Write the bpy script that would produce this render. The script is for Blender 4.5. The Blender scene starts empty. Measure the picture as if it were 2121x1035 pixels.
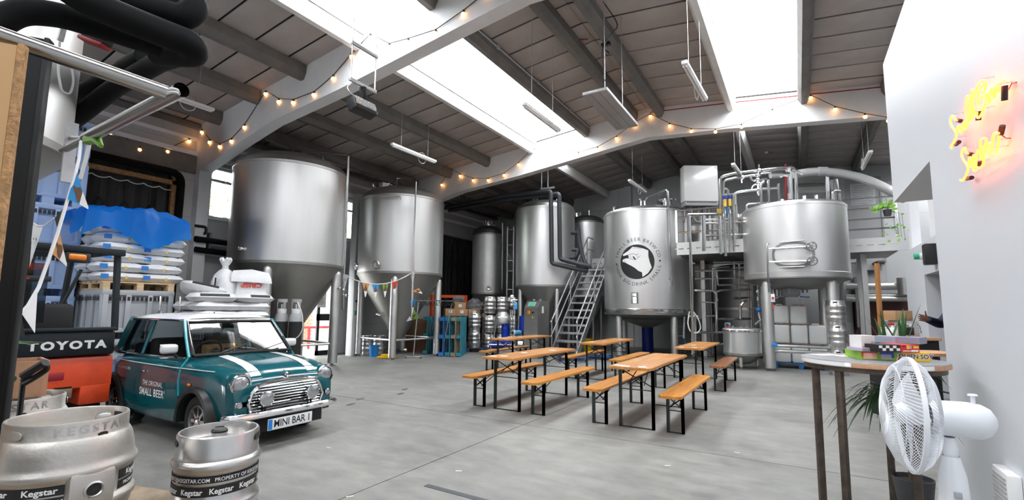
import bpy, bmesh, math, random
from mathutils import Vector, Matrix, geometry
R = math.radians
PI = math.pi
scene = bpy.context.scene
C = scene.collection

# ------------------------------------------------------------------ camera
H = 1.45
YAW, PITCH, ROLL, FPX, CXP, CYP = 0.544393, 0.106170, 0.010529, 978.24, 1060.5, 536.2
_f = Vector((-math.sin(YAW) * math.cos(PITCH), math.cos(YAW) * math.cos(PITCH), math.sin(PITCH)))
_r0 = Vector((math.cos(YAW), math.sin(YAW), 0))
_u0 = _r0.cross(_f)
_r = _r0 * math.cos(ROLL) + _u0 * math.sin(ROLL)
_u = -_r0 * math.sin(ROLL) + _u0 * math.cos(ROLL)
cam_d = bpy.data.cameras.new('camera')
cam_d.sensor_fit = 'HORIZONTAL'
cam_d.sensor_width = 36.0
cam_d.lens = FPX / 2121 * 36.0
cam_d.shift_y = (CYP - 517.5) / 2121
cam_d.clip_start = 0.05
cam_d.clip_end = 300
cam = bpy.data.objects.new('camera', cam_d)
C.objects.link(cam)
cam.matrix_world = Matrix(((_r.x, _u.x, -_f.x, 0), (_r.y, _u.y, -_f.y, 0), (_r.z, _u.z, -_f.z, H), (0, 0, 0, 1)))
scene.camera = cam

# ------------------------------------------------------------------ sky (bright overcast) and exposure
world = bpy.data.worlds.new('overcast_sky')
scene.world = world
world.use_nodes = True
_bg = world.node_tree.nodes['Background']
_bg.inputs['Color'].default_value = (0.97, 0.985, 1.0, 1)
_bg.inputs['Strength'].default_value = 9.0
world.cycles.sampling_method = 'MANUAL'
world.cycles.sample_map_resolution = 256
scene.view_settings.view_transform = 'Standard'
scene.view_settings.look = 'None'
scene.view_settings.gamma = 1.0
scene.view_settings.use_curve_mapping = False
scene.view_settings.exposure = 0.74
scene.cycles.use_denoising = True
scene.cycles.max_bounces = 9
scene.cycles.diffuse_bounces = 5
scene.cycles.glossy_bounces = 4
scene.cycles.transmission_bounces = 6
scene.cycles.transparent_max_bounces = 12
scene.cycles.sample_clamp_indirect = 12
scene.cycles.caustics_reflective = False
scene.cycles.caustics_refractive = False

# roof: gable, eaves at x = -12.6 and x = 6.0, ridge at x = -3.3
EAVE_X, RIDGE_X, EAVE_Z, SLOPE = -12.6, -3.3, 5.9, 0.107
RIDGE_Z = EAVE_Z + SLOPE * (RIDGE_X - EAVE_X)
RIGHT_X, BACK_Y, FRONT_Y = 6.0, 19.15, -8.0
def zroof(x):
    return RIDGE_Z - SLOPE * abs(x - RIDGE_X)
BAYS = [(-7.65, -0.95), (-0.95, 5.75), (5.75, 12.45), (12.45, BACK_Y)]
SKYLIGHTS = []                                  # (x0, x1, y0, y1)
for i, (ya, yb) in enumerate(BAYS):
    y1 = yb if i < 3 else 14.7
    SKYLIGHTS.append((-6.72, -5.15, ya + 0.2, y1))
    SKYLIGHTS.append((-1.12, 0.22, ya + 0.2, y1))
    if i > 1: SKYLIGHTS.append((3.5, 4.8, ya + 0.36, yb))       # added over the mezzanine side, out of sight, to light the far tanks
def portal(name, loc, sx, sy, rot):             # guides the sky's light through a real opening; gives no light itself
    d = bpy.data.lights.new(name, 'AREA')
    d.shape = 'RECTANGLE'; d.size = sx; d.size_y = sy
    d.cycles.is_portal = True
    o = bpy.data.objects.new(name, d); C.objects.link(o)
    o.location = loc; o.rotation_euler = rot
for (x0, x1, y0, y1) in SKYLIGHTS:
    xm = (x0 + x1) / 2
    portal('skylight_portal', (xm, (y0 + y1) / 2, zroof(xm) + 0.02), x1 - x0 + .1, y1 - y0, (0, math.copysign(math.atan(SLOPE), xm - RIDGE_X), 0))
portal('gate_portal', (-10.4, FRONT_Y, 1.3), 2.4, 2.6, (R(90), 0, 0))

# ------------------------------------------------------------------ helpers
def at(px, py, z=0.0):            # the place at height z that the photograph shows at this point
    d = _r * ((px - CXP) / FPX) - _u * ((py - CYP) / FPX) + _f
    t = (z - H) / d.z
    return Vector((d.x * t, d.y * t, z))
def pd(px, py, D):
    d = _r * ((px - CXP) / FPX) - _u * ((py - CYP) / FPX) + _f
    return Vector((d.x * D, d.y * D, H + d.z * D))
def aty(px, py, y):
    d = _r * ((px - CXP) / FPX) - _u * ((py - CYP) / FPX) + _f
    return d * (y / d.y) + Vector((0, 0, H))
def atx(px, py, x):
    d = _r * ((px - CXP) / FPX) - _u * ((py - CYP) / FPX) + _f
    return d * (x / d.x) + Vector((0, 0, H))

class MB:
    """collects shapes; build() links them as one mesh object"""
    def __init__(s): s.v = []; s.f = []
    def add(s, vs, fs, M=None):
        n = len(s.v)
        s.v += [tuple(M @ Vector(q)) if M else tuple(q) for q in vs]
        s.f += [tuple(i + n for i in q) for q in fs]
        return s
    def box(s, x0, x1, y0, y1, z0, z1, M=None):
        return s.add([(x0,y0,z0),(x1,y0,z0),(x1,y1,z0),(x0,y1,z0),(x0,y0,z1),(x1,y0,z1),(x1,y1,z1),(x0,y1,z1)],
                     [(0,3,2,1),(4,5,6,7),(0,1,5,4),(1,2,6,5),(2,3,7,6),(3,0,4,7)], M)
    def cbox(s, c, d, M=None):
        return s.box(c[0]-d[0]/2, c[0]+d[0]/2, c[1]-d[1]/2, c[1]+d[1]/2, c[2]-d[2]/2, c[2]+d[2]/2, M)
    def rbox(s, x0, x1, y0, y1, z0, z1, b, M=None):   # box with chamfered edges
        b = min(b, (x1-x0)*.49, (y1-y0)*.49, (z1-z0)*.49)
        bm = bmesh.new()
        vs = [bm.verts.new(q) for q in [(x0,y0,z0),(x1,y0,z0),(x1,y1,z0),(x0,y1,z0),(x0,y0,z1),(x1,y0,z1),(x1,y1,z1),(x0,y1,z1)]]
        for q in [(0,3,2,1),(4,5,6,7),(0,1,5,4),(1,2,6,5),(2,3,7,6),(3,0,4,7)]: bm.faces.new([vs[i] for i in q])
        bmesh.ops.bevel(bm, geom=bm.edges[:], offset=b, segments=2, profile=.5, affect='EDGES')
        s.addbm(bm, M); return s
    def addbm(s, bm, M=None):
        bm.verts.ensure_lookup_table(); bm.verts.index_update()
        s.add([v.co[:] for v in bm.verts], [tuple(v.index for v in f.verts) for f in bm.faces], M)
        bm.free(); return s
    def tube(s, pts, r, n=10, caps=True, M=None, sm=0):
        pts = [Vector(p) for p in pts]
        if sm: pts, r = fillet(pts, sm), r
        rs = r if isinstance(r, (list, tuple)) else [r] * len(pts)
        vs = []; fs = []; up = None
        for i, p in enumerate(pts):
            t = (pts[min(i+1, len(pts)-1)] - pts[max(i-1, 0)])
            t = t.normalized() if t.length > 1e-9 else Vector((0,0,1))
            if up is None:
                up = Vector((0,0,1)) if abs(t.z) < .9 else Vector((1,0,0))
            a = t.cross(up)
            a = a.normalized() if a.length > 1e-6 else t.orthogonal().normalized()
            b = a.cross(t).normalized(); up = b
            k = 1.0
            if 0 < i < len(pts)-1:
                c = (pts[i]-pts[i-1]).normalized().dot((pts[i+1]-pts[i]).normalized())
                k = 1.0 / max(.5, math.sqrt(max(.0, (1+c)/2)))
            for j in range(n):
                an = 2*PI*j/n
                vs.append(p + (a*math.cos(an) + b*math.sin(an)) * rs[i])
        m = len(pts)
        for i in range(m-1):
            for j in range(n):
                k = (j+1) % n
                fs.append((i*n+j, (i+1)*n+j, (i+1)*n+k, i*n+k))
        if caps:
            fs.append(tuple(range(n))); fs.append(tuple((m-1)*n+j for j in range(n-1, -1, -1)))
        return s.add(vs, fs, M)
    def cyl(s, p0, p1, r, n=16, r1=None, M=None):
        return s.tube([p0, p1], [r, r if r1 is None else r1], n, True, M)
    def lathe(s, prof, n=32, c=(0,0,0), M=None, a0=0.0, a1=2*PI):
        full = abs(a1-a0-2*PI) < 1e-6
        k = n if full else n+1
        vs = []; fs = []
        for (r, z) in prof:
            for j in range(k):
                a = a0+(a1-a0)*j/n
                vs.append((c[0]+r*math.cos(a), c[1]+r*math.sin(a), c[2]+z))
        for i in range(len(prof)-1):
            for j in range(n):
                q = (j+1) % k
                fs.append((i*k+j, i*k+q, (i+1)*k+q, (i+1)*k+j))
        return s.add(vs, fs, M)
    def prism(s, poly, z0, z1, M=None):
        n = len(poly)
        vs = [(p[0],p[1],z0) for p in poly] + [(p[0],p[1],z1) for p in poly]
        fs = [tuple(range(n-1,-1,-1)), tuple(range(n, 2*n))] + [(i,(i+1)%n,n+(i+1)%n,n+i) for i in range(n)]
        return s.add(vs, fs, M)
    def sphere(s, c, r, n=12, m=8, sc=(1,1,1), M=None):
        prof = [(max(1e-4, r*math.sin(PI*i/m)), -r*math.cos(PI*i/m)) for i in range(m+1)]
        t = MB().lathe(prof, n)
        return s.add([(c[0]+v[0]*sc[0], c[1]+v[1]*sc[1], c[2]+v[2]*sc[2]) for v in t.v], t.f, M)
    def grid(s, P, closed_u=False):                 # P[i][j] points
        n = len(P[0]); vs = [p for row in P for p in row]; fs = []
        for i in range(len(P)-1):
            for j in range(n if closed_u else n-1):
                k = (j+1) % n
                fs.append((i*n+j, i*n+k, (i+1)*n+k, (i+1)*n+j))
        return s.add(vs, fs)
    def mesh(s, name, mat, smooth=35):
        me = bpy.data.meshes.new(name)
        me.from_pydata(s.v, [], s.f); me.update()
        if mat: me.materials.append(mat if not isinstance(mat, str) else MT[mat])
        if smooth:
            me.shade_smooth(); me.set_sharp_from_angle(angle=R(smooth))
        return me
    def build(s, name, mat, parent=None, smooth=35, loc=None, label=None):
        o = bpy.data.objects.new(name, s.mesh(name, mat, smooth))
        C.objects.link(o)
        if parent: o.parent = parent
        if loc: o.location = loc
        if label: o['label'] = label
        return o

def fillet(pts, rad, seg=5):
    out = [pts[0]]
    for i in range(1, len(pts)-1):
        a, b, c = pts[i-1], pts[i], pts[i+1]
        d0 = (a-b); d1 = (c-b)
        k = min(rad, d0.length*.45, d1.length*.45)
        p0 = b + d0.normalized()*k; p1 = b + d1.normalized()*k
        for j in range(seg+1):
            t = j/seg
            out.append(p0*(1-t)**2 + b*2*t*(1-t) + p1*t*t)
    out.append(pts[-1]); return out

def link_mesh(name, me, parent=None, loc=(0,0,0), rz=0):
    o = bpy.data.objects.new(name, me); C.objects.link(o)
    o.parent = parent; o.location = loc; o.rotation_euler = (0,0,rz)
    return o
def tag(o, label, cat, group=None):
    o['label'] = label; o['category'] = cat
    if group: o['group'] = group
    return o
def thing(name, label, cat, loc=(0,0,0), rz=0.0, group=None):
    o = bpy.data.objects.new(name, None); C.objects.link(o)
    o.empty_display_size = .1
    o.location = loc; o.rotation_euler = (0,0,rz)
    return tag(o, label, cat, group)
def struct(o):
    o['kind'] = 'structure'; return o
def dup(root, loc, rz=None, label=None, group=None):
    r = root.copy(); C.objects.link(r); r.location = loc
    if rz is not None: r.rotation_euler = (0,0,rz)
    if label: r['label'] = label
    if group: r['group'] = group
    for ch in list(root.children):
        c = ch.copy(); C.objects.link(c); c.parent = r
        for g in ch.children:
            d = g.copy(); C.objects.link(d); d.parent = c
    return r
_fonts = {}
def text_mb(s, size, bold=0.0, align='CENTER', sx=1.0, space=1.0, shear=0.0):
    """flat lettering in the XY plane, baseline-centred"""
    cu = bpy.data.curves.new('lettering', 'FONT')
    cu.body = s; cu.size = size; cu.align_x = align; cu.align_y = 'CENTER'
    cu.offset = bold; cu.resolution_u = 3; cu.space_character = space; cu.shear = shear
    o = bpy.data.objects.new('lettering', cu)
    me = bpy.data.meshes.new_from_object(o)
    m = MB(); m.v = [(v.co.x*sx, v.co.y, 0) for v in me.vertices]; m.f = [tuple(p.vertices) for p in me.polygons]
    bpy.data.objects.remove(o); bpy.data.curves.remove(cu); bpy.data.meshes.remove(me)
    return m
def basis(o, x, y, z=None):
    x = Vector(x).normalized(); y = Vector(y).normalized(); z = Vector(z) if z else x.cross(y)
    return Matrix(((x.x,y.x,z.x,o[0]),(x.y,y.y,z.y,o[1]),(x.z,y.z,z.z,o[2]),(0,0,0,1)))
def xf(m, M):
    m.v = [tuple(M @ Vector(v)) for v in m.v]; return m
def wrap(m, c, r, az, z0, step=.06, rfun=None):
    """bend a flat drawing (x right, y up, as seen from outside) round an upright cylinder"""
    bm = bmesh.new()
    vs = [bm.verts.new(v) for v in m.v]
    for f in m.f:
        try: bm.faces.new([vs[i] for i in f])
        except ValueError: pass
    xs = [v[0] for v in m.v]
    x = math.floor(min(xs)/step)*step
    while x < max(xs):
        bmesh.ops.bisect_plane(bm, geom=bm.verts[:]+bm.edges[:]+bm.faces[:], plane_co=(x,0,0), plane_no=(1,0,0))
        x += step
    for v in bm.verts:
        rr = (rfun(v.co.y) if rfun else r) + v.co.z
        a = az + v.co.x/r
        v.co = Vector((c[0]+rr*math.cos(a), c[1]+rr*math.sin(a), z0+v.co.y))
    return MB().addbm(bm)
def poly_fill(pts, z=0.0):
    tr = geometry.tessellate_polygon([[Vector((p[0],p[1],0)) for p in pts]])
    m = MB(); m.v = [(p[0],p[1],z) for p in pts]
    for t in tr:
        a, b, c = [Vector(m.v[i]) for i in t]
        m.f.append(tuple(t) if (b-a).cross(c-a).z > 0 else (t[0], t[2], t[1]))
    return m
def cut(o, cutter):
    """subtract a mesh (MB) from object o for good"""
    co = cutter.build('cutter', None, None, 0)
    md = o.modifiers.new('b', 'BOOLEAN'); md.operation = 'DIFFERENCE'; md.object = co; md.solver = 'EXACT'
    dg = bpy.context.evaluated_depsgraph_get(); dg.update()
    me = bpy.data.meshes.new_from_object(o.evaluated_get(dg))
    o.modifiers.clear(); o.data = me
    bpy.data.objects.remove(co)
    me.shade_smooth(); me.set_sharp_from_angle(angle=R(35))
def catenary(a, b, sag, n=10):
    a = Vector(a); b = Vector(b)
    return [a.lerp(b, i/n) - Vector((0,0,sag*4*(i/n)*(1-i/n))) for i in range(n+1)]

# ------------------------------------------------------------------ materials
MT = {}
def mat(name, col, rough=.5, metal=0.0, noise=0.0, scale=6.0, bump=0.0, bscale=60.0, stretch=(1,1,1), rvar=0.0,
        emit=None, es=0.0, alpha=None, trans=0.0, spec=None, col2=None, coat=0.0, ior=None, detail=4, flat=False, sheen=0.0):
    m = bpy.data.materials.new(name); m.use_nodes = True
    nt = m.node_tree; N = nt.nodes; Lk = nt.links
    b = N['Principled BSDF']
    c = (*col, 1)
    b.inputs['Base Color'].default_value = c
    b.inputs['Roughness'].default_value = rough
    b.inputs['Metallic'].default_value = metal
    if spec is not None: b.inputs['Specular IOR Level'].default_value = spec
    if ior: b.inputs['IOR'].default_value = ior
    if trans: b.inputs['Transmission Weight'].default_value = trans
    if coat: b.inputs['Coat Weight'].default_value = coat; b.inputs['Coat Roughness'].default_value = .05
    if alpha is not None: b.inputs['Alpha'].default_value = alpha
    if emit: b.inputs['Emission Color'].default_value = (*emit, 1); b.inputs['Emission Strength'].default_value = es
    if noise or bump or rvar or col2:
        tc = N.new('ShaderNodeTexCoord'); mp = N.new('ShaderNodeMapping')
        mp.inputs['Scale'].default_value = stretch
        Lk.new(tc.outputs['Object'], mp.inputs['Vector'])
        nz = N.new('ShaderNodeTexNoise'); nz.inputs['Scale'].default_value = scale
        nz.inputs['Detail'].default_value = detail; nz.inputs['Roughness'].default_value = .62
        Lk.new(mp.outputs['Vector'], nz.inputs['Vector'])
        if noise or col2:
            cr = N.new('ShaderNodeValToRGB')
            cr.color_ramp.elements[0].position = .3; cr.color_ramp.elements[1].position = .7
            lo = col2 if col2 else tuple(max(0, x*(1-noise)) for x in col)
            hi = col if col2 else tuple(min(1, x*(1+noise)) for x in col)
            cr.color_ramp.elements[0].color = (*lo, 1); cr.color_ramp.elements[1].color = (*hi, 1)
            Lk.new(nz.outputs['Fac'], cr.inputs['Fac']); Lk.new(cr.outputs['Color'], b.inputs['Base Color'])
        if rvar:
            mr = N.new('ShaderNodeMapRange')
            mr.inputs['To Min'].default_value = max(.02, rough-rvar); mr.inputs['To Max'].default_value = min(1, rough+rvar)
            Lk.new(nz.outputs['Fac'], mr.inputs['Value']); Lk.new(mr.outputs['Result'], b.inputs['Roughness'])
        if bump:
            n2 = N.new('ShaderNodeTexNoise'); n2.inputs['Scale'].default_value = bscale; n2.inputs['Detail'].default_value = 5
            Lk.new(mp.outputs['Vector'], n2.inputs['Vector'])
            bp = N.new('ShaderNodeBump'); bp.inputs['Strength'].default_value = bump; bp.inputs['Distance'].default_value = .02
            Lk.new(n2.outputs['Fac'], bp.inputs['Height']); Lk.new(bp.outputs['Normal'], b.inputs['Normal'])
    MT[name] = m
    return m
mat('white_paint', (.80,.81,.83), .55, noise=.03, scale=1.2, bump=.08, bscale=40)
mat('neon_wall_paint', (.66,.685,.725), .42, noise=.015, scale=.8)
mat('beam_paint', (.78,.79,.80), .6, noise=.06, scale=1.5, bump=.15, bscale=18)
mat('roof_board', (.41,.375,.355), .85, noise=.12, scale=1.1, bump=.1, bscale=25)
mat('roof_gap', (.02,.019,.019), .9)
mat('purlin_concrete', (.17,.163,.152), .85, noise=.15, scale=3, bump=.2, bscale=30)
mat('lit_purlin_kerb_white', (.74,.74,.72), .7, noise=.08, scale=3)  # white kerbs, and purlins with the rooflight's glare put into their paint
mat('steel', (.74,.74,.735), .40, 1.0, noise=.05, scale=2.5, rvar=.07, stretch=(1,1,.12), bump=.02, bscale=30)
mat('steel_satin', (.58,.58,.57), .45, 1.0, noise=.08, scale=2.0, rvar=.06, bump=.03, bscale=25)
mat('steel_cone_shaded', (.34,.335,.32), .45, 1.0, noise=.08, scale=2.0, rvar=.06)  # shell steel again, with the dark floor reflection put into its colour
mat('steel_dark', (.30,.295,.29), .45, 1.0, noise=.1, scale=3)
mat('steel_pipe', (.68,.68,.68), .20, 1.0, rvar=.05, scale=8)
mat('galvanised', (.55,.56,.57), .45, .9, noise=.12, scale=12, rvar=.08)
mat('chrome', (.85,.85,.86), .08, 1.0)
mat('keg_steel', (.62,.61,.60), .32, 1.0, noise=.1, scale=5, rvar=.1, bump=.04, bscale=35)
mat('keg_matt', (.58,.55,.51), .45, 1.0, noise=.1, scale=4, rvar=.08, bump=.06, bscale=45)
mat('insulation', (.035,.042,.048), .55, noise=.15, scale=9)
mat('black_pipe', (.0045,.005,.0055), .7, noise=.2, scale=6, spec=.15)
mat('black_metal', (.009,.010,.011), .55, spec=.3)
mat('dark_green_metal', (.010,.022,.019), .35)
mat('black_plastic', (.014,.014,.015), .45)
mat('rubber', (.012,.012,.012), .75)
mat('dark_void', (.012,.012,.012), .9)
mat('dark_shutter', (.022,.022,.023), .6, noise=.3, scale=3)
mat('maroon', (.05,.012,.014), .6, noise=.2, scale=4)
mat('grey_door', (.42,.42,.43), .6, noise=.04, scale=2)
mat('grey_paint', (.36,.37,.38), .6, noise=.06, scale=2)
mat('grey_plastic', (.40,.42,.45), .5, noise=.05, scale=3)
mat('blue_lit_box', (.36,.50,.78), .45, noise=.05, scale=3)  # pale boxes, the blue light on them put into the colour
mat('white_bag', (.74,.75,.77), .38, noise=.06, scale=5, bump=.5, bscale=9)
mat('bag_blue', (.03,.20,.62), .4)
mat('bag_black', (.02,.02,.022), .5)
mat('bag_red', (.6,.05,.03), .5)
mat('bag_yellow', (.75,.52,.1), .5)
mat('pale_wood', (.60,.44,.26), .7, noise=.22, scale=3, stretch=(.6,6,6))
mat('osb_edge', (.36,.20,.085), .8, noise=.4, scale=30, bump=.6, bscale=60)
mat('plywood', (.55,.33,.15), .6, noise=.12, scale=2, stretch=(1,1,.2))
mat('crate_wood', (.60,.33,.19), .6, noise=.12, scale=4, stretch=(8,8,1))
mat('white_foil', (.86,.86,.87), .4)
mat('glow_bulb', (1,.75,.4), .3, emit=(1.0,.42,.10), es=6)
mat('orange_paint', (.72,.065,.012), .4, noise=.12, scale=6, rvar=.1, bump=.06, bscale=40)
mat('panel_dark', (.014,.019,.024), .65, noise=.15, scale=5, spec=.25)
mat('amber', (.85,.22,.01), .2, spec=.6)
mat('teal_paint', (.003,.098,.125), .16, noise=.04, scale=2, coat=.8)
mat('teal_light', (.02,.36,.45), .2, coat=.6)
mat('white_gloss', (.82,.82,.82), .2, coat=.5)
mat('number_plate', (.82,.83,.84), .35)
mat('plate_blue', (.02,.22,.7), .35)
mat('ink_black', (.012,.012,.012), .5)
mat('ink_white', (.85,.85,.85), .5)
mat('ink_grey', (.05,.05,.055), .5)
mat('lens_glass', (.50,.53,.55), .16, metal=.75, spec=.8, bump=.3, bscale=25)
mat('arm_steel', (.40,.385,.37), .24, 1.0, rvar=.06, scale=6)
mat('seat_dark', (.02,.02,.022), .7)
mat('seat_tan', (.30,.22,.14), .7)
mat('blue_plastic', (.01,.22,.62), .4)
mat('blue_motor', (.004,.035,.36), .35)
mat('flow_blue', (.08,.38,.72), .35)
mat('blue_hose', (.03,.08,.20), .45)
mat('yellow_plastic', (.80,.50,.01), .45)
mat('teal_pallet', (.02,.20,.26), .65, noise=.25, scale=5)
mat('blue_pallet', (.02,.15,.42), .6, noise=.2, scale=5)
mat('navy_pallet', (.015,.05,.13), .6, noise=.2, scale=5)
mat('old_wood', (.26,.20,.14), .8, noise=.25, scale=4, stretch=(4,4,.5))
mat('cardboard', (.42,.25,.13), .8, noise=.08, scale=4)
mat('cardboard_dark', (.16,.085,.045), .85, noise=.15, scale=4)
mat('jerrycan', (.78,.79,.78), .5, noise=.03, scale=3)
mat('bamboo', (.42,.18,.05), .5, noise=.2, scale=10, stretch=(1,1,.2))
mat('leaf', (.025,.085,.02), .45, noise=.35, scale=8)
mat('leaf_light', (.16,.36,.03), .4, noise=.25, scale=10)
mat('soil', (.03,.02,.015), .95)
mat('pot_grey', (.06,.063,.07), .5)
mat('rust_steel', (.15,.115,.09), .5, .7, noise=.3, scale=14, rvar=.12, col2=(.07,.055,.048))
mat('fan_white', (.78,.80,.84), .35)
mat('skin', (.30,.15,.09), .5, noise=.08, scale=12)
mat('navy_cloth', (.012,.018,.045), .85, noise=.25, scale=20)
mat('hair', (.015,.01,.008), .6)
mat('neon_tube', (1,.4,.05), .3, emit=(1.0,.115,.012), es=8.5)
mat('red_light', (.5,.01,.01), .4)
mat('orange_rack', (.72,.09,.015), .45)
mat('green_sign', (.05,.45,.25), .4)
mat('laminate', (.22,.225,.24), .4)
mat('paper', (.78,.77,.75), .7)
mat('tree_leaf', (.50,.55,.36), .8, noise=.5, scale=3)
mat('bark', (.12,.09,.06), .9)
mat('outside_ground', (.32,.31,.30), .9, noise=.1, scale=2)
mat('cable_white', (.7,.7,.7), .5)
mat('red_pipe', (.35,.02,.03), .5)
mat('tape', (.06,.065,.075), .5)
mat('heater_grey', (.35,.36,.38), .45, .3, noise=.03)

def glass_mat(name, col, transp, rough=.02):
    """thin pane: mostly lets light through, the rest mirrors"""
    m = bpy.data.materials.new(name); m.use_nodes = True
    nt = m.node_tree; nt.nodes.clear()
    out = nt.nodes.new('ShaderNodeOutputMaterial'); mix = nt.nodes.new('ShaderNodeMixShader')
    t = nt.nodes.new('ShaderNodeBsdfTransparent'); g = nt.nodes.new('ShaderNodeBsdfGlossy')
    lw = nt.nodes.new('ShaderNodeFresnel'); lw.inputs['IOR'].default_value = 1.33
    t.inputs['Color'].default_value = (*col, 1); g.inputs['Roughness'].default_value = rough
    ma = nt.nodes.new('ShaderNodeMath'); ma.operation = 'MULTIPLY_ADD'
    ma.inputs[1].default_value = 1.0; ma.inputs[2].default_value = 1 - transp
    nt.links.new(lw.outputs[0], ma.inputs[0]); nt.links.new(ma.outputs[0], mix.inputs[0])
    nt.links.new(t.outputs[0], mix.inputs[1]); nt.links.new(g.outputs[0], mix.inputs[2])
    nt.links.new(mix.outputs[0], out.inputs[0]); MT[name] = m
glass_mat('clear_glass', (.92,.95,.95), 1.0)
glass_mat('car_glass', (.55,.62,.62), 1.0)
glass_mat('dark_glass', (.30,.36,.38), 1.0)
def film_mat(name, col, tw, transp, rough=.35):
    """thin film / corrugated rooflight sheet: part clear, part milky"""
    m = bpy.data.materials.new(name); m.use_nodes = True
    nt = m.node_tree; nt.nodes.clear()
    out = nt.nodes.new('ShaderNodeOutputMaterial'); mix = nt.nodes.new('ShaderNodeMixShader'); mix2 = nt.nodes.new('ShaderNodeMixShader')
    t = nt.nodes.new('ShaderNodeBsdfTransparent'); tl = nt.nodes.new('ShaderNodeBsdfTranslucent'); p = nt.nodes.new('ShaderNodeBsdfPrincipled')
    t.inputs['Color'].default_value = (*tw, 1); tl.inputs['Color'].default_value = (*col, 1)
    p.inputs['Base Color'].default_value = (*col, 1); p.inputs['Roughness'].default_value = rough
    mix2.inputs[0].default_value = .5; mix.inputs[0].default_value = 1 - transp
    nt.links.new(tl.outputs[0], mix2.inputs[1]); nt.links.new(p.outputs[0], mix2.inputs[2])
    nt.links.new(t.outputs[0], mix.inputs[1]); nt.links.new(mix2.outputs[0], mix.inputs[2])
    nt.links.new(mix.outputs[0], out.inputs[0]); MT[name] = m
film_mat('rooflight_sheet', (.85,.87,.88), (.98,.99,1.0), .72)
film_mat('blue_film', (.012,.27,.85), (.2,.55,.95), .16, .25)
film_mat('clear_film', (.6,.62,.64), (.9,.92,.93), .55, .2)

def floor_mat():
    m = mat('concrete_floor', (.27,.268,.258), .5)
    nt = m.node_tree; N = nt.nodes; Lk = nt.links; b = N['Principled BSDF']
    tc = N.new('ShaderNodeTexCoord')
    def nz(scale, det, st=(1,1,1)):
        mp = N.new('ShaderNodeMapping'); mp.inputs['Scale'].default_value = st
        n = N.new('ShaderNodeTexNoise'); n.inputs['Scale'].default_value = scale; n.inputs['Detail'].default_value = det
        n.inputs['Roughness'].default_value = .65
        Lk.new(tc.outputs['Object'], mp.inputs['Vector']); Lk.new(mp.outputs['Vector'], n.inputs['Vector']); return n
    n1 = nz(.55, 6); n2 = nz(2.6, 8, (1,2.2,1)); n3 = nz(45, 3)
    cr = N.new('ShaderNodeValToRGB'); e = cr.color_ramp.elements
    e[0].position = .36; e[0].color = (.135,.135,.13,1); e[1].position = .62; e[1].color = (.295,.29,.268,1)
    mx = N.new('ShaderNodeMath'); mx.operation = 'MULTIPLY_ADD'; mx.inputs[1].default_value = .55
    ad = N.new('ShaderNodeMath'); ad.operation = 'MULTIPLY'; ad.inputs[1].default_value = .45
    Lk.new(n2.outputs['Fac'], ad.inputs[0]); Lk.new(n1.outputs['Fac'], mx.inputs[0]); Lk.new(ad.outputs[0], mx.inputs[2])
    Lk.new(mx.outputs[0], cr.inputs['Fac']); Lk.new(cr.outputs['Color'], b.inputs['Base Color'])
    mr = N.new('ShaderNodeMapRange'); mr.inputs['To Min'].default_value = .38; mr.inputs['To Max'].default_value = .68
    Lk.new(n2.outputs['Fac'], mr.inputs['Value']); Lk.new(mr.outputs['Result'], b.inputs['Roughness'])
    bp = N.new('ShaderNodeBump'); bp.inputs['Strength'].default_value = .08; bp.inputs['Distance'].default_value = .01
    Lk.new(n3.outputs['Fac'], bp.inputs['Height']); Lk.new(bp.outputs['Normal'], b.inputs['Normal'])
floor_mat()
def block_mat(name, col, bw, bh, mortar, bumpd=.004):
    m = mat(name, col, .7)
    nt = m.node_tree; N = nt.nodes; Lk = nt.links; b = N['Principled BSDF']
    tc = N.new('ShaderNodeTexCoord'); sp = N.new('ShaderNodeSeparateXYZ'); cb = N.new('ShaderNodeCombineXYZ'); ad = N.new('ShaderNodeMath')
    Lk.new(tc.outputs['Object'], sp.inputs[0]); Lk.new(sp.outputs['X'], ad.inputs[0]); Lk.new(sp.outputs['Y'], ad.inputs[1])
    Lk.new(ad.outputs[0], cb.inputs['X']); Lk.new(sp.outputs['Z'], cb.inputs['Y'])
    br = N.new('ShaderNodeTexBrick'); br.inputs['Scale'].default_value = 1; br.inputs['Brick Width'].default_value = bw; br.inputs['Row Height'].default_value = bh
    br.inputs['Mortar Size'].default_value = .008; br.inputs['Color1'].default_value = (*col,1)
    br.inputs['Color2'].default_value = (*[x*.94 for x in col],1); br.inputs['Mortar'].default_value = (*mortar,1)
    Lk.new(cb.outputs[0], br.inputs['Vector'])
    Lk.new(br.outputs['Color'], b.inputs['Base Color'])
    bp = N.new('ShaderNodeBump'); bp.inputs['Strength'].default_value = .5; bp.inputs['Distance'].default_value = bumpd; bp.invert = True
    Lk.new(br.outputs['Fac'], bp.inputs['Height']); Lk.new(bp.outputs['Normal'], b.inputs['Normal'])
block_mat('grey_blocks', (.58,.59,.60), 1.6, 1.15, (.42,.43,.44))
block_mat('wall_panels', (.50,.51,.52), 2.2, .9, (.37,.38,.39))
mat('hidden_wall_dark', (.10,.10,.105), .8, noise=.2, scale=2)  # hidden walls coloured dark to cut the fill light
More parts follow.
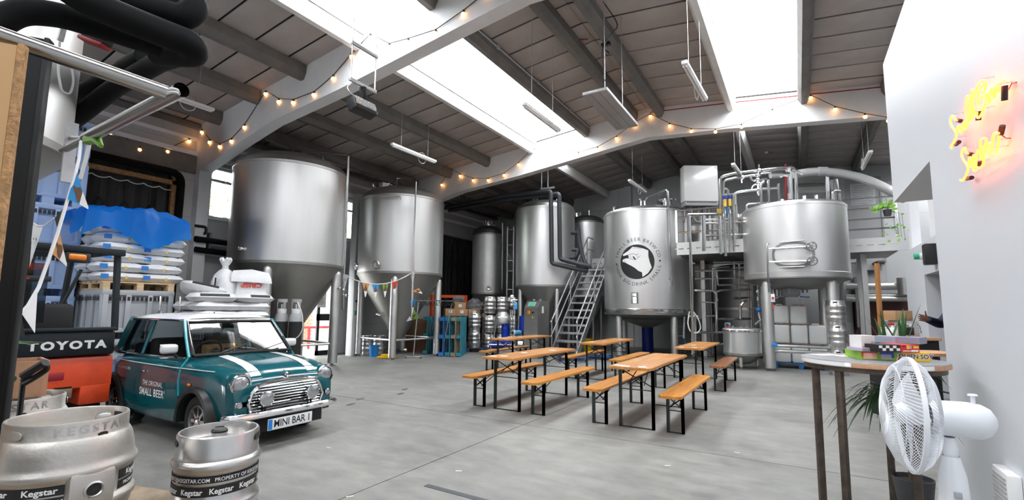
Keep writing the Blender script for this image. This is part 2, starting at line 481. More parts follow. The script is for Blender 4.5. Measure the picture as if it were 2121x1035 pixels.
def wood_mat(name, c1, c2, axis):
    m = mat(name, c1, .35, coat=.15)
    nt = m.node_tree; N = nt.nodes; Lk = nt.links; b = N['Principled BSDF']
    tc = N.new('ShaderNodeTexCoord'); mp = N.new('ShaderNodeMapping')
    mp.inputs['Scale'].default_value = (9,.9,9) if axis == 'y' else (.9,9,9)
    Lk.new(tc.outputs['Object'], mp.inputs[0])
    n = N.new('ShaderNodeTexNoise'); n.inputs['Scale'].default_value = 1.6; n.inputs['Detail'].default_value = 6; n.inputs['Distortion'].default_value = .6
    Lk.new(mp.outputs[0], n.inputs['Vector'])
    cr = N.new('ShaderNodeValToRGB'); e = cr.color_ramp.elements
    e[0].position = .35; e[0].color = (*c2,1); e[1].position = .62; e[1].color = (*c1,1)
    Lk.new(n.outputs['Fac'], cr.inputs['Fac']); Lk.new(cr.outputs['Color'], b.inputs['Base Color'])
wood_mat('bench_wood', (.62,.27,.045), (.44,.16,.025), 'y')
wood_mat('table_wood', (.60,.28,.078), (.45,.185,.045), 'y')
wood_mat('worn_wood', (.36,.15,.06), (.17,.075,.04), 'y')
# ------------------------------------------------------------------ the building
rnd = random.Random(5)
# floor: a dark sub-base with four cast slabs and open joints
fl = struct(MB().box(-13.2, RIGHT_X+.3, FRONT_Y-.5, BACK_Y+.3, -.22, -.03).build('floor', 'roof_gap', None, 0))
JX, JY, g = -3.055, 5.376, .006
for (x0, x1, y0, y1) in ((-13.2, JX-g, FRONT_Y-.5, JY-g), (JX+g, RIGHT_X+.3, FRONT_Y-.5, JY-g), (-13.2, JX-g, JY+g, BACK_Y+.3), (JX+g, RIGHT_X+.3, JY+g, BACK_Y+.3)):
    MB().box(x0, x1, y0, y1, -.06, 0).build('slab', 'concrete_floor', fl, 0)
# strip of worn dark tape and flecks of litter on the slab
MB().box(-2.70, -1.6, 3.10, 3.155, 0, .003).build('tape_strip', 'tape', fl, 0)
for px, py, a in ((950,975,.5),(725,1028,.9),(681,927,.2),(728,803,.4),(683,797,1.2),(1527,937,.1),(1383,964,.6)):
    p = at(px, py)
    MB().box(-.028,.028,-.006,.006,0,.003, Matrix.Translation(p) @ Matrix.Rotation(a,4,'Z')).build('litter_scrap', 'paper', fl, 0)
for px, py in ((838,806),(830,815),(746,826),(727,837)):
    p = at(px, py)
    MB().lathe([(.001,.002),(.10,.002),(.11,0)], 12, (0,0,0), Matrix.Translation(p) @ Matrix.Scale(.4,4,(1,.3,0))).build('floor_stain', 'tape', fl, 0)

# ceiling: two slopes; each board between two purlins is a piece of its own
ang = math.atan(SLOPE)
LP = [-12.6, -11.6, -10.05, -8.5, -6.85, -5.05, -3.65, -3.3]
RP = [-3.3, -2.95, -1.22, .32, 1.85, 3.4, 4.9, 6.0]
for side, xs in ((0, LP), (1, RP)):
    m = MB()
    sky = [s for s in SKYLIGHTS if (s[0] < RIDGE_X) == (side == 0)]
    def slab(x0, x1, y0, y1, t0=.05, t1=.09):
        n = len(m.v)
        m.v += [(x0,y0,zroof(x0)+t0),(x1,y0,zroof(x1)+t0),(x1,y1,zroof(x1)+t0),(x0,y1,zroof(x0)+t0),
                (x0,y0,zroof(x0)+t1),(x1,y0,zroof(x1)+t1),(x1,y1,zroof(x1)+t1),(x0,y1,zroof(x0)+t1)]
        m.f += [tuple(i+n for i in q) for q in [(0,3,2,1),(4,5,6,7),(0,1,5,4),(1,2,6,5),(2,3,7,6),(3,0,4,7)]]
    cols = sorted({(s[0], s[1]) for s in sky}); xa = xs[0]-(.4 if side == 0 else 0)
    for (sx0, sx1) in cols:
        slab(xa, sx0, FRONT_Y-.5, BACK_Y+.3); xa = sx1
        ys = [FRONT_Y-.5]
        for s in sky:
            if s[0] == sx0: ys += [s[2], s[3]]
        ys.append(BACK_Y+.3)
        for k in range(0, len(ys), 2): slab(sx0, sx1, ys[k], ys[k+1])
    slab(xa, xs[-1]+(.4 if side else 0), FRONT_Y-.5, BACK_Y+.3)
    ce = struct(m.build('ceiling', 'roof_gap', None, 0))
    sg = -1 if side == 0 else 1
    cache = {}
    for bi, (ya, yb) in enumerate(BAYS):
        if bi == 0: continue
        pitch = .67
        for si in range(len(xs)-1):
            x0, x1 = xs[si], xs[si+1]
            w = x1-x0
            y = ya+.2
            while y < yb-.05:
                y2 = min(y+pitch, yb)
                xm, ym = (x0+x1)/2, (y+y2)/2
                if any(s[0]-.25 < x0 and x1 < s[1]+.25 and s[2]-.02 < ym < s[3] for s in sky):
                    y = y2; continue
                key = (round(w,3), round(y2-y,3))
                if key not in cache:
                    hx, hy = w/2/math.cos(ang)-.004, (y2-y)/2-.022
                    cache[key] = MB().rbox(-hx,hx,-hy,hy,-.015,.012,.006).mesh('roof_board', 'roof_board', 30)
                o = link_mesh('roof_board', cache[key], ce, (xm, ym, zroof(xm)+.03+rnd.uniform(-.004,.004)))
                o.rotation_euler = (0, sg*ang, 0)
                y = y2
    # purlins run the length of each bay
    for bi, (ya, yb) in enumerate(BAYS):
        for x in xs[1:-1]:
            white = x in (-6.85, -1.22)  # purlins beside rooflights, painted white for the daylight on their faces
            w, d = (.12,.27)
            t = MB()
            z = zroof(x)
            prof = [(x-w, z+.02), (x-w, z-d*.55), (x-w*.45, z-d), (x+w*.45, z-d), (x+w, z-d*.55), (x+w, z+.02)]
            P = [[(p[0], yy, p[1]) for p in prof] for yy in (ya+.15, yb+.05)]
            t.grid(P, True)
            t.build('purlin', 'lit_purlin_kerb_white' if white else 'purlin_concrete', ce, 20)
    # upstand edges of the rooflights and the corrugated clear sheet
    for (x0, x1, y0, y1) in sky:
        t = MB()
        for xe in (x0, x1):
            n = int((y1-y0)/.045); wav = [(y0+(y1-y0)*j/n, zroof(xe)+.11+.035*math.sin(j*.045*2*PI/.27)) for j in range(n+1)]
            for xx in (xe-.02, xe+.02): t.grid([[(xx, q[0], zroof(xe)-.02) for q in wav], [(xx, q[0], q[1]) for q in wav]])
            t.grid([[(xe-.02, q[0], q[1]) for q in wav], [(xe+.02, q[0], q[1]) for q in wav]])
        t.build('rooflight_kerb', 'lit_purlin_kerb_white', ce, 0)
        n = int((y1-y0)/.045)
        P = []
        for xe in (x0-.12, x1+.12):
            P.append([(xe, y0-.05+(y1-y0+.1)*j/n, zroof(xe)+.15+.03*math.sin(j*.045*2*PI/.27)) for j in range(n+1)])
        MB().grid(P).build('rooflight_sheet', 'rooflight_sheet', ce)

# portal frames, painted white
def frame(i, ya, w=.27):
    m = MB()
    low = [(-12.6,0),(-12.36,0),(-12.36,4.74),(-10.65,5.16),(-9.5,5.40),(-7.35,5.60),(-5.0,5.89),(-3.3,6.10),(-1.38,5.97),(.62,5.77),(2.0,5.63),(4.4,5.35),(5.5,4.7),(5.5,0),(6.0,0)]
    top = [(6.0, zroof(6.0)+.03), (RIDGE_X, RIDGE_Z+.03), (-12.6, EAVE_Z+.03)]
    poly = low+top
    Mx = Matrix(((1,0,0,0),(0,0,1,0),(0,1,0,0),(0,0,0,1)))
    tr = geometry.tessellate_polygon([[Vector((p[0],p[1],0)) for p in poly]])
    n = len(poly)
    m.v = [(p[0],ya,p[1]) for p in poly]+[(p[0],ya+w,p[1]) for p in poly]
    m.f = [tuple(t) for t in tr]+[tuple(j+n for j in t) for t in tr]+[(j,(j+1)%n,n+(j+1)%n,n+j) for j in range(n)]
    o = m.build('trim_%d' % i, 'beam_paint', None, 20)
    bm = bmesh.new(); bm.from_mesh(o.data); bmesh.ops.recalc_face_normals(bm, faces=bm.faces[:]); bm.to_mesh(o.data); bm.free()
    return struct(o)
for i, ya in enumerate((-7.65, -.95, 5.66, 12.42)): frame(i+1, ya)

def holed_wall(name, matn, fixed, thick, axis, a0, a1, z0, z1, holes):
    """upright wall with openings, built of blocks round each hole; axis 'y' runs along y at x = fixed"""
    m = MB()
    A = sorted({a0, a1, *[h[0] for h in holes], *[h[1] for h in holes]})
    Z = sorted({z0, z1, *[h[2] for h in holes], *[h[3] for h in holes]})
    for i in range(len(A)-1):
        k = 0
        while k < len(Z)-1:
            am = (A[i]+A[i+1])/2
            def hole(q): return any(h[0] < am < h[1] and h[2] < (Z[q]+Z[q+1])/2 < h[3] for h in holes)
            if hole(k): k += 1; continue
            e = k
            while e+1 < len(Z)-1 and not hole(e+1): e += 1
            if axis == 'y': m.box(min(fixed,fixed+thick), max(fixed,fixed+thick), A[i], A[i+1], Z[k], Z[e+1])
            else: m.box(A[i], A[i+1], min(fixed,fixed+thick), max(fixed,fixed+thick), Z[k], Z[e+1])
            k = e+1
    return struct(m.build(name, matn, None, 0))
LX = -12.6
W1, W2, W3 = (6.05, 7.75, 3.68, 5.02), (10.15, 11.85, 3.68, 5.02), (1.2, 2.6, 3.68, 5.02)
D1, D2, D3 = (1.55, 5.30, 0, 4.62), (8.35, 10.15, 0, 2.65), (14.95, 18.3, 0, 4.55)
wl = holed_wall('wall_left', 'wall_panels', LX, -.28, 'y', FRONT_Y-.3, BACK_Y+.3, 0, EAVE_Z+.05, [W1, W2, D1, D2, D3])
MB().box(LX, LX+.10, FRONT_Y, BACK_Y, 5.12, 5.22).build('wall_ledge', 'white_paint', wl, 0)
MB().box(LX, LX+.05, FRONT_Y, BACK_Y, 5.5, 5.58).build('wall_ledge', 'white_paint', wl, 0)
MB().box(LX, LX+.16, FRONT_Y, BACK_Y, 5.80, 5.9).build('eaves_beam', 'steel_dark', wl, 0)
MB().box(LX, LX+.06, 1.2, 5.7, 4.68, 5.10).build('lintel', 'purlin_concrete', wl, 0)
MB().tube([(LX+.09,5.78,4.4),(LX+.09,5.78,0)], .05, 10).build('drain_pipe', 'black_pipe', wl)
wb = holed_wall('wall_back', 'grey_blocks', BACK_Y, .28, 'x', -12.9, RIGHT_X+.3, 0, RIDGE_Z+.1, [])
wr = holed_wall('wall_right', 'hidden_wall_dark', RIGHT_X, .28, 'y', FRONT_Y-.3, BACK_Y+.3, 0, EAVE_Z+.1, [])
wf = holed_wall('wall_front', 'hidden_wall_dark', FRONT_Y, -.28, 'x', -12.9, RIGHT_X+.3, 0, RIDGE_Z+.1, [(-11.6, -9.2, 0, 2.6)])
# back wall: piers and cable tray
for x in (-5.9, -9.4, 1.35):
    MB().box(x-.15, x+.15, BACK_Y-.14, BACK_Y, 0, zroof(x)).build('pier', 'grey_blocks', wb, 0)
# windows
def window(i, w):
    y0, y1, z0, z1 = w
    m = MB()
    for a in (y0, y1-.06): m.box(LX-.2, LX-.1, a, a+.06, z0, z1)
    for b in (z0, z1-.06, z1-.38): m.box(LX-.2, LX-.1, y0+.06, y1-.06, b, b+.06)
    m.box(LX-.2, LX-.1, (y0+y1)/2-.03, (y0+y1)/2+.03, z0+.06, z1-.06)
    o = struct(m.build('window_%d' % i, 'white_paint', None, 0))
    ym = (y0+y1)/2
    for (a, b, c, d) in ((y0+.06, ym-.03, z0+.06, z1-.38), (ym+.03, y1-.06, z0+.06, z1-.38), (y0+.06, ym-.03, z1-.32, z1-.06), (ym+.03, y1-.06, z1-.32, z1-.06)):
        MB().box(LX-.155, LX-.145, a, b, c, d).build('pane', 'clear_glass', o, 0)
    MB().box(LX-.1, LX+.03, y0-.03, y1+.03, z0-.05, z0).build('window_sill', 'white_paint', o, 0)
    MB().tube([(LX-.08, ym-.5, z1-.4), (LX-.02, ym-.45, z1-.33), (LX-.02, ym-.3, z1-.37)], .008, 6).build('window_stay', 'steel_dark', o)
window(1, W1); window(2, W2)
# goods door with a dark folding shutter behind a lattice gate
def lattice(parent, x, y0, y1, z0, z1, step=.42, matn='black_metal'):
    n = int((y1-y0)/step)
    for k in range(n+1):
        y = y0+(y1-y0)*k/n
        MB().box(x-.012, x+.012, y-.015, y+.015, z0, z1).build('gate_bar', matn, parent, 0)
    for zz in (z0+.5, z0+1.7, z0+2.9):
        for k in range(n):
            a = y0+(y1-y0)*k/n; b = y0+(y1-y0)*(k+1)/n
            m = MB()
            for (p, q) in (((a,zz),(b,zz+.8)), ((b,zz),(a,zz+.8))):
                m.tube([(x+.02,p[0],p[1]),(x+.02,q[0],min(q[1],z1))], .012, 4)
            m.build('gate_cross', matn, parent)
def shutter_door(i, d):
    y0, y1, z0, z1 = d
    o = struct(MB().box(LX-.26, LX-.2, y0, y1, z0, z1).build('door_%d' % i, 'dark_void', None, 0))
    n = int((y1-y0)/.3)
    for k in range(n):
        a = y0+(y1-y0)*k/n; b = y0+(y1-y0)*(k+1)/n
        MB().add([(LX-.2,a,z0),(LX-.12,(a+b)/2,z0),(LX-.2,b,z0),(LX-.2,a,z1),(LX-.12,(a+b)/2,z1),(LX-.2,b,z1)], [(0,1,4,3),(1,2,5,4)]).build('shutter_leaf', 'dark_shutter', o, 0)
    lattice(o, LX-.07, y0+.05, y1-.05, z0+.05, z1-.35)
    return o
d1 = shutter_door(1, D1); d3 = shutter_door(3, D3)
MB().tube([(LX+.05,D1[1]+.06,0),(LX+.05,D1[1]+.06,D1[3]-.02),(LX+.05,D1[0]-.06,D1[3]-.02),(LX+.05,D1[0]-.06,0)], .085, 10, sm=.25).build('dock_seal', 'black_pipe', d1)
t = MB()
for a in (D1[0], D1[1]-.09): t.box(LX-.12, LX-.02, a, a+.09, 0, D1[3])
t.box(LX-.12, LX-.02, D1[0], D1[1], D1[3]-.3, D1[3]-.2)
t.build('wood_lining', 'osb_edge', d1, 0)
t = MB()
for k in range(12):
    t.tube(catenary((LX-.05, D1[0]+k*.31, 4.22), (LX-.05, D1[0]+k*.31+.31, 4.22), .05, 5), .012, 5)
t.build('seal_ribbon', 'cable_white', d1)
# side door standing open to the street
o = struct(MB().box(LX-.2, LX-.02, D2[0]-.0, D2[0]+.08, 0, D2[3]).box(LX-.2, LX-.02, D2[1]-.08, D2[1], 0, D2[3]).box(LX-.2, LX-.02, D2[0], D2[1], D2[3]-.08, D2[3]).build('door_2', 'black_metal', None, 0))
MB().box(LX-.02, LX+.03, D2[0]+.1, D2[0]+.16, 0, 2.5).box(LX-.02, LX+.03, D2[1]-.8, D2[1]-.72, 0, 2.5).box(LX-.02, LX+.03, D2[1]-.1, D2[1]-.02, 0, 2.5).box(LX-.02, LX+.03, D2[1]-.8, D2[1]-.1, .0, .14).box(LX-.02, LX+.03, D2[1]-.8, D2[1]-.1, 1.05, 1.25).box(LX-.02, LX+.03, D2[1]-.8, D2[1]-.1, 2.35, 2.5).build('door_leaf', 'black_metal', o, 0)
MB().box(LX, LX+.006, D2[1]-.72, D2[1]-.1, .14, 1.05).build('pane', 'clear_glass', o, 0)
MB().box(LX, LX+.006, D2[1]-.72, D2[1]-.1, 1.25, 2.35).build('pane', 'clear_glass', o, 0)
nt = MB().box(LX+.03, LX+.035, 9.32, 9.62, 1.45, 1.95).build('door_notice', 'paper', o, 0)
MB().lathe([(.055,0),(.07,0),(.07,.004),(.055,.004),(.055,0)], 20, (0,0,0), basis((LX+.036,9.47,1.86),(0,1,0),(0,0,1))).build('prohibition_sign', 'bag_red', nt, 0)
mm = MB()
for k in range(6): mm.box(LX+.0355, LX+.0365, 9.36, 9.58-.03*(k % 3), 1.72-.035*k, 1.73-.035*k)
mm.build('printed_lines', 'ink_grey', nt, 0)

# outside, seen through the openings
struct(MB().box(-60, -12.86, -30, 50, -.25, -.08).build('trim_10', 'outside_ground', None, 0))
bw = thing('street_wall', 'sunlit brick wall across the yard seen through the open side door', 'wall', (-17.2, 13, -.08))
MB().box(-.2, 0, -2.6, 6, 0, 2.9).build('mortar_bed', 'outside_ground', bw, 0)
bm1 = MB().rbox(0,.02,-.105,.105,-.032,.032,.006)
mat('brick', (.42,.22,.14), .85, noise=.2, scale=3)
bme = bm1.mesh('brick', 'brick', 0)
for r_ in range(32):
    for k in range(9):
        link_mesh('brick', bme, bw, (0, -2.45+k*.225+(.11 if r_ % 2 else 0), .06+r_*.075))
MB().rbox(.0,1.6,-.035,.035,.75,.83,.01).rbox(.2,.28,-.04,.04,0,.8,.01).rbox(1.3,1.38,-.04,.04,0,.8,.01).build('barrier_rail', 'red_pipe', tag_e := thing('street_barrier', 'low red barrier rail out in the yard beyond the side door', 'barrier', (-15.6, 11.0, -.08), R(75)), 0)
def tree(loc, h, rad, label, seed):
    rr = random.Random(seed)
    t = thing('yard_tree', label, 'tree', loc, 0, 'trees outside the windows')
    MB().tube([(0,0,0),(.1,0,h*.4),(0,.1,h*.8)], [.2,.15,.06], 8).build('trunk', 'bark', t)
    m = MB()
    for k in range(1500):
        u = Vector((rr.gauss(0,1), rr.gauss(0,1), rr.gauss(0,1))).normalized()*rad*rr.uniform(.35,1)
        p = Vector((u.x, u.y, h*.68+u.z*1.15))
        a = Vector((rr.uniform(-1,1), rr.uniform(-1,1), rr.uniform(-1,1))).normalized(); b = a.orthogonal().normalized()
        s = rr.uniform(.12,.25)
        m.add([p-a*s, p+b*s*.5, p+a*s, p-b*s*.5], [(0,1,2,3)])
    f = m.build('foliage', 'tree_leaf', t, 0); f['kind'] = 'stuff'
tree((-18.5, 9.4, -.08), 7.0, 2.4, 'leafy yard tree outside the window left of the largest tank', 2)
tree((-18.8, 16.4, -.08), 6.6, 2.4, 'leafy yard tree outside the window between the two large tanks', 3)

# taproom wall (the one with the neon), with its bulkhead beyond the opening
NX = .97
struct(MB().box(NX, NX+.22, -3.0, 4.97, 0, 4.33).build('wall_taproom', 'neon_wall_paint', None, 0))
struct(MB().box(NX, 2.6, 4.97, 6.70, 2.69, 4.33).build('wall_bulkhead', 'neon_wall_paint', None, 0))
# far partition with the doorway, mezzanine deck behind it
wp = holed_wall('wall_partition', 'neon_wall_paint', 1.95, .45, 'y', 7.4, 12.74, 0, 2.72, [(9.2, 11.03, 0, 2.14)])
struct(MB().box(2.4, RIGHT_X, 7.4, 12.74, 2.5, 2.72).build('floor_mezzanine', 'grey_paint', None, 0))
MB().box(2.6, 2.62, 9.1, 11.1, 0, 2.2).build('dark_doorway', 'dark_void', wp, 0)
MB().box(2.05, 2.2, 12.45, 12.7, 2.72, 5.5).build('column', 'white_paint', wp, 0)
MB().box(2.3, 2.36, 11.2, 12.2, 2.72, 4.9).build('white_board', 'white_paint', wp, 0)
MB().box(2.28, 2.31, 11.2, 12.2, 3.72, 3.74).build('board_joint', 'grey_paint', wp, 0)
baseb = struct(MB().box(1.93, 1.95, 7.4, 9.2, 0, .14).box(1.93, 1.95, 11.03, 12.74, 0, .14).build('baseboard_partition', 'grey_paint', None, 0))
# back wall: grey louvred doors by the mezzanine end, maroon shutter below
def louvre_door(name, M, w, h, z0):
    o = struct(MB().box(-w/2, w/2, -.06, 0, z0, z0+h, M).build(name, 'grey_door', None, 0))
    t = MB().box(-w/2-.05, -w/2, -.08, 0, z0, z0+h+.05, M).box(w/2, w/2+.05, -.08, 0, z0, z0+h+.05, M).box(-w/2, w/2, -.08, 0, z0+h, z0+h+.05, M)
    t.build('door_frame', 'grey_paint', o, 0)
    MB().box(-w*.36, w*.36, -.075, -.06, z0+h-.85, z0+h-.13, M).build('louvre_frame', 'white_paint', o, 0)
    for k in range(9):
        MB().box(-w*.32, w*.32, -.10, -.075, z0+h-.80+k*.072, z0+h-.80+k*.072+.03, M).build('louvre_slat', 'galvanised', o, 0)
    return o
louvre_door('door_4', Matrix.Translation((1.98, BACK_Y-.02, 0)), .9, 2.75, 3.1)
struct(MB().box(1.45, 4.2, BACK_Y-.05, BACK_Y-.01, 0, 2.0).build('door_5', 'maroon', None, 0))
# ------------------------------------------------------------------ tanks
FACE = lambda c: math.atan2(-c[1], -c[0])            # side of a tank that looks at the hall's middle (towards the camera)
def cone_patch(m, c, r, z0, zc, az, zmid, hw, hh, off=.006, rb=.12):
    """oval reinforcing pad lying on a cone"""
    def rad(z): return rb+(r-rb)*(z-zc)/(z0-zc)
    ctr = None; ring = []
    for k in range(20):
        a = 2*PI*k/20
        z = min(zmid+hh*math.sin(a), z0-.005); rr = rad(z)+off
        ring.append((c[0]+rr*math.cos(az+hw*math.cos(a)/rad(zmid)), c[1]+rr*math.sin(az+hw*math.cos(a)/rad(zmid)), z))
    rr = rad(zmid)+off
    n = len(m.v); m.v += [(c[0]+rr*math.cos(az), c[1]+rr*math.sin(az), zmid)]+ring
    m.f += [(n, n+1+(k+1) % 20, n+1+k) for k in range(20)]
def port(parent, c, r, az, z, pr, name='sight_port', M2='steel_pipe'):
    ax = Vector((math.cos(az), math.sin(az), 0)); tg = Vector((-ax.y, ax.x, 0))
    M = basis((c[0]+ax.x*(r-.03), c[1]+ax.y*(r-.03), z), tg, (0,0,1), ax)
    p = MB().lathe([(pr*.75,0),(pr*.75,.05),(pr,.05),(pr,.09),(pr*.78,.10),(pr*.7,.07),(.001,.06)], 18, (0,0,0), M).build(name, M2, parent)
    for k in range(6):
        a = k*PI/3
        MB().cyl((pr*.88*math.cos(a), pr*.88*math.sin(a), .08), (pr*.88*math.cos(a), pr*.88*math.sin(a), .12), pr*.1, 6, None, M).build('bolt', 'chrome', p)
    return p
def fermenter(name, label, c, r, z0, z1, dome, zc, legaz, legR, legr, mats=('steel','steel_satin','steel_cone_shaded'), group=None, nleg=4, brace=.75, cone=True, rb=.12, pads=True, band=True):
    t = thing(name, label, 'tank', (0,0,0), 0, group)
    MB().lathe([(r,z0),(r,z0+(z1-z0)*.5),(r,z1)], 72, (c[0],c[1],0)).build('shell', mats[0], t)
    prof = [(r,z1),(r+.012,z1+.005),(r+.012,z1+.06),(r*.985,z1+.085)]
    for k in range(1,9):
        a = k/8*PI/2
        prof.append((max(.001, r*.985*math.cos(a)), z1+.085+dome*math.sin(a)))
    MB().lathe(prof, 72, (c[0],c[1],0)).build('top_dome', mats[1], t)
    if cone:
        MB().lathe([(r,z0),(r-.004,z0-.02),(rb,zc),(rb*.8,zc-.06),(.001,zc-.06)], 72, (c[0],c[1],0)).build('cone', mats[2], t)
    else:
        MB().lathe([(r,z0),(r*.99,z0-.03),(r*.75,z0-.14),(r*.4,z0-.25),(.001,z0-.29)], 72, (c[0],c[1],0)).build('dished_base', mats[2], t)
    if band: MB().lathe([(r+.004,z0-.035),(r+.012,z0-.03),(r+.012,z0+.03),(r+.003,z0+.035)], 72, (c[0],c[1],0)).build('weld_band', mats[2], t)
    tops = []
    for k in range(nleg):
        a = legaz+k*2*PI/nleg
        p = Vector((c[0]+legR*math.cos(a), c[1]+legR*math.sin(a), 0))
        zt = z0-.02 if not cone else z0-(r-legR-legr*.2)*(z0-zc)/(r-rb)*.55
        lg = MB().lathe([(legr,.07),(legr,zt-legr),(legr*.92,zt-legr*.55),(legr*.7,zt-legr*.2),(legr*.3,zt-.01),(.001,zt)], 20, p).build('leg', 'steel_satin', t)
        MB().cyl(p+Vector((0,0,.02)), p+Vector((0,0,.07)), legr*.35, 10).lathe([(.001,0),(legr*.8,0),(legr*.8,.02),(.001,.02)], 14, p).build('levelling_foot', 'steel_dark', lg)
        if cone and pads:
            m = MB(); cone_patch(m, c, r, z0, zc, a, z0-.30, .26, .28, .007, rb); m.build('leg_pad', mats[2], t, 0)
        tops.append(p)
    if brace:
        for k in range(nleg):
            a, b = tops[k], tops[(k+1) % nleg]
            MB().tube([a+Vector((0,0,brace)), b+Vector((0,0,brace))], legr*.28, 10).build('leg_brace', 'steel_pipe', t)
    return t
def manway(t, c, x, y, z, r=.24, h=.2):
    o = MB().lathe([(r,z-.1),(r,z+h),(r*1.15,z+h),(r*1.15,z+h+.04),(r*.9,z+h+.07),(.001,z+h+.10)], 28, (x,y,0)).build('manway', 'steel_pipe', t)
    for k in range(8):
        a = k*PI/4
        MB().cyl((x+r*1.12*math.cos(a), y+r*1.12*math.sin(a), z+h-.06), (x+r*1.12*math.cos(a), y+r*1.12*math.sin(a), z+h+.09), .018, 6).build('clamp_bolt', 'steel_dark', o)
    return o
cA, cB, cC, cD, cE, cF, cG = (-11.05,7.25), (-10.57,10.76), (-10.55,15.55), (-7.9,15.4), (-7.35,18.05), (-4.24,15.55), (-.04,14.3)
# A: the largest, nearest the car
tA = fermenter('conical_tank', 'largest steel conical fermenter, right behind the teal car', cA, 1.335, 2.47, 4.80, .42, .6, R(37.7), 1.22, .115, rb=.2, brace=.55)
zt = 5.3
MB().tube([(cA[0],cA[1],zt-.05),(cA[0],cA[1],zt+.16),pd(722,320,12.0),pd(716,480,12.0),pd(711,590,11.9),pd(710,640,11.9)], .03, 10, sm=.08).build('cleaning_pipe', 'steel_pipe', tA)
for (px, py) in ((712,600),(704,597),(716,612)):
    q = pd(px,py,11.9); MB().sphere(q, .045, 10, 6).cyl(q-Vector((.09,0,0)), q+Vector((.09,0,0)), .02, 8).build('valve', 'chrome', tA)
for k, (dx, dy) in enumerate(((.3,.2),(.5,-.1),(.1,-.3),(.7,.35))):
    p = Vector((cA[0]+dx, cA[1]+dy, 5.2)); MB().cyl(p-Vector((0,0,.05)), p+Vector((0,0,.16)), .03, 8).cyl(p+Vector((-.1,0,.16)), p+Vector((.1,0,.16)), .02, 6).build('top_fitting', 'steel_dark', tA)
port(tA, cA, 1.335, R(-78), 2.75, .05, 'sample_port')
# B: second
tB = fermenter('conical_tank', 'second large steel conical fermenter with bunting strung from it', cB, 1.29, 2.47, 4.70, .42, .55, R(37), 1.17, .105, rb=.16, brace=.55)
manway(tB, cB, cB[0]-.35, cB[1]-.55, 5.02, .27, .2)
m = MB().lathe([(.03,0),(.06,0),(.06,.06),(.03,.06)], 12, (cB[0]+.75, cB[1]+.1, 5.06)); m.build('lifting_eye', 'steel_dark', tB)
MB().tube([(cB[0]-.1,cB[1]-.2,5.25), (cB[0],cB[1]-.3,5.5), pd(862,372,13.6), pd(857,500,13.55), pd(855,640,13.5)], .022, 10, sm=.1).build('cleaning_pipe', 'steel_pipe', tB)
MB().tube([pd(787,407,13.55), pd(830,407,13.5), pd(830,412,13.5)], .022, 8).build('handrail', 'steel_satin', tB)
fB = FACE(cB)
port(tB, cB, 1.29, fB-R(31), 2.68, .12); port(tB, cB, 1.29, fB-R(80), 2.68, .12)
MB().tube([pd(780,650,13.6), pd(788,652,13.5), pd(794,647,13.5), pd(796,656,13.5)], .025, 8).build('outlet_valve', 'chrome', tB)
q = pd(840,724,13.9); MB().cyl(pd(832,719,13.9), q, .02, 8).sphere(q, .05, 10, 6).build('drain_valve', 'chrome', tB)
# C: dark, far corner
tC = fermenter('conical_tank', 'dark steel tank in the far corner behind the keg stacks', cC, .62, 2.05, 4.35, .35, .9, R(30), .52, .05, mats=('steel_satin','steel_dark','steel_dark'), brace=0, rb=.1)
manway(tC, cC, cC[0], cC[1], 4.7, .16, .18)
port(tC, cC, .62, FACE(cC)+R(5), 2.25, .09)
MB().tube([pd(1041,462,18.0), pd(1040,600,18.0)], .03, 8).build('sight_tube', 'steel_pipe', tC)
# D: cylinder tank left of the stairs
tD = fermenter('conical_tank', 'steel conical tank left of the staircase with black lagged pipes in front', cD, 1.08, 2.28, 5.02, .34, .7, R(-38), .97, .075, rb=.12, brace=0, mats=('steel','steel','steel_cone_shaded'))
for (dx, dy, h) in ((-.35,-.3,.2),(-.15,-.35,.22),(.25,-.2,.2),(.45,.05,.18),(.1,.1,.24)):
    p = Vector((cD[0]+dx, cD[1]+dy, 5.32)); MB().cyl(p, p+Vector((0,0,h)), .03, 8).tube([p+Vector((0,0,h)), p+Vector((.06,0,h+.06)), p+Vector((.12,0,h))], .02, 6).build('top_fitting', 'steel_pipe', tD)
lp = thing('lagged_pipework', 'pair of black lagged pipes dropping in front of the tank by the stairs', 'pipe')
MB().tube([pd(915,432,19.2), pd(1040,406,17.4), pd(1141,396,15.9), pd(1143,545,15.9), pd(1195,557,15.7), pd(1218,560,15.7)], .075, 12, sm=.1).build('lagged_pipe', 'insulation', lp)
MB().tube([pd(930,436,19.0), pd(1060,412,17.2), pd(1158,401,15.8), pd(1160,536,15.8), pd(1205,548,15.6), pd(1225,552,15.6)], .075, 12, sm=.1).build('lagged_pipe', 'insulation', lp)
MB().tube([pd(1198,472,15.9), pd(1200,500,15.9), pd(1208,535,15.8), pd(1218,552,15.7)], .065, 10, sm=.1).build('lagged_pipe', 'insulation', lp)
MB().tube([pd(1184,482,16.1), pd(1200,482,15.9)], .07, 10).tube([pd(1180,534,16.0), pd(1192,533,15.9), pd(1198,517,15.9), pd(1185,517,16.0)], .06, 10, sm=.05).build('lagged_branch', 'insulation', lp)
for (px, py0, py1, D) in ((1122,338,390,16.3),(1135,342,390,16.3),(952,358,412,18.8),(967,388,415,18.8)):
    MB().cyl(pd(px,py0,D), pd(px,py1,D), .012, 6).build('hanger_rod', 'galvanised', lp)
MB().tube([pd(1120,391,16.2), pd(1148,388,15.9)], .03, 6).build('hanger_bracket', 'galvanised', lp)
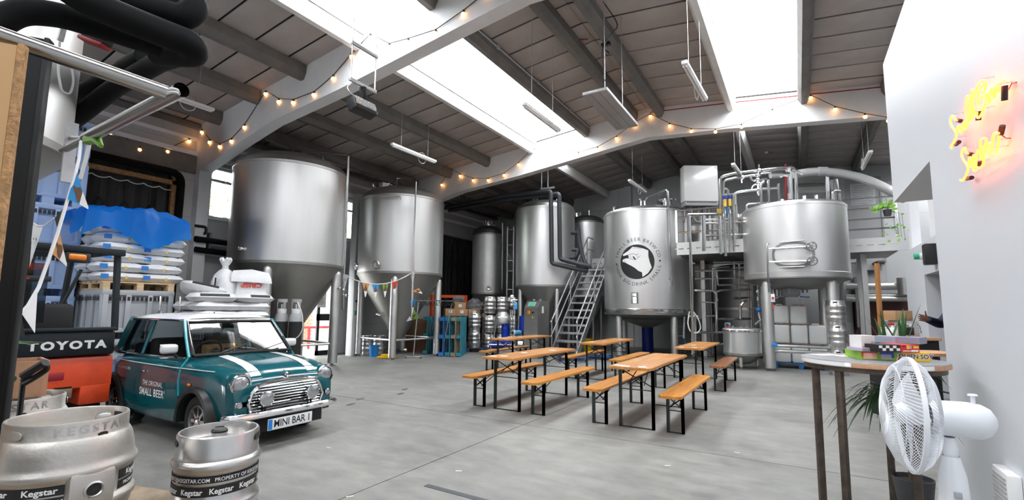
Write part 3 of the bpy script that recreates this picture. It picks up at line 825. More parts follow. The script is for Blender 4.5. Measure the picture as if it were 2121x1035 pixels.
# E: behind
tE = fermenter('conical_tank', 'narrow steel tank glimpsed behind the staircase handrail', cE, .72, 2.0, 4.95, .3, .8, R(45), .6, .05, brace=0, mats=('steel','steel_dark','steel_cone_shaded'))
manway(tE, cE, cE[0]-.3, cE[1]-.3, 5.15, .15, .2)
MB().cyl((cE[0]+.2,cE[1]-.2,5.2), (cE[0]+.2,cE[1]-.2,5.5), .025, 8).build('vent_stub', 'steel_pipe', tE)
# F: the one with the emblem
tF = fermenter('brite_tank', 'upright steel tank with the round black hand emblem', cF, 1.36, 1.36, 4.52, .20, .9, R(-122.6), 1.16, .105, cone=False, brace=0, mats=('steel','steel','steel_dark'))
MB().lathe([(1.365,1.36),(1.37,1.37),(1.37,1.50),(1.362,1.51)], 72, (cF[0],cF[1],0)).build('base_band', 'steel_pipe', tF)
MB().lathe([(1.0,1.2),(.5,1.04),(.15,.92),(.001,.92)], 40, (cF[0],cF[1],0)).build('lower_cone', 'steel_dark', tF)
o = MB().lathe([(.20,4.5),(.20,4.92),(.30,4.92),(.31,4.98),(.2,5.03),(.001,5.06)], 28, (cF[0]+.85*math.cos(R(-20)), cF[1]+.85*math.sin(R(-20)), 0)).build('manway', 'steel_pipe', tF)
MB().tube([pd(1335,421,15.6), pd(1340,408,15.5), pd(1383,392,14.45), pd(1387,500,14.25), pd(1391,592,14.15)], .03, 10, sm=.1).build('cleaning_pipe', 'steel_pipe', tF)
for (px, py) in ((1271,430),(1327,414),(1335,418)):
    p = pd(px,py,15.2); MB().cyl(p-Vector((0,0,.2)), p, .04, 8).cyl(p, p+Vector((0,0,.03)), .07, 10).build('top_fitting', 'steel_pipe', tF)
for (px, py) in ((1386,578),(1389,590)):
    p = pd(px,py,14.2); MB().cyl(p-Vector((.05,0,0)), p+Vector((.05,0,0)), .02, 6).build('pipe_clip', 'chrome', tF)
azL = FACE(cF)-R(12)
logo = wrap(poly_fill([(.53*math.cos(2*PI*k/48), .53*math.sin(2*PI*k/48)) for k in range(48)], .003), cF, 1.36, azL, 2.93).build('emblem_disc', 'ink_black', tF, 0)
hand = [(255,275),(320,240),(358,213),(375,193),(430,200),(500,218),(552,240),(552,310),(565,370),(586,432),(545,495),(485,538),(480,486),(440,468),(405,436),(365,410),(320,386),(285,366),(256,358),(252,342),(266,328),(300,320),(333,322),(328,282),(300,284),(268,292)]
k_ = .53/197
hm = poly_fill([((x-421)*k_, -(y-365)*k_) for x, y in hand][::-1], .006)
wrap(hm, cF, 1.36, azL, 2.93).build('emblem_hand', 'ink_white', logo, 0)
def stroke(pts, w):
    m = MB()
    for (a, b) in zip(pts[:-1], pts[1:]):
        A = Vector(((a[0]-421)*k_, -(a[1]-365)*k_, .009)); B = Vector(((b[0]-421)*k_, -(b[1]-365)*k_, .009))
        d = (B-A).normalized(); nn = Vector((-d.y, d.x, 0))*w/2
        m.add([A-nn, B-nn, B+nn, A+nn], [(0,1,2,3)])
    return m
for pts, w in (([(330,280),(380,270),(420,285),(445,275)], .010), ([(335,322),(360,330),(395,340),(420,338)], .010), ([(385,303),(398,325),(412,338)], .04), ([(420,285),(440,320),(425,338)], .008), ([(440,320),(470,296)], .008), ([(266,345),(285,348),(296,362)], .007), ([(372,208),(440,212),(478,222)], .007), ([(345,290),(360,312)], .007)):
    wrap(stroke(pts, w), cF, 1.36, azL, 2.93).build('emblem_line', 'ink_black', logo, 0)
def ring_text(s, rad, a_mid, top, size, space):
    m = MB(); widths = []
    for ch in s:
        widths.append(size*(.30 if ch == ' ' else .34 if ch == 'I' else .86 if ch in 'MW' else .66)*space)
    tot = sum(widths); u = -tot/2
    for ch, w in zip(s, widths):
        um = u+w/2; u += w
        if ch == ' ': continue
        g = text_mb(ch, size, .0)
        if top:
            a = a_mid-um/rad; M = Matrix.Translation((rad*math.cos(a), rad*math.sin(a), .004)) @ Matrix.Rotation(a-PI/2, 4, 'Z')
        else:
            a = a_mid+um/rad; M = Matrix.Translation((rad*math.cos(a), rad*math.sin(a), .004)) @ Matrix.Rotation(a+PI/2, 4, 'Z')
        xf(g, M); m.add(g.v, g.f)
    return m
wrap(ring_text('SMALL BEER BREW CO', .685, R(90), True, .15, 1.12), cF, 1.36, azL, 2.93).build('lettering', 'ink_grey', tF, 0)
wrap(ring_text('THINK BIG DRINK SMALL', .685, R(-92), False, .15, 1.12), cF, 1.36, azL, 2.93).build('lettering', 'ink_grey', tF, 0)
for a in (R(183), R(2)):
    d = poly_fill([(.69*math.cos(a)+.028*math.cos(2*PI*k/16), .69*math.sin(a)+.028*math.sin(2*PI*k/16)) for k in range(16)], .004)
    wrap(d, cF, 1.36, azL, 2.93).build('emblem_dot', 'ink_black', tF, 0)
pl = wrap(MB().box(-.11,.11,-.17,.17,0,.01), cF, 1.36, FACE(cF)-R(15), 1.83, .05).build('rating_plate', 'steel_dark', tF, 0)
wrap(MB().box(-.085,.085,.07,.14,.01,.012).box(-.085,.085,-.15,.03,.01,.012), cF, 1.36, FACE(cF)-R(15), 1.83, .05).build('plate_face', 'chrome', pl, 0)
# G: mash vessel on four legs
tG = fermenter('mash_vessel', 'steel mash vessel on tall legs with an oval side hatch', cG, 1.19, 2.30, 4.05, .12, .9, R(-130), .97, .125, cone=False, brace=0, mats=('steel','steel','steel_dark'))
MB().lathe([(1.195,2.29),(1.205,2.30),(1.205,2.42),(1.195,2.43)], 72, (cG[0],cG[1],0)).build('base_band', 'steel_satin', tG)
for (k, zz) in ((0,.63),(0,.50)):
    a0, a1 = R(-130), R(-40)
    MB().tube([(cG[0]+.97*math.cos(a0), cG[1]+.97*math.sin(a0)-.1*k, zz),(cG[0]+.97*math.cos(a1), cG[1]+.97*math.sin(a1), zz)], .045, 10).build('leg_brace', 'steel_pipe', tG)
fG = FACE(cG)
aH = fG-R(1)
def oval(rx, ry, n=28, p=2.6):
    return [(rx*math.copysign(abs(math.cos(2*PI*k/n))**(2/p), math.cos(2*PI*k/n)), ry*math.copysign(abs(math.sin(2*PI*k/n))**(2/p), math.sin(2*PI*k/n))) for k in range(n)]
ha = wrap(MB().prism(oval(.44,.31), 0, .05), cG, 1.19, aH, 2.82, .08).build('hatch_frame', 'steel_dark', tG, 20)
wrap(MB().prism(oval(.37,.25), .05, .085), cG, 1.19, aH, 2.82, .08).build('hatch_door', 'steel', ha, 20)
ax = Vector((math.cos(aH), math.sin(aH), 0)); tg = Vector((-ax.y, ax.x, 0)); O = Vector((cG[0], cG[1], 2.82))+ax*1.29
for dz in (.17,-.17):
    MB().tube([O-tg*.5+Vector((0,0,dz*.95)), O+tg*.34+Vector((0,0,dz))], .022, 8).build('hatch_bar', 'chrome', ha)
    q = O+tg*.38+Vector((0,0,dz))
    Mw = basis(q, tg, (0,0,1), ax)
    m = MB().lathe([(.10,-.012),(.115,0),(.10,.012),(.088,0),(.10,-.012)], 22, (0,0,.03), Mw)
    for k in range(3): m.box(-.09,.09,-.008,.008,.022,.034, Mw @ Matrix.Rotation(k*PI/3,4,'Z'))
    m.build('hand_wheel', 'steel_dark', ha)
MB().tube([O-tg*.28+Vector((0,0,.30)), O+tg*.25+Vector((0,0,.32))], .015, 6).tube([O-tg*.3+Vector((0,0,-.30)), O+tg*.22+Vector((0,0,-.30))], .02, 6).build('hatch_hinge', 'steel_dark', ha)
MB().tube([O-tg*.5+Vector((0,0,.30)), O-tg*.54+Vector((0,0,.25)), O-tg*.54+Vector((0,0,-.9))], .02, 8).build('hatch_pipe', 'steel_pipe', tG)
q = pd(1639,602,12.0)
mo = MB().cyl(q-_r*.15, q+_r*.16, .14, 20).build('stirrer_motor', 'grey_paint', tG)
for k in range(9):
    MB().lathe([(.14,-.006),(.158,-.006),(.158,.006),(.14,.006)], 20, (0,0,0), basis(q-_r*(.12-.03*k), (0,0,1), _f, _r)).build('cooling_fin', 'grey_paint', mo)
rr = random.Random(9)
for k in range(9):
    px = 1600+k*9; p = pd(px, 590+rr.uniform(-6,6), 12.2)
    MB().cyl(pd(px, 570, 12.3), pd(px, 612+rr.uniform(-8,8), 12.2), .022, 8).sphere(p, .04, 8, 5).build('outlet_pipe', 'steel_pipe', tG)
MB().cyl(pd(1596,588,12.2), pd(1662,588,12.2), .022, 8).build('outlet_manifold', 'steel_pipe', tG)
MB().cyl(pd(1596,615,12.1), pd(1632,612,12.1), .015, 6).build('motor_cable', 'galvanised', tG)
for px, py in ((1626,614),(1662,614),(1672,615),(1603,613)):
    p = pd(px,py,12.1); MB().box(p.x-.05,p.x+.05,p.y-.02,p.y+.02,p.z-.015,p.z+.015).build('valve_lever', 'blue_plastic', tG, 0)
for dx, dy, h in ((-.55,.2,.25),(-.2,-.3,.18),(.3,.1,.3),(.55,-.3,.2)):
    MB().cyl((cG[0]+dx,cG[1]+dy,4.1), (cG[0]+dx,cG[1]+dy,4.2+h), .05, 10).build('top_nozzle', 'steel_pipe', tG)
# emergency-stop box on the leg
p = pd(1601,617,11.5)
eb = thing('isolator_box', 'small white isolator box with red button on the mash vessel leg', 'switch', p)
MB().rbox(-.045,.045,-.03,.03,-.10,.10,.01).build('housing', 'white_gloss', eb, 30)
MB().cyl((0,-.03,.0), (0,-.06,.0), .028, 14).build('stop_button', 'red_light', eb)
MB().tube([(0,0,.1),(-.02,.02,.22),(-.06,.05,.3)], .008, 6).tube([(0,0,-.1),(.01,0,-.16)], .006, 6).build('cable', 'black_plastic', eb)
MB().box(-.02,.02,-.005,.005,-.24,-.15).build('lockout_tag', 'bag_red', eb, 0)
# H: small open vessel
cH = (-1.30,13.75)
tH = fermenter('buffer_vessel', 'small squat steel vessel with flat lid beside the mash vessel leg', cH, .45, .38, .93, .03, .2, R(-92), .36, .04, cone=False, brace=0, nleg=3)
MB().lathe([(.46,.93),(.475,.95),(.475,.985),(.44,1.0),(.001,1.01)], 40, (cH[0],cH[1],0)).build('lid', 'steel_pipe', tH)
for dx, dy in ((-.2,-.1),(0,-.15),(.1,.1)): MB().cyl((cH[0]+dx,cH[1]+dy,1.0), (cH[0]+dx,cH[1]+dy,1.09), .03, 8).build('lid_fitting', 'steel_pipe', tH)
# ------------------------------------------------------------------ stairs, platform, pipework
X0, X1, SY0, STOP = -6.72, -5.85, 13.40, 3.2
st = thing('steel_staircase', 'open steel staircase climbing between the two middle tanks', 'staircase')
n = 13
run = 3.25
for x in (X0, X1):
    MB().add([(x-.02,SY0-.05,0),(x-.02,SY0+.22,0),(x-.02,SY0+run+.1,STOP-.12),(x-.02,SY0+run-.1,STOP+.05),(x+.02,SY0-.05,0),(x+.02,SY0+.22,0),(x+.02,SY0+run+.1,STOP-.12),(x+.02,SY0+run-.1,STOP+.05)],
             [(0,1,2,3),(7,6,5,4),(0,3,7,4),(1,5,6,2),(2,6,7,3),(0,4,5,1)]).build('stringer', 'galvanised', st, 0)
tm = MB().box(-(X1-X0)/2+.02,(X1-X0)/2-.02,-.02,.25,-.06,.0).mesh('tread','galvanised',0)
for k in range(n-1):
    z = STOP*(k+1)/n
    link_mesh('tread', tm, st, ((X0+X1)/2, SY0+run*(k+.6)/n, z))
for x in (X0, X1):
    for h, r_ in ((1.0,.024),(.55,.02)):
        MB().tube([(x,SY0+.1,h+.05),(x,SY0+run,STOP+h),(x,SY0+run+.5,STOP+h)], r_, 10).build('handrail', 'galvanised', st)
    for fq in (.05,.5,.97):
        y = SY0+run*fq; MB().cyl((x,y,STOP*fq-.05), (x,y,STOP*fq+1.02), .024, 10).build('rail_post', 'galvanised', st)
# stair tower and staging poles left of the tank
sc = thing('scaffold_tower', 'slim metal scaffold tower standing between the dark corner tank and its neighbour', 'scaffold', (0,0,0))
pA, pB = pd(1050,600,17.9), pd(1063,600,17.9)
for p in (pA, pB):
    MB().cyl((p.x,p.y,0), (p.x,p.y,4.6), .03, 8).build('upright', 'galvanised', sc)
for z in (.6,1.4,2.2,2.9,3.3,3.9,4.5):
    MB().cyl((pA.x,pA.y,z), (pB.x,pB.y,z), .02, 8).build('rung', 'galvanised', sc)
MB().cyl((pA.x,pA.y,3.6), (pB.x,pB.y,3.2), .02, 8).build('diagonal', 'galvanised', sc)

pf = thing('steel_platform', 'raised steel brewing platform with handrails behind the tanks', 'platform')
PZ = 3.08
def deck(x0, x1, y0, y1):
    MB().box(x0,x1,y0,y1,PZ,PZ+.06).build('deck', 'steel_dark', pf, 0)
    kp = MB().box(x0,x1,y0-.02,y0,PZ-.02,PZ+.14).box(x0,x1,y0-.02,y0,PZ+.17,PZ+.34)
    n = max(2, int((x1-x0)/.22))
    for k in range(n+1):
        x = x0+(x1-x0)*k/n; kp.box(x-.05,x+.05,y0-.02,y0,PZ+.14,PZ+.17)
    kp.build('kick_plate', 'steel_satin', pf, 0)
deck(-2.95, -1.0, 14.1, 17.6); deck(1.08, 2.3, 15.45, 17.6); deck(-6.72, -2.95, 17.05, 18.3); deck(-1.0, 1.08, 15.7, 17.6)
for x in (-2.6, 1.6):
    for y in (16.2, 17.4):
        MB().box(x-.06,x+.06,y-.06,y+.06,0,PZ).build('platform_leg', 'steel_satin', pf, 0)
def rails(p0, p1, zs, posts, r_=.022):
    p0 = Vector(p0); p1 = Vector(p1)
    for z in zs: MB().cyl(p0+Vector((0,0,z)), p1+Vector((0,0,z)), r_, 8).build('rail', 'steel_pipe', pf)
    for f_ in posts:
        p = p0.lerp(p1, f_); MB().box(p.x-.03,p.x+.03,p.y-.03,p.y+.03,p.z,p.z+max(zs)+.02).build('rail_post', 'steel_pipe', pf, 0)
rails((1.12,15.5,PZ+.34), (2.28,15.5,PZ+.34), (.25,.52,.80,1.08), (0,1))
rails((1.10,15.5,PZ+.34), (1.10,16.4,PZ+.34), (.25,.52,.80,1.08), (1,))
rails((-2.95,14.15,PZ+.34), (-1.3,14.15,PZ+.34), (.3,.75,.95), (0,.97))
MB().tube([(-1.38,14.2,PZ),(-1.38,14.2,4.7),(-1.75,14.2,4.7)], .05, 6).build('rail_frame', 'steel_satin', pf)
mf = thing('brewhouse_pipework', 'maze of polished steel brewing pipes between the emblem tank and the mash vessel', 'pipework')
def pipe(pts, D, r_=.03, sm=.09, m_='steel_pipe'):
    P = [pd(*(p if len(p) == 3 else (p[0], p[1], D))) for p in pts]
    MB().tube(P, r_, 9, sm=sm).build('pipe', m_, mf)
TOP = 12.70
pipe([(1491,432),(1492,366),(1520,359),(1640,345),(1648,352),(1650,425)], TOP, .036)
pipe([(1498,450),(1499,374),(1520,369),(1592,358)], TOP, .033)
pipe([(1499,390),(1508,391),(1509,440)], TOP, .028)
pipe([(1520,520),(1519,402),(1530,397),(1612,388)], TOP-.1, .034)
pipe([(1555,364),(1556,372),(1562,374),(1588,370)], TOP, .028); pipe([(1557,393),(1559,385),(1566,382),(1580,380)], TOP, .028)
pipe([(1577,432),(1576,380),(1582,376)], TOP-.2, .04); pipe([(1593,430),(1591,372)], TOP-.2, .036); pipe([(1614,422),(1612,380)], TOP-.1, .04)
pipe([(1546,440),(1547,424),(1552,422),(1605,418),(1640,414)], TOP-.1, .025)
pipe([(1580,357),(1600,352),(1628,350),(1632,358),(1634,400)], TOP, .034)
pipe([(1660,362),(1640,350)], TOP, .05)
pipe([(1425,444),(1484,443),(1491,448),(1493,526)], 12.50, .036)
pipe([(1457,446),(1458,520)], 12.50, .055); pipe([(1428,446),(1433,600),(1435,738)], 12.30, .036)
pipe([(1500,432),(1503,530)], 12.60, .038); pipe([(1510,432),(1512,522)], 12.60, .038)
for y in (454,461,487): pipe([(1461,y+1),(1548,y-2)], 12.75, .03)
pipe([(1461,463),(1500,462)], 12.70, .02)
for px, py in ((1569,363),(1569,372),(1570,393),(1571,380),(1537,367),(1572,353)):
    p = pd(px,py,TOP); MB().sphere(p,.085,10,6,(1,1,.7)).cyl(p-Vector((0,0,.16)),p+Vector((0,0,.16)),.03,8).build('butterfly_valve', 'chrome', mf)
for px, py in ((1501,409),(1511,408)):
    p = pd(px,py,TOP-.05); MB().rbox(p.x-.05,p.x+.05,p.y-.04,p.y+.04,p.z-.05,p.z+.05,.015).build('valve_cap', 'blue_motor', mf, 30)
    MB().cyl(p-Vector((0,0,.25)), p-Vector((0,0,.05)), .045, 10).build('valve_body', 'bag_yellow', mf)
for px in (1483,1497,1516,1527,1533,1522):
    MB().cyl(pd(px,443,13.40), pd(px,495,13.40), .07, 12).build('sight_cylinder', 'steel_pipe', mf)
for px, py in ((1490,438),(1523,437)):
    p = pd(px,py,13.10); MB().rbox(p.x-.06,p.x+.06,p.y-.05,p.y+.05,p.z-.08,p.z+.08,.02).build('solenoid', 'bag_yellow' if px < 1500 else 'black_plastic', mf, 30)
p = pd(1506,437,13.00); MB().rbox(p.x-.03,p.x+.03,p.y-.03,p.y+.03,p.z-.14,p.z+.14,.01).build('dosing_pump', 'blue_plastic', mf, 30)
pipe([(1596,362),(1618,361)], TOP, .10); pipe([(1618,361),(1634,361)], TOP, .06)
# lower racks
LOW = 13.9
for pts, r_ in (([(1440,561),(1545,558)],.032), ([(1478,543),(1548,541)],.036), ([(1438,601),(1478,602),(1484,606),(1484,690)],.036), ([(1560,599),(1490,601),(1479,608)],.036), ([(1440,688),(1503,688)],.036), ([(1486,660),(1556,660)],.036),
    ([(1476,555),(1476,602)],.028), ([(1520,540),(1522,602)],.03), ([(1531,545),(1532,640)],.03), ([(1556,575),(1558,690)],.045), ([(1440,577),(1552,575)],.028), ([(1487,590),(1515,589)],.03), ([(1515,590),(1548,590)],.03),
    ([(1468,560),(1475,555),(1510,552)],.025), ([(1484,560),(1487,590)],.025), ([(1550,600),(1550,640),(1562,642)],.03), ([(1533,660),(1534,632),(1542,624),(1556,622)],.04), ([(1484,650),(1482,625),(1487,620)],.03), ([(1426,655),(1445,655)],.035), ([(1418,655),(1416,700)],.025), ([(1440,650),(1440,735)],.04), ([(1455,690),(1455,720)],.028), ([(1455,625),(1484,627)],.022), ([(1521,618),(1552,617)],.04), ([(1443,712),(1502,712)],.03), ([(1555,590),(1566,590)],.02), ([(1462,655),(1486,653)],.03)):
    pipe(pts, LOW, r_)
pipe([(1572,578),(1570,592),(1571,640),(1575,665),(1577,720)], 12.9, .03)
for px, py in ((1571,603),(1571,618),(1572,640)):
    p = pd(px,py,12.9); MB().cyl(p-Vector((0,0,.05)), p+Vector((0,0,.05)), .05, 10).build('union_nut', 'chrome', mf)
p = pd(1572,641,12.8); MB().sphere(p,.07,12,8).build('flow_sensor', 'blue_plastic', mf)
pipe([(1563,672),(1575,662)], 12.8, .035); 
p = pd(1571,712,12.7); MB().rbox(p.x-.1,p.x+.1,p.y-.03,p.y+.03,p.z-.03,p.z+.02,.01).build('valve_lever', 'blue_plastic', mf, 30)
p = pd(1603,714,11.5); MB().rbox(p.x-.05,p.x+.08,p.y-.03,p.y+.03,p.z-.04,p.z+.04,.01).build('valve_lever', 'blue_plastic', mf, 30)
pm = pd(1504,673,13.4)
MB().cyl(pm-_r*.02, pm+_r*.10, .075, 16).build('meter_body', 'flow_blue', mf)
MB().lathe([(.05,0),(.075,0),(.075,.03),(.05,.03),(.05,0)], 18, (0,0,0), basis(pm-_f*.07, _r, _u, -_f)).build('meter_rim', 'chrome', mf)
MB().lathe([(.001,.01),(.05,.01)], 18, (0,0,0), basis(pm-_f*.07, _r, _u, -_f)).build('meter_screen', 'bag_red', mf)
MB().tube([pd(1432,640,13.6), pd(1447,660,13.5), pd(1452,680,13.5), pd(1445,690,13.5), pd(1430,688,13.5), pd(1424,670,13.6), pd(1428,645,13.7)], .018, 8, sm=.2).build('loose_hose', 'cable_white', mf)
for px, D in ((1466,15.6),(1545,16.2)):
    p = pd(px,600,D); MB().box(p.x-.06,p.x+.06,p.y-.06,p.y+.06,0,3.0).build('rack_post', 'steel_dark', mf, 0)
p = pd(1507,640,17.0)
dk = thing('dark_backing_tank', 'broad dark steel tank added under the brewing platform to darken behind the pipes', 'tank', (-1.35,17.3,0))  # tank added to darken the space behind the pipes
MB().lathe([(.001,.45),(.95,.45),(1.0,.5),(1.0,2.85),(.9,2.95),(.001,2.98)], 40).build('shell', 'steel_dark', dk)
for k in range(4):
    a = k*PI/2+.7; MB().cyl((.8*math.cos(a),.8*math.sin(a),0), (.8*math.cos(a),.8*math.sin(a),.48), .05, 10).build('leg', 'steel_satin', dk)
MB().lathe([(1.004,1.5),(1.012,1.51),(1.012,1.58),(1.004,1.59)], 40).build('hoop', 'steel_satin', dk)
pt = thing('filter_column', 'tall dim steel filter column behind the brewing pipes', 'tank', pd(1452,600,16.6)*1.0)
pt.location.z = 0
MB().lathe([(.45,1.2),(.45,4.4),(.35,4.55),(.001,4.6)], 32).build('shell', 'steel_satin', pt)
MB().lathe([(.45,1.2),(.2,.7),(.001,.7)], 32).build('cone', 'steel_dark', pt)
for k in range(3):
    a = k*2*PI/3; MB().cyl((.36*math.cos(a),.36*math.sin(a),0), (.36*math.cos(a),.36*math.sin(a),1.15), .035, 10).build('leg', 'steel_satin', pt)
# white electrical cabinet
cb = thing('electrical_cabinet', 'large blank white cabinet hung high over the brewing platform', 'cabinet', (0,0,0))
a = pd(1416,342,14.3); b = pd(1486,335,14.3); d_ = pd(1420,418,14.3)
w = (Vector((b.x,b.y,0))-Vector((a.x,a.y,0))); L_ = w.length
Mc = basis((a.x,a.y,d_.z), w, Vector((-w.y,w.x,0)), (0,0,1))
hC = a.z-d_.z
MB().rbox(0,L_,0,.35,0,hC,.02,Mc).build('body', 'white_gloss', cb, 30)
m = MB().rbox(.02,L_-.02,-.02,.36,-.14,-.02,.01,Mc); m.build('cable_tray', 'grey_paint', cb, 30)
m = MB()
for k in range(16): m.box(.06+k*(L_-.12)/16, .06+k*(L_-.12)/16+.035, -.025, -.02, -.05, -.02, Mc)
m.build('vent_slots', 'ink_black', cb, 0)
for k in range(7):
    p0 = Mc @ Vector((.1+k*.12,.15,-.12)); p1 = p0+Vector((rnd.uniform(-.3,.3),.1,-.45)); MB().tube(catenary(p0,p1,.2,6), .009, 5).build('cable', 'cable_white' if k % 2 else 'black_plastic', cb)
MB().box(.1,.18,.36,.44,-1.3,hC,Mc).box(L_-.18,L_-.1,.36,.44,-1.3,hC,Mc).build('support_post', 'steel_satin', cb, 0)
# white extraction duct curving across to the taproom
du = thing('extraction_duct', 'fat white duct arching from the mash vessel to the taproom wall', 'duct')
MB().tube([pd(1640,362,13.9), pd(1672,357,13.9), pd(1700,355,13.8), pd(1740,358,13.6), pd(1780,367,13.4), pd(1815,380,13.1), pd(1850,398,12.9), pd(1875,412,12.9)], .125, 18, sm=.3).build('duct_tube', 'white_gloss', du)
MB().tube([pd(1694,355,13.8), pd(1712,355,13.75)], .14, 18).build('duct_collar', 'white_paint', du)
MB().cyl(pd(1634,345,13.9), pd(1636,430,13.9), .09, 12).build('riser', 'white_gloss', du)
MB().cyl(pd(1627,340,13.8), pd(1629,420,13.8), .03, 8).build('red_riser', 'red_pipe', du)
MB().cyl(pd(1713,365,13.8), pd(1714,425,13.8), .05, 8).build('support_post', 'steel_pipe', du)
pipe([(1740,395),(1728,394),(1724,398),(1724,520),(1728,640)], 13.6, .04)
pipe([(1738,400),(1741,470),(1745,640)], 13.8, .05)
pipe([(1648,390),(1716,388)], 14.6, .15, .0, 'steel_satin')
MB().cyl(pd(1726,372,14.2), pd(1732,420,14.2), .12, 14).build('pressure_vessel', 'steel_pipe', mf)
# pipes along the back wall beneath the walkway
bp = thing('wall_pipe_run', 'two long steel pipes running along the back wall above the maroon shutter', 'pipe')
for py0, py1, r_ in ((592,592,.12),(619,618,.10),(612,611,.05)):
    MB().tube([aty(1752,py0,18.7), aty(1885,py1,18.7)], r_, 14).build('pipe', 'steel_satin', bp)
MB().tube([aty(1870,575,18.5), aty(1874,610,18.5)], .16, 12).build('pipe_elbow', 'steel_satin', bp)
for x in (1.6, 4.0): MB().box(x-.03,x+.03,18.6,BACK_Y,1.0,2.6).build('wall_bracket', 'steel_dark', bp, 0)
jb = thing('junction_box', 'grey junction box with brass pipe on the back wall under the walkway', 'box', aty(1801,548,18.95))
MB().rbox(-.3,.3,-.1,.1,-.18,.18,.01).build('housing', 'grey_paint', jb, 30)
MB().tube([(.1,-.1,0),(.2,-.2,.05),(.35,-.2,.05)], .06, 8).build('pipe_stub', 'rust_steel', jb)
# dark ventilation pieces below the mezzanine
# ------------------------------------------------------------------ beer tables and benches
def round_rect(w, l, r, n=4):
    out = []
    for (cx, cy, a0) in ((w/2-r, l/2-r, 0), (-w/2+r, l/2-r, 90), (-w/2+r, -l/2+r, 180), (w/2-r, -l/2+r, 270)):
        for k in range(n+1):
            a = R(a0+90*k/n); out.append((cx+r*math.cos(a), cy+r*math.sin(a)))
    return out
def trestle(t, w, h, top, L, nplank, woodm, inset=.30):
    """folding beer-garden table or bench: planks, end legs with cross bars and X braces"""
    for k in range(nplank):
        x0 = -w/2+w*k/nplank; x1 = -w/2+w*(k+1)/nplank
        gp = .0015 if nplank > 1 else 0
        m = MB()
        poly = [(max(x0+gp, min(x1-gp, p[0])), p[1]) for p in round_rect(w, L, .05)]
        # clip the rounded outline to this plank
        pts = []
        for p in poly:
            if not pts or (abs(p[0]-pts[-1][0])+abs(p[1]-pts[-1][1])) > 1e-5: pts.append(p)
        xs_in = sorted(set(round(q[0],5) for q in pts))
        ymax = lambda x: L/2 if abs(x) <= w/2-.05 else L/2-.05+math.sqrt(max(0,.05**2-(abs(x)-(w/2-.05))**2))
        xs_ = [x0+gp+(x1-x0-2*gp)*j/8 for j in range(9)]
        pts = [(x, -ymax(x)) for x in xs_]+[(x, ymax(x)) for x in reversed(xs_)]
        m.prism(pts, h-top, h-.004)
        m.prism([(p[0]*.996 if nplank == 1 else p[0], p[1]*.998) for p in pts], h-.004, h)
        m.build('plank', woodm, t, 25)
    for s in (-1, 1):
        y = s*(L/2-inset)
        MB().box(-w/2+.03, w/2-.03, y-.04, y+.04, h-top-.022, h-top).build('batten', woodm, t, 0)
        lx = w/2-.045 if w < .4 else w/2-.055
        for sx in (-1, 1):
            MB().box(sx*lx-.017, sx*lx+.017, y-.004, y+.03, 0, h-top-.01).box(sx*lx-.017*1, sx*lx-.017+.006 if sx < 0 else sx*lx+.017, y-.004, y+.03, 0, h-top-.01).build('leg', 'dark_green_metal', t, 0)
        MB().box(-lx, lx, y-.004, y+.012, .004, .016).build('floor_bar', 'dark_green_metal', t, 0)
        MB().box(-lx, lx, y-.003, y+.006, h*.54 if w < .4 else h*.60, h*.54+.012 if w < .4 else h*.60+.012).build('cross_bar', 'dark_green_metal', t, 0)
        br = MB()
        z0, z1 = (h*.60, h-top-.03) if w < .4 else (h*.66, h-top-.03)
        br.tube([(-lx,y+.01,z0),(lx,y+.01,z1)], .008, 5).tube([(lx,y+.014,z0),(-lx,y+.014,z1)], .008, 5)
        br.build('x_brace', 'dark_green_metal', t)
        for sx in (-.5,.5):
            MB().tube([(sx*lx,y,z0+.02),(sx*lx*.6,y-s*.42,h-top-.01)], .007, 5).build('folding_strut', 'dark_green_metal', t)
def table(x, y, label, wood='table_wood'):
    t = thing('beer_table', label, 'table', (x,y,0), 0, 'beer-garden tables')
    trestle(t, .52, .77, .03, 2.2, 3, wood); return t
def bench(x, y, label, wood='bench_wood'):
    t = thing('beer_bench', label, 'bench', (x,y,0), 0, 'beer-garden benches')
    trestle(t, .26, .475, .03, 2.2, 1, wood); return t
table(-1.79, 6.79, 'nearest beer table on the right, its wooden top facing the camera')
table(-3.68, 6.77, 'near beer table on the left of the front row, long orange top')
table(-5.95, 10.35, 'farthest-left beer table, standing by the keg stack')
table(-3.72, 10.4, 'middle beer table of the back row in front of the staircase')
table(-1.80, 10.4, 'right beer table of the back row with a patched darker board', 'table_wood')
bench(-4.18, 6.79, 'bench on the left side of the near left table')
bench(-3.165, 6.76, 'bench on the right side of the near left table')
bench(-2.265, 6.77, 'bench on the left side of the nearest right-hand table')
bench(-1.325, 6.8, 'bench on the right side of the nearest right-hand table')
bench(-1.30, 10.35, 'darker worn bench at far right of the back row', 'worn_wood')
bench(-3.18, 10.3, 'bench to the right of the middle back-row table')
bench(-2.32, 10.1, 'bench half hidden beyond the nearest table, left of the far right table')
bench(-4.22, 10.3, 'bench to the left of the middle back-row table')
bench(-6.35, 10.3, 'bench left of the farthest-left table beside the kegs')
mt = MB().rbox(-.05,.05,-.05,.05,0,.002,.0008).mesh('beer_mat','paper',0)
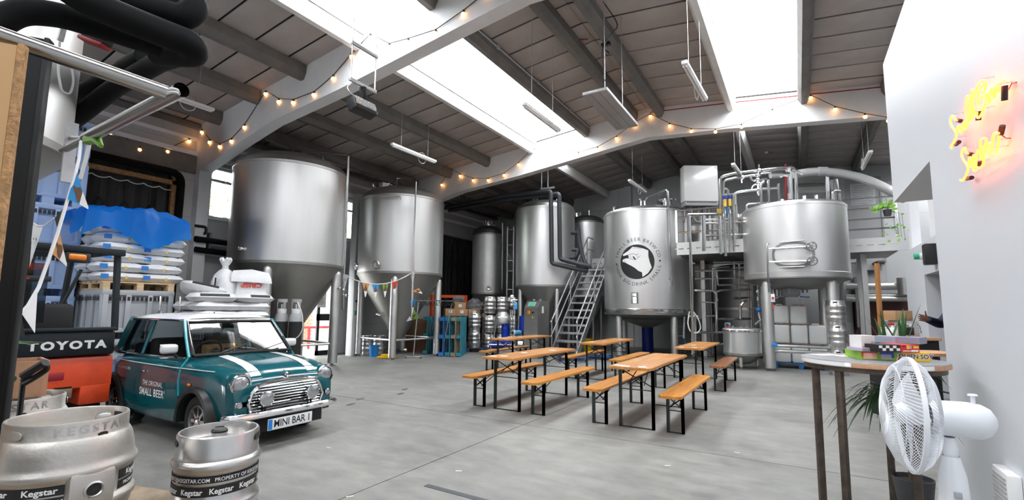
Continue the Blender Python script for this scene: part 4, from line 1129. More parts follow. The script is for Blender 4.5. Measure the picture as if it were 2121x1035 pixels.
for lab, spots in (('white beer mat on the nearest right-hand beer table', ((-1.97,5.85),(-1.86,5.8),(-1.66,5.82))), ('white beer mat on the near left beer table', ((-3.85,5.85),(-3.72,5.95),(-3.75,6.6),(-3.6,7.3))),
                   ('white beer mat on the farthest-left beer table', ((-6.0,9.6),(-5.9,10.2),(-5.85,10.9))), ('white beer mat on the middle back-row beer table', ((-3.85,9.7),(-3.72,10.1),(-3.65,11.0))), ('white beer mat on the far right back-row beer table', ((-1.95,9.45),(-1.72,9.5),(-1.86,10.2)))):
    for k, (x, y) in enumerate(spots):
        o = link_mesh('beer_mat', mt, None, (x,y,.7705), rnd.uniform(0,1.5)); tag(o, lab.replace('white', ('nearest left','nearest right','middle','farthest')[k if len(spots) == 4 else (0,2,3)[k] if y-spots[0][1] > .2 or spots[1][1]-spots[0][1] > .2 else (0,1,3)[k]]+' white'), 'beer mat', lab.replace('white beer mat','mats'))
# ------------------------------------------------------------------ kegs
def keg_prof(R0=.205, h=.58, cask=False):
    if not cask:
        p = [(R0*.90,0),(R0*.93,.008),(R0*.93,.075),(R0*.985,.09),(R0,.11)]
        for zc in (.17,.30,.43):
            z = zc/.58*h
            p += [(R0,z-.032),(R0*1.035,z-.02),(R0*1.04,z),(R0*1.035,z+.02),(R0,z+.032)]
        p += [(R0,h-.12),(R0*.985,h-.095),(R0*.935,h-.08),(R0*.935,h-.008),(R0*.92,h),(R0*.89,h),(R0*.885,h-.01),(R0*.885,h-.09),(R0*.80,h-.085),(R0*.3,h-.065),(.001,h-.06)]
    return p
kegme = MB().lathe(keg_prof(), 28).mesh('keg_body','keg_steel')
def keg(loc, label, group='stacked steel kegs', rz=0.0):
    t = thing('steel_keg', label, 'keg', loc, rz, group)
    link_mesh('keg_body', kegme, t)
    for k in (0, PI):
        a = k-PI/2
        M = basis((.1925*math.cos(a), .1925*math.sin(a), .535), (-math.sin(a), math.cos(a), 0), (0,0,1))
        MB().prism(oval(.05,.016,14), 0, .003, M).build('hand_hole', 'ink_black', t, 0)
    MB().cyl((0,0,.52),(0,0,.555),.035,12).build('valve', 'steel_dark', t)
    return t
# stack behind the far-left table: two columns on a pallet, two taller ones behind
def pallet(loc, label, woodm='old_wood', rz=0.0, group=None, w=1.2, d=1.0, nb=5):
    t = thing('wooden_pallet', label, 'pallet', loc, rz, group)
    for k in range(nb):
        y = -d/2+d*(k+.5)/nb; MB().box(-w/2,w/2,y-d/nb*.36,y+d/nb*.36,.122,.144).build('deck_board', woodm, t, 0)
    for x in (-w/2+.07, 0, w/2-.07):
        MB().box(x-.05,x+.05,-d/2,d/2,.10,.122).build('stringer_board', woodm, t, 0)
        MB().box(x-.05,x+.05,-d/2,d/2,0,.022).build('base_board', woodm, t, 0)
        for y in (-d/2+.07, 0, d/2-.07): MB().box(x-.05,x+.05,y-.07,y+.07,.022,.10).build('block', woodm, t, 0)
    return t
p1, p2 = at(978,729), at(1006,727)
pm_ = (p1+p2)/2
pallet((pm_.x+.05, pm_.y+.15, 0), 'dark blue pallet under the two keg columns beside the upright pallets', 'navy_pallet', R(32), None, 1.1, .8)
for nm, p in (('left', p1), ('right', p2)):
    for k, w in enumerate(('bottom','top')):
        keg((p.x, p.y+.1, .145+k*.58), '%s keg of the %s column in the front keg stack' % (w, nm), rz=FACE(p)+PI/2)
for nm, px, D in (('left',1014,16.4), ('right',1039,16.6), ('farthest',1061,17.0)):
    p = pd(px,650,D)
    for k, w in enumerate(('bottom','middle','top')):
        keg((p.x,p.y,k*.65), '%s keg of the %s column in the tall rear keg stack' % (w, nm), rz=FACE(p)+PI/2)
# column beside the mash vessel
p = at(1739,776)
for k, w in enumerate(('bottom','middle','top')):
    keg((p.x,p.y,k*.52 if k < 2 else 1.10) if False else (p.x+(.02 if k == 1 else 0),p.y,k*.581), '%s keg of the column right of the mash vessel' % w, 'kegs by the mash vessel', FACE(p)+PI/2)
# low kegs lying behind the second tank
for k, px in enumerate((764,790)):
    p = at(px,736); p = Vector((p.x-.5, p.y+.35, 0))
    keg((p.x,p.y,0), ('left' if k == 0 else 'right')+' grey keg standing low behind the blue bucket', 'kegs behind the bucket')
# ------------------------------------------------------------------ floor clutter between the tanks
p = at(774,738)
bk = thing('blue_bucket', 'bright blue plastic bucket on the floor under the second tank', 'bucket', p)
MB().lathe([(.001,.01),(.115,.0),(.145,.31),(.158,.315),(.158,.335),(.148,.335),(.14,.32),(.11,.02),(.001,.02)], 28).build('pail', 'blue_plastic', bk)
MB().tube([(.15*math.cos(a),.15*math.sin(a),.31-.1*math.sin(a)) for a in [PI*k/12 for k in range(13)]], .004, 5).build('bail_handle', 'steel_pipe', bk)
p = at(802,741)
yt = thing('yellow_tray', 'yellow plastic spill tray lying on the floor by the blue bucket', 'tray', p, R(20))
MB().rbox(-.26,.26,-.16,.16,0,.05,.02).build('base', 'yellow_plastic', yt, 30)
MB().rbox(-.16,.2,-.1,.1,.05,.11,.02).build('raised_hood', 'yellow_plastic', yt, 30)
# garment rail
g0, g1 = at(856,742), at(915,736)
gr = thing('garment_rail', 'empty metal garment rail holding black hangers near the second tank', 'clothes rail')
top0, top1 = pd(862,622,13.55), pd(944,623,14.1)
MB().cyl(top0, top1, .014, 8).build('top_bar', 'chrome', gr)
q0, q1 = pd(867,626,13.55), pd(936,628,14.05)
MB().cyl(q0, (g0.x,g0.y,.05), .013, 8).build('upright', 'galvanised', gr); MB().cyl(q1, (g1.x,g1.y,.05), .013, 8).build('upright', 'galvanised', gr)
MB().cyl((g0.x,g0.y,.05), (g1.x,g1.y,.05), .012, 8).build('base_bar', 'galvanised', gr)
for g_ in (g0, g1):
    MB().cyl((g_.x-.2,g_.y-.1,.05), (g_.x+.2,g_.y+.1,.05), .012, 8).build('foot_bar', 'galvanised', gr)
    for s in (-1,1): MB().sphere((g_.x+s*.2,g_.y+s*.1,.025), .025, 8, 6).build('castor', 'black_plastic', gr)
hd = (top1-top0).normalized(); hn = Vector((-hd.y,hd.x,0))
hg = MB().tube([(0,0,.02),(.015,0,.0),(0,0,-.05),(0,-.21,-.13),(0,.21,-.13),(0,0,-.05)], .008, 5)
hgm = hg.mesh('clothes_hanger','black_plastic')
for k in range(13):
    q = top0.lerp(top1, .12+.78*k/12)
    o = link_mesh('clothes_hanger', hgm, None, q, math.atan2(hd.y,hd.x)+rnd.uniform(-.5,.5)-.5); tag(o, 'black plastic clothes hanger on the garment rail', 'hanger', 'hangers on the garment rail')
# pallets standing on edge and orange racking
def upright_pallet(p, rz, label, m_):
    t = thing('upright_pallet', label, 'pallet', p, rz, 'pallets standing on edge')
    for k in range(5):
        x = -.5+.25*k; MB().box(x-.05,x+.05,-.072,-.05,0,1.2).build('deck_board', m_, t, 0)
    for z in (.07,.6,1.13):
        MB().box(-.55,.55,-.05,-.03,z-.05,z+.05).build('stringer_board', m_, t, 0)
        MB().box(-.55,.55,.05,.072,z-.05,z+.05).build('base_board', m_, t, 0)
        for x in (-.47,0,.47): MB().box(x-.07,x+.07,-.03,.05,z-.05,z+.05).build('block', m_, t, 0)
    return t
for k, (px, D, m_, c_) in enumerate(((889,15.6,'teal_pallet','leftmost teal pallet on edge behind the garment rail'), (908,15.3,'navy_pallet','dark pallet on edge beside the second tank leg'), (921,15.0,'blue_pallet','bright blue pallet on edge in the upright row'), (934,15.0,'teal_pallet','teal pallet on edge right of the bright blue one'), (945,14.9,'old_wood','bare wood pallet on edge between teal ones'), (956,14.9,'teal_pallet','last teal pallet on edge next to the kegs'))):
    p = pd(px,690,D); upright_pallet((p.x,p.y,0), R(118), c_, m_)
ra = thing('orange_rack', 'orange steel racking frame behind the cardboard boxes', 'rack')
a_, b_ = pd(895,613,17.2), pd(964,614,17.4)
MB().box(0,(b_-a_).length,-.03,.03,-.05,.05, basis(a_, b_-a_, Vector((-(b_-a_).y,(b_-a_).x,0)))).build('beam', 'orange_rack', ra, 0)
for q in (a_, b_):
    MB().box(q.x-.05,q.x+.05,q.y-.05,q.y+.05,0,q.z+.05).build('upright', 'orange_rack', ra, 0)
MB().box(0,(b_-a_).length,-.03,.03,-1.15,-1.05, basis(a_, b_-a_, Vector((-(b_-a_).y,(b_-a_).x,0)))).build('beam', 'orange_rack', ra, 0)
def carton(p, d, rz, label, m_='cardboard', lab=True, film=False):
    t = thing('cardboard_box', label, 'box', p, rz, None)
    MB().rbox(-d[0]/2,d[0]/2,-d[1]/2,d[1]/2,0,d[2],.006).build('carton', m_, t, 30)
    MB().box(-d[0]/2-.001,d[0]/2+.001,-.025,.025,d[2],d[2]+.001).build('packing_tape', 'old_wood', t, 0)
    if lab: MB().box(-.06,.06,-d[1]/2-.002,-d[1]/2,d[2]*.3,d[2]*.3+.1).build('paper_label', 'paper', t, 0)
    return t
bb = [pd(940,650,15.4), pd(962,650,15.4), pd(985,650,15.6)]
rk = thing('box_trestle', 'low wooden trestle carrying cardboard boxes behind the upright pallets', 'trestle')
zb = 1.24
xs0, xs1 = pd(925,650,16.5), pd(998,650,16.9)
Mk = basis((xs0.x,xs0.y,0), xs1-xs0, Vector((-(xs1-xs0).y,(xs1-xs0).x,0)))
MB().box(-.1,1.35,-.35,.45,zb-.04,zb,Mk).build('tray', 'old_wood', rk, 0)
for x in (0,1.25):
    for y in (-.3,.4): MB().box(x-.04,x+.04,y-.04,y+.04,0,zb-.04,Mk).build('leg', 'old_wood', rk, 0)
rzk = math.atan2((xs1-xs0).y,(xs1-xs0).x)
for k, (x, y, w, d, h, z, s) in enumerate(((.1,.0,.36,.4,.22,zb,'left small open cardboard box on the trestle'), (.5,.0,.42,.4,.20,zb,'middle cardboard box with white labels on the trestle'), (.95,.0,.42,.4,.20,zb,'right cardboard box beside the kegs on the trestle'), (.45,.05,.4,.36,.24,zb+.2,'cardboard box stacked on top under clear film'))):
    q = Mk @ Vector((x,y,0)); carton((q.x,q.y,z), (w,d,h), rzk, s)
# crumpled clear wrap on the boxes
def crumple(name, label, cat, loc, s, m_, seed, nu=16, nv=10):
    rr = random.Random(seed)
    P = []
    for i in range(nv+1):
        v = i/nv*PI*.62; row = []
        for j in range(nu):
            u = 2*PI*j/nu; k = 1+rr.uniform(-.22,.22)
            row.append((s[0]*math.sin(v)*math.cos(u)*k, s[1]*math.sin(v)*math.sin(u)*k, max(0, s[2]*(math.cos(v)+.35)*k*.75)))
        P.append(row)
    o = MB().grid(P, True).build(name, m_, None, 20, loc); return tag(o, label, cat)
q = Mk @ Vector((.42,.05,0)); crumple('plastic_wrap', 'crumpled clear plastic wrap on the stacked cardboard box', 'plastic film', (q.x,q.y,zb+.44), (.24,.2,.2), 'clear_film', 3)
q = Mk @ Vector((.98,.05,0)); crumple('plastic_wrap', 'crumpled clear plastic wrap over the right cardboard box by the kegs', 'plastic film', (q.x,q.y,zb+.2), (.36,.26,.34), 'clear_film', 4)
p = pd(868,690,16.2); carton((p.x,p.y,0), (1.0,.8,1.1), R(30), 'big dark cardboard carton standing under the garment rail', 'cardboard_dark', False)
# pump skid: blue motors, steel pipes, flow meter
p = pd(1063,690,15.0); ps = thing('pump_skid', 'pump skid with royal blue motors and steel pipes left of the control cabinet', 'pump', (p.x,p.y,0), YAW)
MB().box(-.75,.5,-.3,.3,.12,.18).build('base_frame', 'steel_satin', ps, 0)
for x in (-.7,.45):
    for y in (-.26,.26): MB().cyl((x,y,0),(x,y,.12),.02,8).build('foot', 'steel_satin', ps)
def motor(x, y, z, r, l, ax):
    A = Vector(ax).normalized(); c0 = Vector((x,y,z))
    o = MB().cyl(c0-A*l/2, c0+A*l/2, r, 20).build('motor', 'blue_motor', ps)
    MB().cyl(c0+A*l/2, c0+A*(l/2+.06), r*.92, 20).build('fan_cowl', 'blue_motor', o)
    q = c0+Vector((0,-r*.6,r*.8)); MB().rbox(q.x-.06,q.x+.06,q.y-.05,q.y+.05,q.z-.04,q.z+.05,.01).build('terminal_box', 'blue_motor', o, 30)
motor(.33,.05,.98,.15,.42,(0,0,1)); motor(-.25,.1,.72,.13,.40,(0,0,1)); motor(-.3,-.05,.34,.12,.45,(1,0,0)); motor(-.58,.0,.32,.1,.36,(1,0,0))
MB().cyl((.15,-.1,.34),(.3,-.1,.34),.17,20).build('pump_head', 'steel_pipe', ps)
MB().lathe([(.22,0),(.24,.02),(.24,.22),(.15,.36),(.001,.38)], 24, (-.35,.15,1.0)).build('separator_bowl', 'steel_satin', ps)
for pts in ([(-.08,-.2,1.6),(-.08,-.2,.6),(-.3,-.2,.55)], [(-.02,-.15,1.75),(.12,-.15,1.75)], [(-.02,-.15,1.75),(-.02,-.15,.3),(.2,-.15,.3)], [(.05,-.12,1.5),(.05,-.12,.7)], [(-.75,-.2,.35),(0,-.2,.35)], [(-.7,-.2,.2),(-.7,-.2,.75)], [(-.2,-.25,1.2),(-.5,-.25,1.2),(-.6,-.25,.6)]):
    MB().tube(pts, .02, 8, sm=.06).build('pipe', 'steel_pipe', ps)
MB().sphere((-.05,-.2,1.85),.06,10,6,(1,.5,1)).build('pressure_gauge', 'white_gloss', ps)
MB().sphere((-.08,-.22,1.5),.06,10,6).build('valve', 'black_plastic', ps)
MB().rbox(.02,.12,-.18,-.1,1.45,1.68,.01).build('transmitter', 'flow_blue', ps, 30)
fm = MB().cyl((.02,-.2,.72),(.22,-.1,.72),.085,18).build('flow_meter', 'flow_blue', ps)
MB().cyl((-.01,-.215,.72),(.02,-.2,.72),.095,18).build('meter_rim', 'white_gloss', fm)
MB().cyl((-.02,-.22,.72),(-.008,-.214,.72),.05,14).build('meter_dial', 'black_plastic', fm)
# control cabinet
p = pd(1108,690,14.3); cc = thing('control_cabinet', 'grey control cabinet with slanted screen and orange rotary switch', 'control panel', (p.x,p.y,0), YAW-R(38))
prof = [(-.22,0),(.40,0),(.40,1.72),(-.06,1.72),(-.22,1.50)]
Mq = Matrix(((0,0,1,0),(1,0,0,0),(0,1,0,0),(0,0,0,1)))
MB().prism(prof, -.25, .25, Mq).build('housing', 'steel_dark', cc, 20)
Ms = basis((0,-.145,1.612), (1,0,0), Vector((0,.16,.22)))
MB().box(-.15,.12,-.08,.08,0,.006,Ms).build('screen_bezel', 'grey_paint', cc, 0)
MB().box(-.12,.09,-.06,.06,.006,.008,Ms).build('screen', 'green_sign', cc, 0)
sw = MB().cyl((-.08,-.22,1.36),(-.08,-.245,1.36),.055,18).build('switch_plate', 'yellow_plastic', cc)
MB().box(-.10,-.06,-.275,-.245,1.32,1.40).build('switch_knob', 'orange_paint', sw, 0)
MB().cyl((.08,-.22,1.36),(.08,-.25,1.36),.03,12).build('push_button', 'black_plastic', cc)
MB().add([(.03,-.222,1.2),(.11,-.222,1.2),(.07,-.222,1.27)],[(0,1,2)]).build('warning_sticker', 'yellow_plastic', cc, 0)
MB().box(.2505,.252,0,.1,1.35,1.55).build('rating_label', 'paper', cc, 0)
for s in (-.12,.12): MB().lathe([(.02,0),(.035,0),(.035,.04),(.02,.04),(.02,0)], 10, (0,0,0), basis((s,.1,1.74),(0,1,0),(0,0,1))).build('lifting_eye', 'steel_pipe', cc)
# hoses coiled on the floor, yellow bucket, sack truck
def coil(loc, r0, n, label, seed):
    rr = random.Random(seed); pts = []
    for k in range(n*18):
        a = 2*PI*k/18; rr_ = r0*(1+.12*math.sin(a*.37+seed)); pts.append((rr_*math.cos(a), rr_*.8*math.sin(a), .03+.045*(k/18)*.8+.01*math.sin(a*3)))
    o = MB().tube(pts, .024, 7).build('coiled_hose', 'blue_hose', None, 40, loc); tag(o, label, 'hose', 'blue hoses on the floor')
p = at(1185,748); coil((p.x,p.y,0), .38, 3, 'left coil of dark blue hose on the floor below the stairs', 1)
p = at(1243,746); coil((p.x,p.y,0), .36, 4, 'right coil of dark blue hose on the floor below the stairs', 2)
p = at(1218,728); yb = thing('yellow_bucket', 'yellow plastic bucket by the foot of the stairs', 'bucket', (p.x,p.y,0))
MB().lathe([(.001,.0),(.15,0),(.19,.42),(.2,.42),(.2,.45),(.185,.45),(.145,.02),(.001,.02)], 24).build('pail', 'yellow_plastic', yb)
MB().tube([(.19*math.cos(a),.19*math.sin(a),.42-.12*math.sin(a)) for a in [PI*k/12 for k in range(13)]], .005, 5).build('bail_handle', 'steel_pipe', yb)
p = at(1396,742); sk = thing('sack_truck', 'white sack truck with blue loop handle under the emblem tank', 'hand truck', (p.x,p.y+.9,0), .3)
MB().tube([(-.16,0,.1),(-.16,.08,1.15),(0,.1,1.32),(.16,.08,1.15),(.16,0,.1)], .018, 8, sm=.1).build('loop_handle', 'blue_plastic', sk)
for z in (.35,.65,.95): MB().cyl((-.16,.03,z),(.16,.03,z),.012,8).build('cross_bar', 'white_gloss', sk)
MB().box(-.2,.2,-.25,0,.015,.03).build('toe_plate', 'white_gloss', sk, 0)
for s in (-.2,.2): MB().cyl((s-.02,.1,.1),(s+.02,.1,.1),.1,16).build('wheel', 'rubber', sk)
p = at(1316,732); bd = thing('chemical_drum', 'tall blue drum standing under the emblem tank', 'drum', (p.x+.1,p.y+1.2,0))
MB().lathe([(.001,0),(.2,0),(.2,.3),(.21,.31),(.2,.32),(.2,.6),(.21,.61),(.2,.62),(.2,.92),(.19,.95),(.001,.95)], 28).build('barrel', 'blue_motor', bd)
MB().lathe([(.04,.95),(.04,.98),(.001,.98)], 12, (.1,0,0)).build('bung', 'black_plastic', bd)
# plastic carboys on a blue pallet below the mash vessel
pp = at(1655,764); PX, PY = pp.x+.05, pp.y+.35
pallet((PX,PY,0), 'dark blue pallet carrying white carboys under the mash vessel', 'blue_pallet', 0, None, 1.25, .8)
cm = MB().rbox(-.185,.185,-.16,.16,0,.47,.04).mesh('can_body','jerrycan',50)
cn = MB().lathe([(.035,.46),(.035,.495),(.001,.495)],14,(.1,-.08,0)).mesh('screw_cap','amber')
ch = MB().tube([(-.12,0,.46),(-.1,0,.50),(.02,0,.50),(.04,0,.46)],.016,8).mesh('grip_handle','jerrycan')
rows = ('bottom','middle','top'); cols = ('left','centre','right')
for k in range(3):
    for j in range(3):
        if k == 2 and j == 2: continue
        t = thing('plastic_carboy', 'white plastic carboy, %s one in the %s row under the mash vessel' % (cols[j], rows[k]), 'container', (PX-.40+j*.40, PY-.2, .145+k*.505), 0, 'white carboys')
        link_mesh('can_body', cm, t); link_mesh('screw_cap', cn, t); link_mesh('grip_handle', ch, t)
# bamboo pole and low dark things on the right
bo = thing('bamboo_pole', 'upright brown bamboo cane rising behind the round table', 'pole', at(1822,770))
a_, b_ = pd(1816,545,9.6), pd(1829,760,9.4)
bo.location = (0,0,0)
b0 = Vector((b_.x,b_.y,0))
MB().cyl(b0, a_, .045, 12).build('cane', 'bamboo', bo)
for k in range(7):
    q = b0.lerp(a_, (k+.5)/7); MB().cyl(q-Vector((0,0,.012)), q+Vector((0,0,.012)), .05, 12).build('node_ring', 'osb_edge', bo)
# white duct post by the second tank
struct(MB().rbox(-11.86,-11.6,9.86,10.12,0,5.0,.02).build('trim_12', 'white_paint', None, 30))
MB().box(-11.6,-11.595,9.93,10.06,1.62,1.68).build('blue_tag', 'blue_motor', bpy.data.objects['trim_12'], 0)
MB().box(-11.6,-11.595,9.92,10.07,1.22,1.36).build('green_notice', 'green_sign', bpy.data.objects['trim_12'], 0)
# ------------------------------------------------------------------ the small car (local: +x forward, +y its left, z up)
car = thing('small_car', 'teal vintage small car with white roof and bonnet stripes', 'car', (-6.30, 3.27, 0))
ST = [  # x, half width, top z, shoulder z, bottom z, sill half width
    (-1.50,.52,.60,.56,.34,.48), (-1.47,.58,.72,.66,.29,.54), (-1.40,.625,.83,.75,.26,.58), (-1.22,.66,.885,.80,.22,.60), (-.90,.69,.90,.83,.20,.62), (-.45,.703,.90,.845,.19,.63), (0,.705,.905,.85,.19,.63),
    (.40,.70,.915,.845,.19,.62), (.62,.69,.905,.835,.20,.61), (.85,.675,.885,.82,.21,.60), (1.05,.66,.86,.80,.22,.59), (1.22,.645,.825,.775,.24,.58), (1.34,.625,.78,.74,.26,.565), (1.42,.60,.72,.69,.28,.55), (1.455,.57,.64,.62,.30,.52), (1.46,.50,.56,.55,.33,.46)]
def car_section(s, n=6):
    x, w, zt, zs, zb, ws = s
    pts = [(0,zb),(ws*.6,zb),(ws,zb),(w*.975,zb+.07),(w*.995,zb+.16),(w,(zb+zs)*.5),(w*.995,zs-.10),(w*.97,zs-.035),(w*.915,zs),(w*.80,zs+(zt-zs)*.45),(w*.6,zs+(zt-zs)*.75),(w*.3,zs+(zt-zs)*.95),(0,zt)]
    left = [(x, y, z) for y, z in pts]; right = [(x, -y, z) for y, z in reversed(pts[1:-1])]
    return left+right
secs = [car_section(s) for s in ST]
m = MB().grid(secs, True)
nn = len(secs[0])
m.f.append(tuple(range(nn-1,-1,-1))); m.f.append(tuple((len(secs)-1)*nn+j for j in range(nn)))
body = m.build('body_shell', 'teal_paint', car, 40)
bm = bmesh.new(); bm.from_mesh(body.data); bmesh.ops.recalc_face_normals(bm, faces=bm.faces[:]); bm.to_mesh(body.data); bm.free()
WX, WR = (.92, -1.09), .262
ctr = MB()
for wx in WX:
    for s in (-1,1): ctr.cyl((wx, s*.45, .27), (wx, s*.95, .27), .292, 28)
# open cabin well between the doors
ctr2 = MB()
ctr2.add([(-1.05,-.56,.45),(.46,-.56,.45),(.46,.56,.45),(-1.05,.56,.45),(-1.08,-.56,1.2),(.46,-.56,1.2),(.46,.56,1.2),(-1.08,.56,1.2)], [(0,3,2,1),(4,5,6,7),(0,1,5,4),(1,2,6,5),(2,3,7,6),(3,0,4,7)])
loc0 = car.location.copy(); car.location = (0,0,0); bpy.context.view_layer.update()
cut(body, ctr); cut(body, ctr2)
car.location = loc0
def ZT(x, y):                    # bonnet / shoulder height of the shell
    for a, b in zip(ST[:-1], ST[1:]):
        if a[0] <= x <= b[0]:
            t = (x-a[0])/(b[0]-a[0]); w, zt, zs = [a[i]+(b[i]-a[i])*t for i in (1,2,3)]
            u = abs(y)/w
            for (u0,h0),(u1,h1) in zip([(0,1),(.3,.95),(.6,.75),(.8,.45),(.915,0)], [(.3,.95),(.6,.75),(.8,.45),(.915,0),(1,-.5)]):
                if u0 <= u <= u1: return zs+(zt-zs)*(h0+(h1-h0)*(u-u0)/(u1-u0))
    return .6
def YW(x, z):                    # half width of the flank at height z
    for a, b in zip(ST[:-1], ST[1:]):
        if a[0] <= x <= b[0]:
            t = (x-a[0])/(b[0]-a[0]); w, zt, zs, zb, ws = [a[i]+(b[i]-a[i])*t for i in range(1,6)]
            pr = [(zb,ws),(zb+.07,w*.975),(zb+.16,w*.995),((zb+zs)*.5,w),(zs-.10,w*.995),(zs-.035,w*.97),(zs,w*.915)]
            for (z0,w0),(z1,w1) in zip(pr[:-1],pr[1:]):
                if z0 <= z <= z1: return w0+(w1-w0)*(z-z0)/(z1-z0)
    return .6
# bonnet stripes and shut line
for s in (-1,1):
    P = []
    for k in range(15):
        x = .68+k*(1.425-.68)/14
        P.append([(x, s*(.24+.10*j/2)*(1+.15*(x-.5)), ZT(x, (.24+.10*j/2)*(1+.15*(x-.5)))+.004) for j in range(3)])
    MB().grid(P).build('bonnet_stripe', 'white_gloss', car)
# roof
P = []
for i in range(11):
    x = -1.02+i*(1.255)/10
    u = i/10; ex = min(1, min(u, 1-u)/.12+.0)
    row = []
    for j in range(13):
        y = -1+2*j/12
        zz = 1.285+.075*math.sqrt(max(0,1-abs(y)**3.2))*(.35+.65*math.sqrt(max(0,min(1,ex))))
        row.append((x, y*(.545+.02*math.sin(u*PI)), zz))
    P.append(row)
roof = MB().grid(P)
roof.build('roof', 'white_gloss', car, 60)
MB().tube([(-1.02,-.55,1.285),(.20,-.55,1.285),(.235,-.50,1.285),(.235,.50,1.285),(.20,.55,1.285),(-1.02,.55,1.285),(-1.04,.5,1.285),(-1.04,-.5,1.285),(-1.02,-.55,1.285)], .012, 8).build('drip_rail', 'chrome', car)
MB().cyl((-.35,.1,1.335),(-.37,.1,1.37),.008,8).build('aerial_base', 'black_plastic', car)
# pillars
def pillar(a, b, w, name='pillar', m_='teal_paint'):
    for s in (-1,1):
        MB().tube([(a[0],a[1]*s,a[2]),((a[0]+b[0])/2,(a[1]+b[1])/2*s+.006*s,(a[2]+b[2])/2),(b[0],b[1]*s,b[2])], w, 8).build(name, m_, car)
A0, A1 = (.585,.600,.885), (.245,.520,1.285)
B0, B1 = (-.38,.668,.875), (-.42,.540,1.285)
C0, C1 = (-1.22,.58,.86), (-1.03,.515,1.285)
pillar(A0, A1, .022, 'a_pillar', 'teal_light'); pillar(B0, B1, .018, 'b_pillar'); pillar(C0, C1, .065, 'c_pillar')
def quadglass(name, a, b, c, d, m_='car_glass', bow=(0,0,0), n=6):
    P = []
    for i in range(n+1):
        t = i/n
        lo = Vector(a).lerp(Vector(b), t); hi = Vector(d).lerp(Vector(c), t); k = 4*t*(1-t)
        P.append([lo.lerp(hi, q/4)+Vector(bow)*k for q in range(5)])
    return MB().grid(P).build(name, m_, car)
quadglass('windscreen', (.605,-.585,.90), (.605,.585,.90), (.255,.51,1.275), (.255,-.51,1.275), 'car_glass', (.05,0,0))
fr = [(.605,-.575,.905),(.645,-.3,.91),(.655,0,.915),(.645,.3,.91),(.605,.575,.905),(.43,.545,1.09),(.265,.51,1.265),(.298,.25,1.27),(.305,0,1.272),(.298,-.25,1.27),(.265,-.51,1.265),(.43,-.545,1.09),(.605,-.575,.905)]
MB().tube([Vector(p)+Vector((.006,0,.004)) for p in fr], .016, 8).build('windscreen_trim', 'chrome', car)
MB().tube([Vector(p)+Vector((.002,0,.0)) for p in fr], .024, 6).build('windscreen_rubber', 'rubber', car)
for s in (-1,1):
    quadglass('rear_side_window', (-.44,s*.658,.885), (-1.13,s*.60,.885), (-1.0,s*.528,1.265), (-.45,s*.545,1.27), 'dark_glass')
    if s > 0: quadglass('door_window', (.53,s*.61,.89), (-.35,s*.663,.885), (-.39,s*.545,1.27), (.22,s*.53,1.27), 'car_glass')
    else: quadglass('quarter_light', (-.30,s*.662,.885), (-.35,s*.663,.885), (-.39,s*.545,1.27), (-.34,s*.545,1.27), 'car_glass')
    MB().tube([(.55,s*.62,.885),(-.40,s*.672,.882),(-1.16,s*.612,.876)], .009, 6).build('window_trim', 'chrome', car)
quadglass('rear_window', (-1.23,.54,.88), (-1.23,-.54,.88), (-1.04,-.49,1.265), (-1.04,.49,1.265), 'dark_glass', (-.03,0,0))
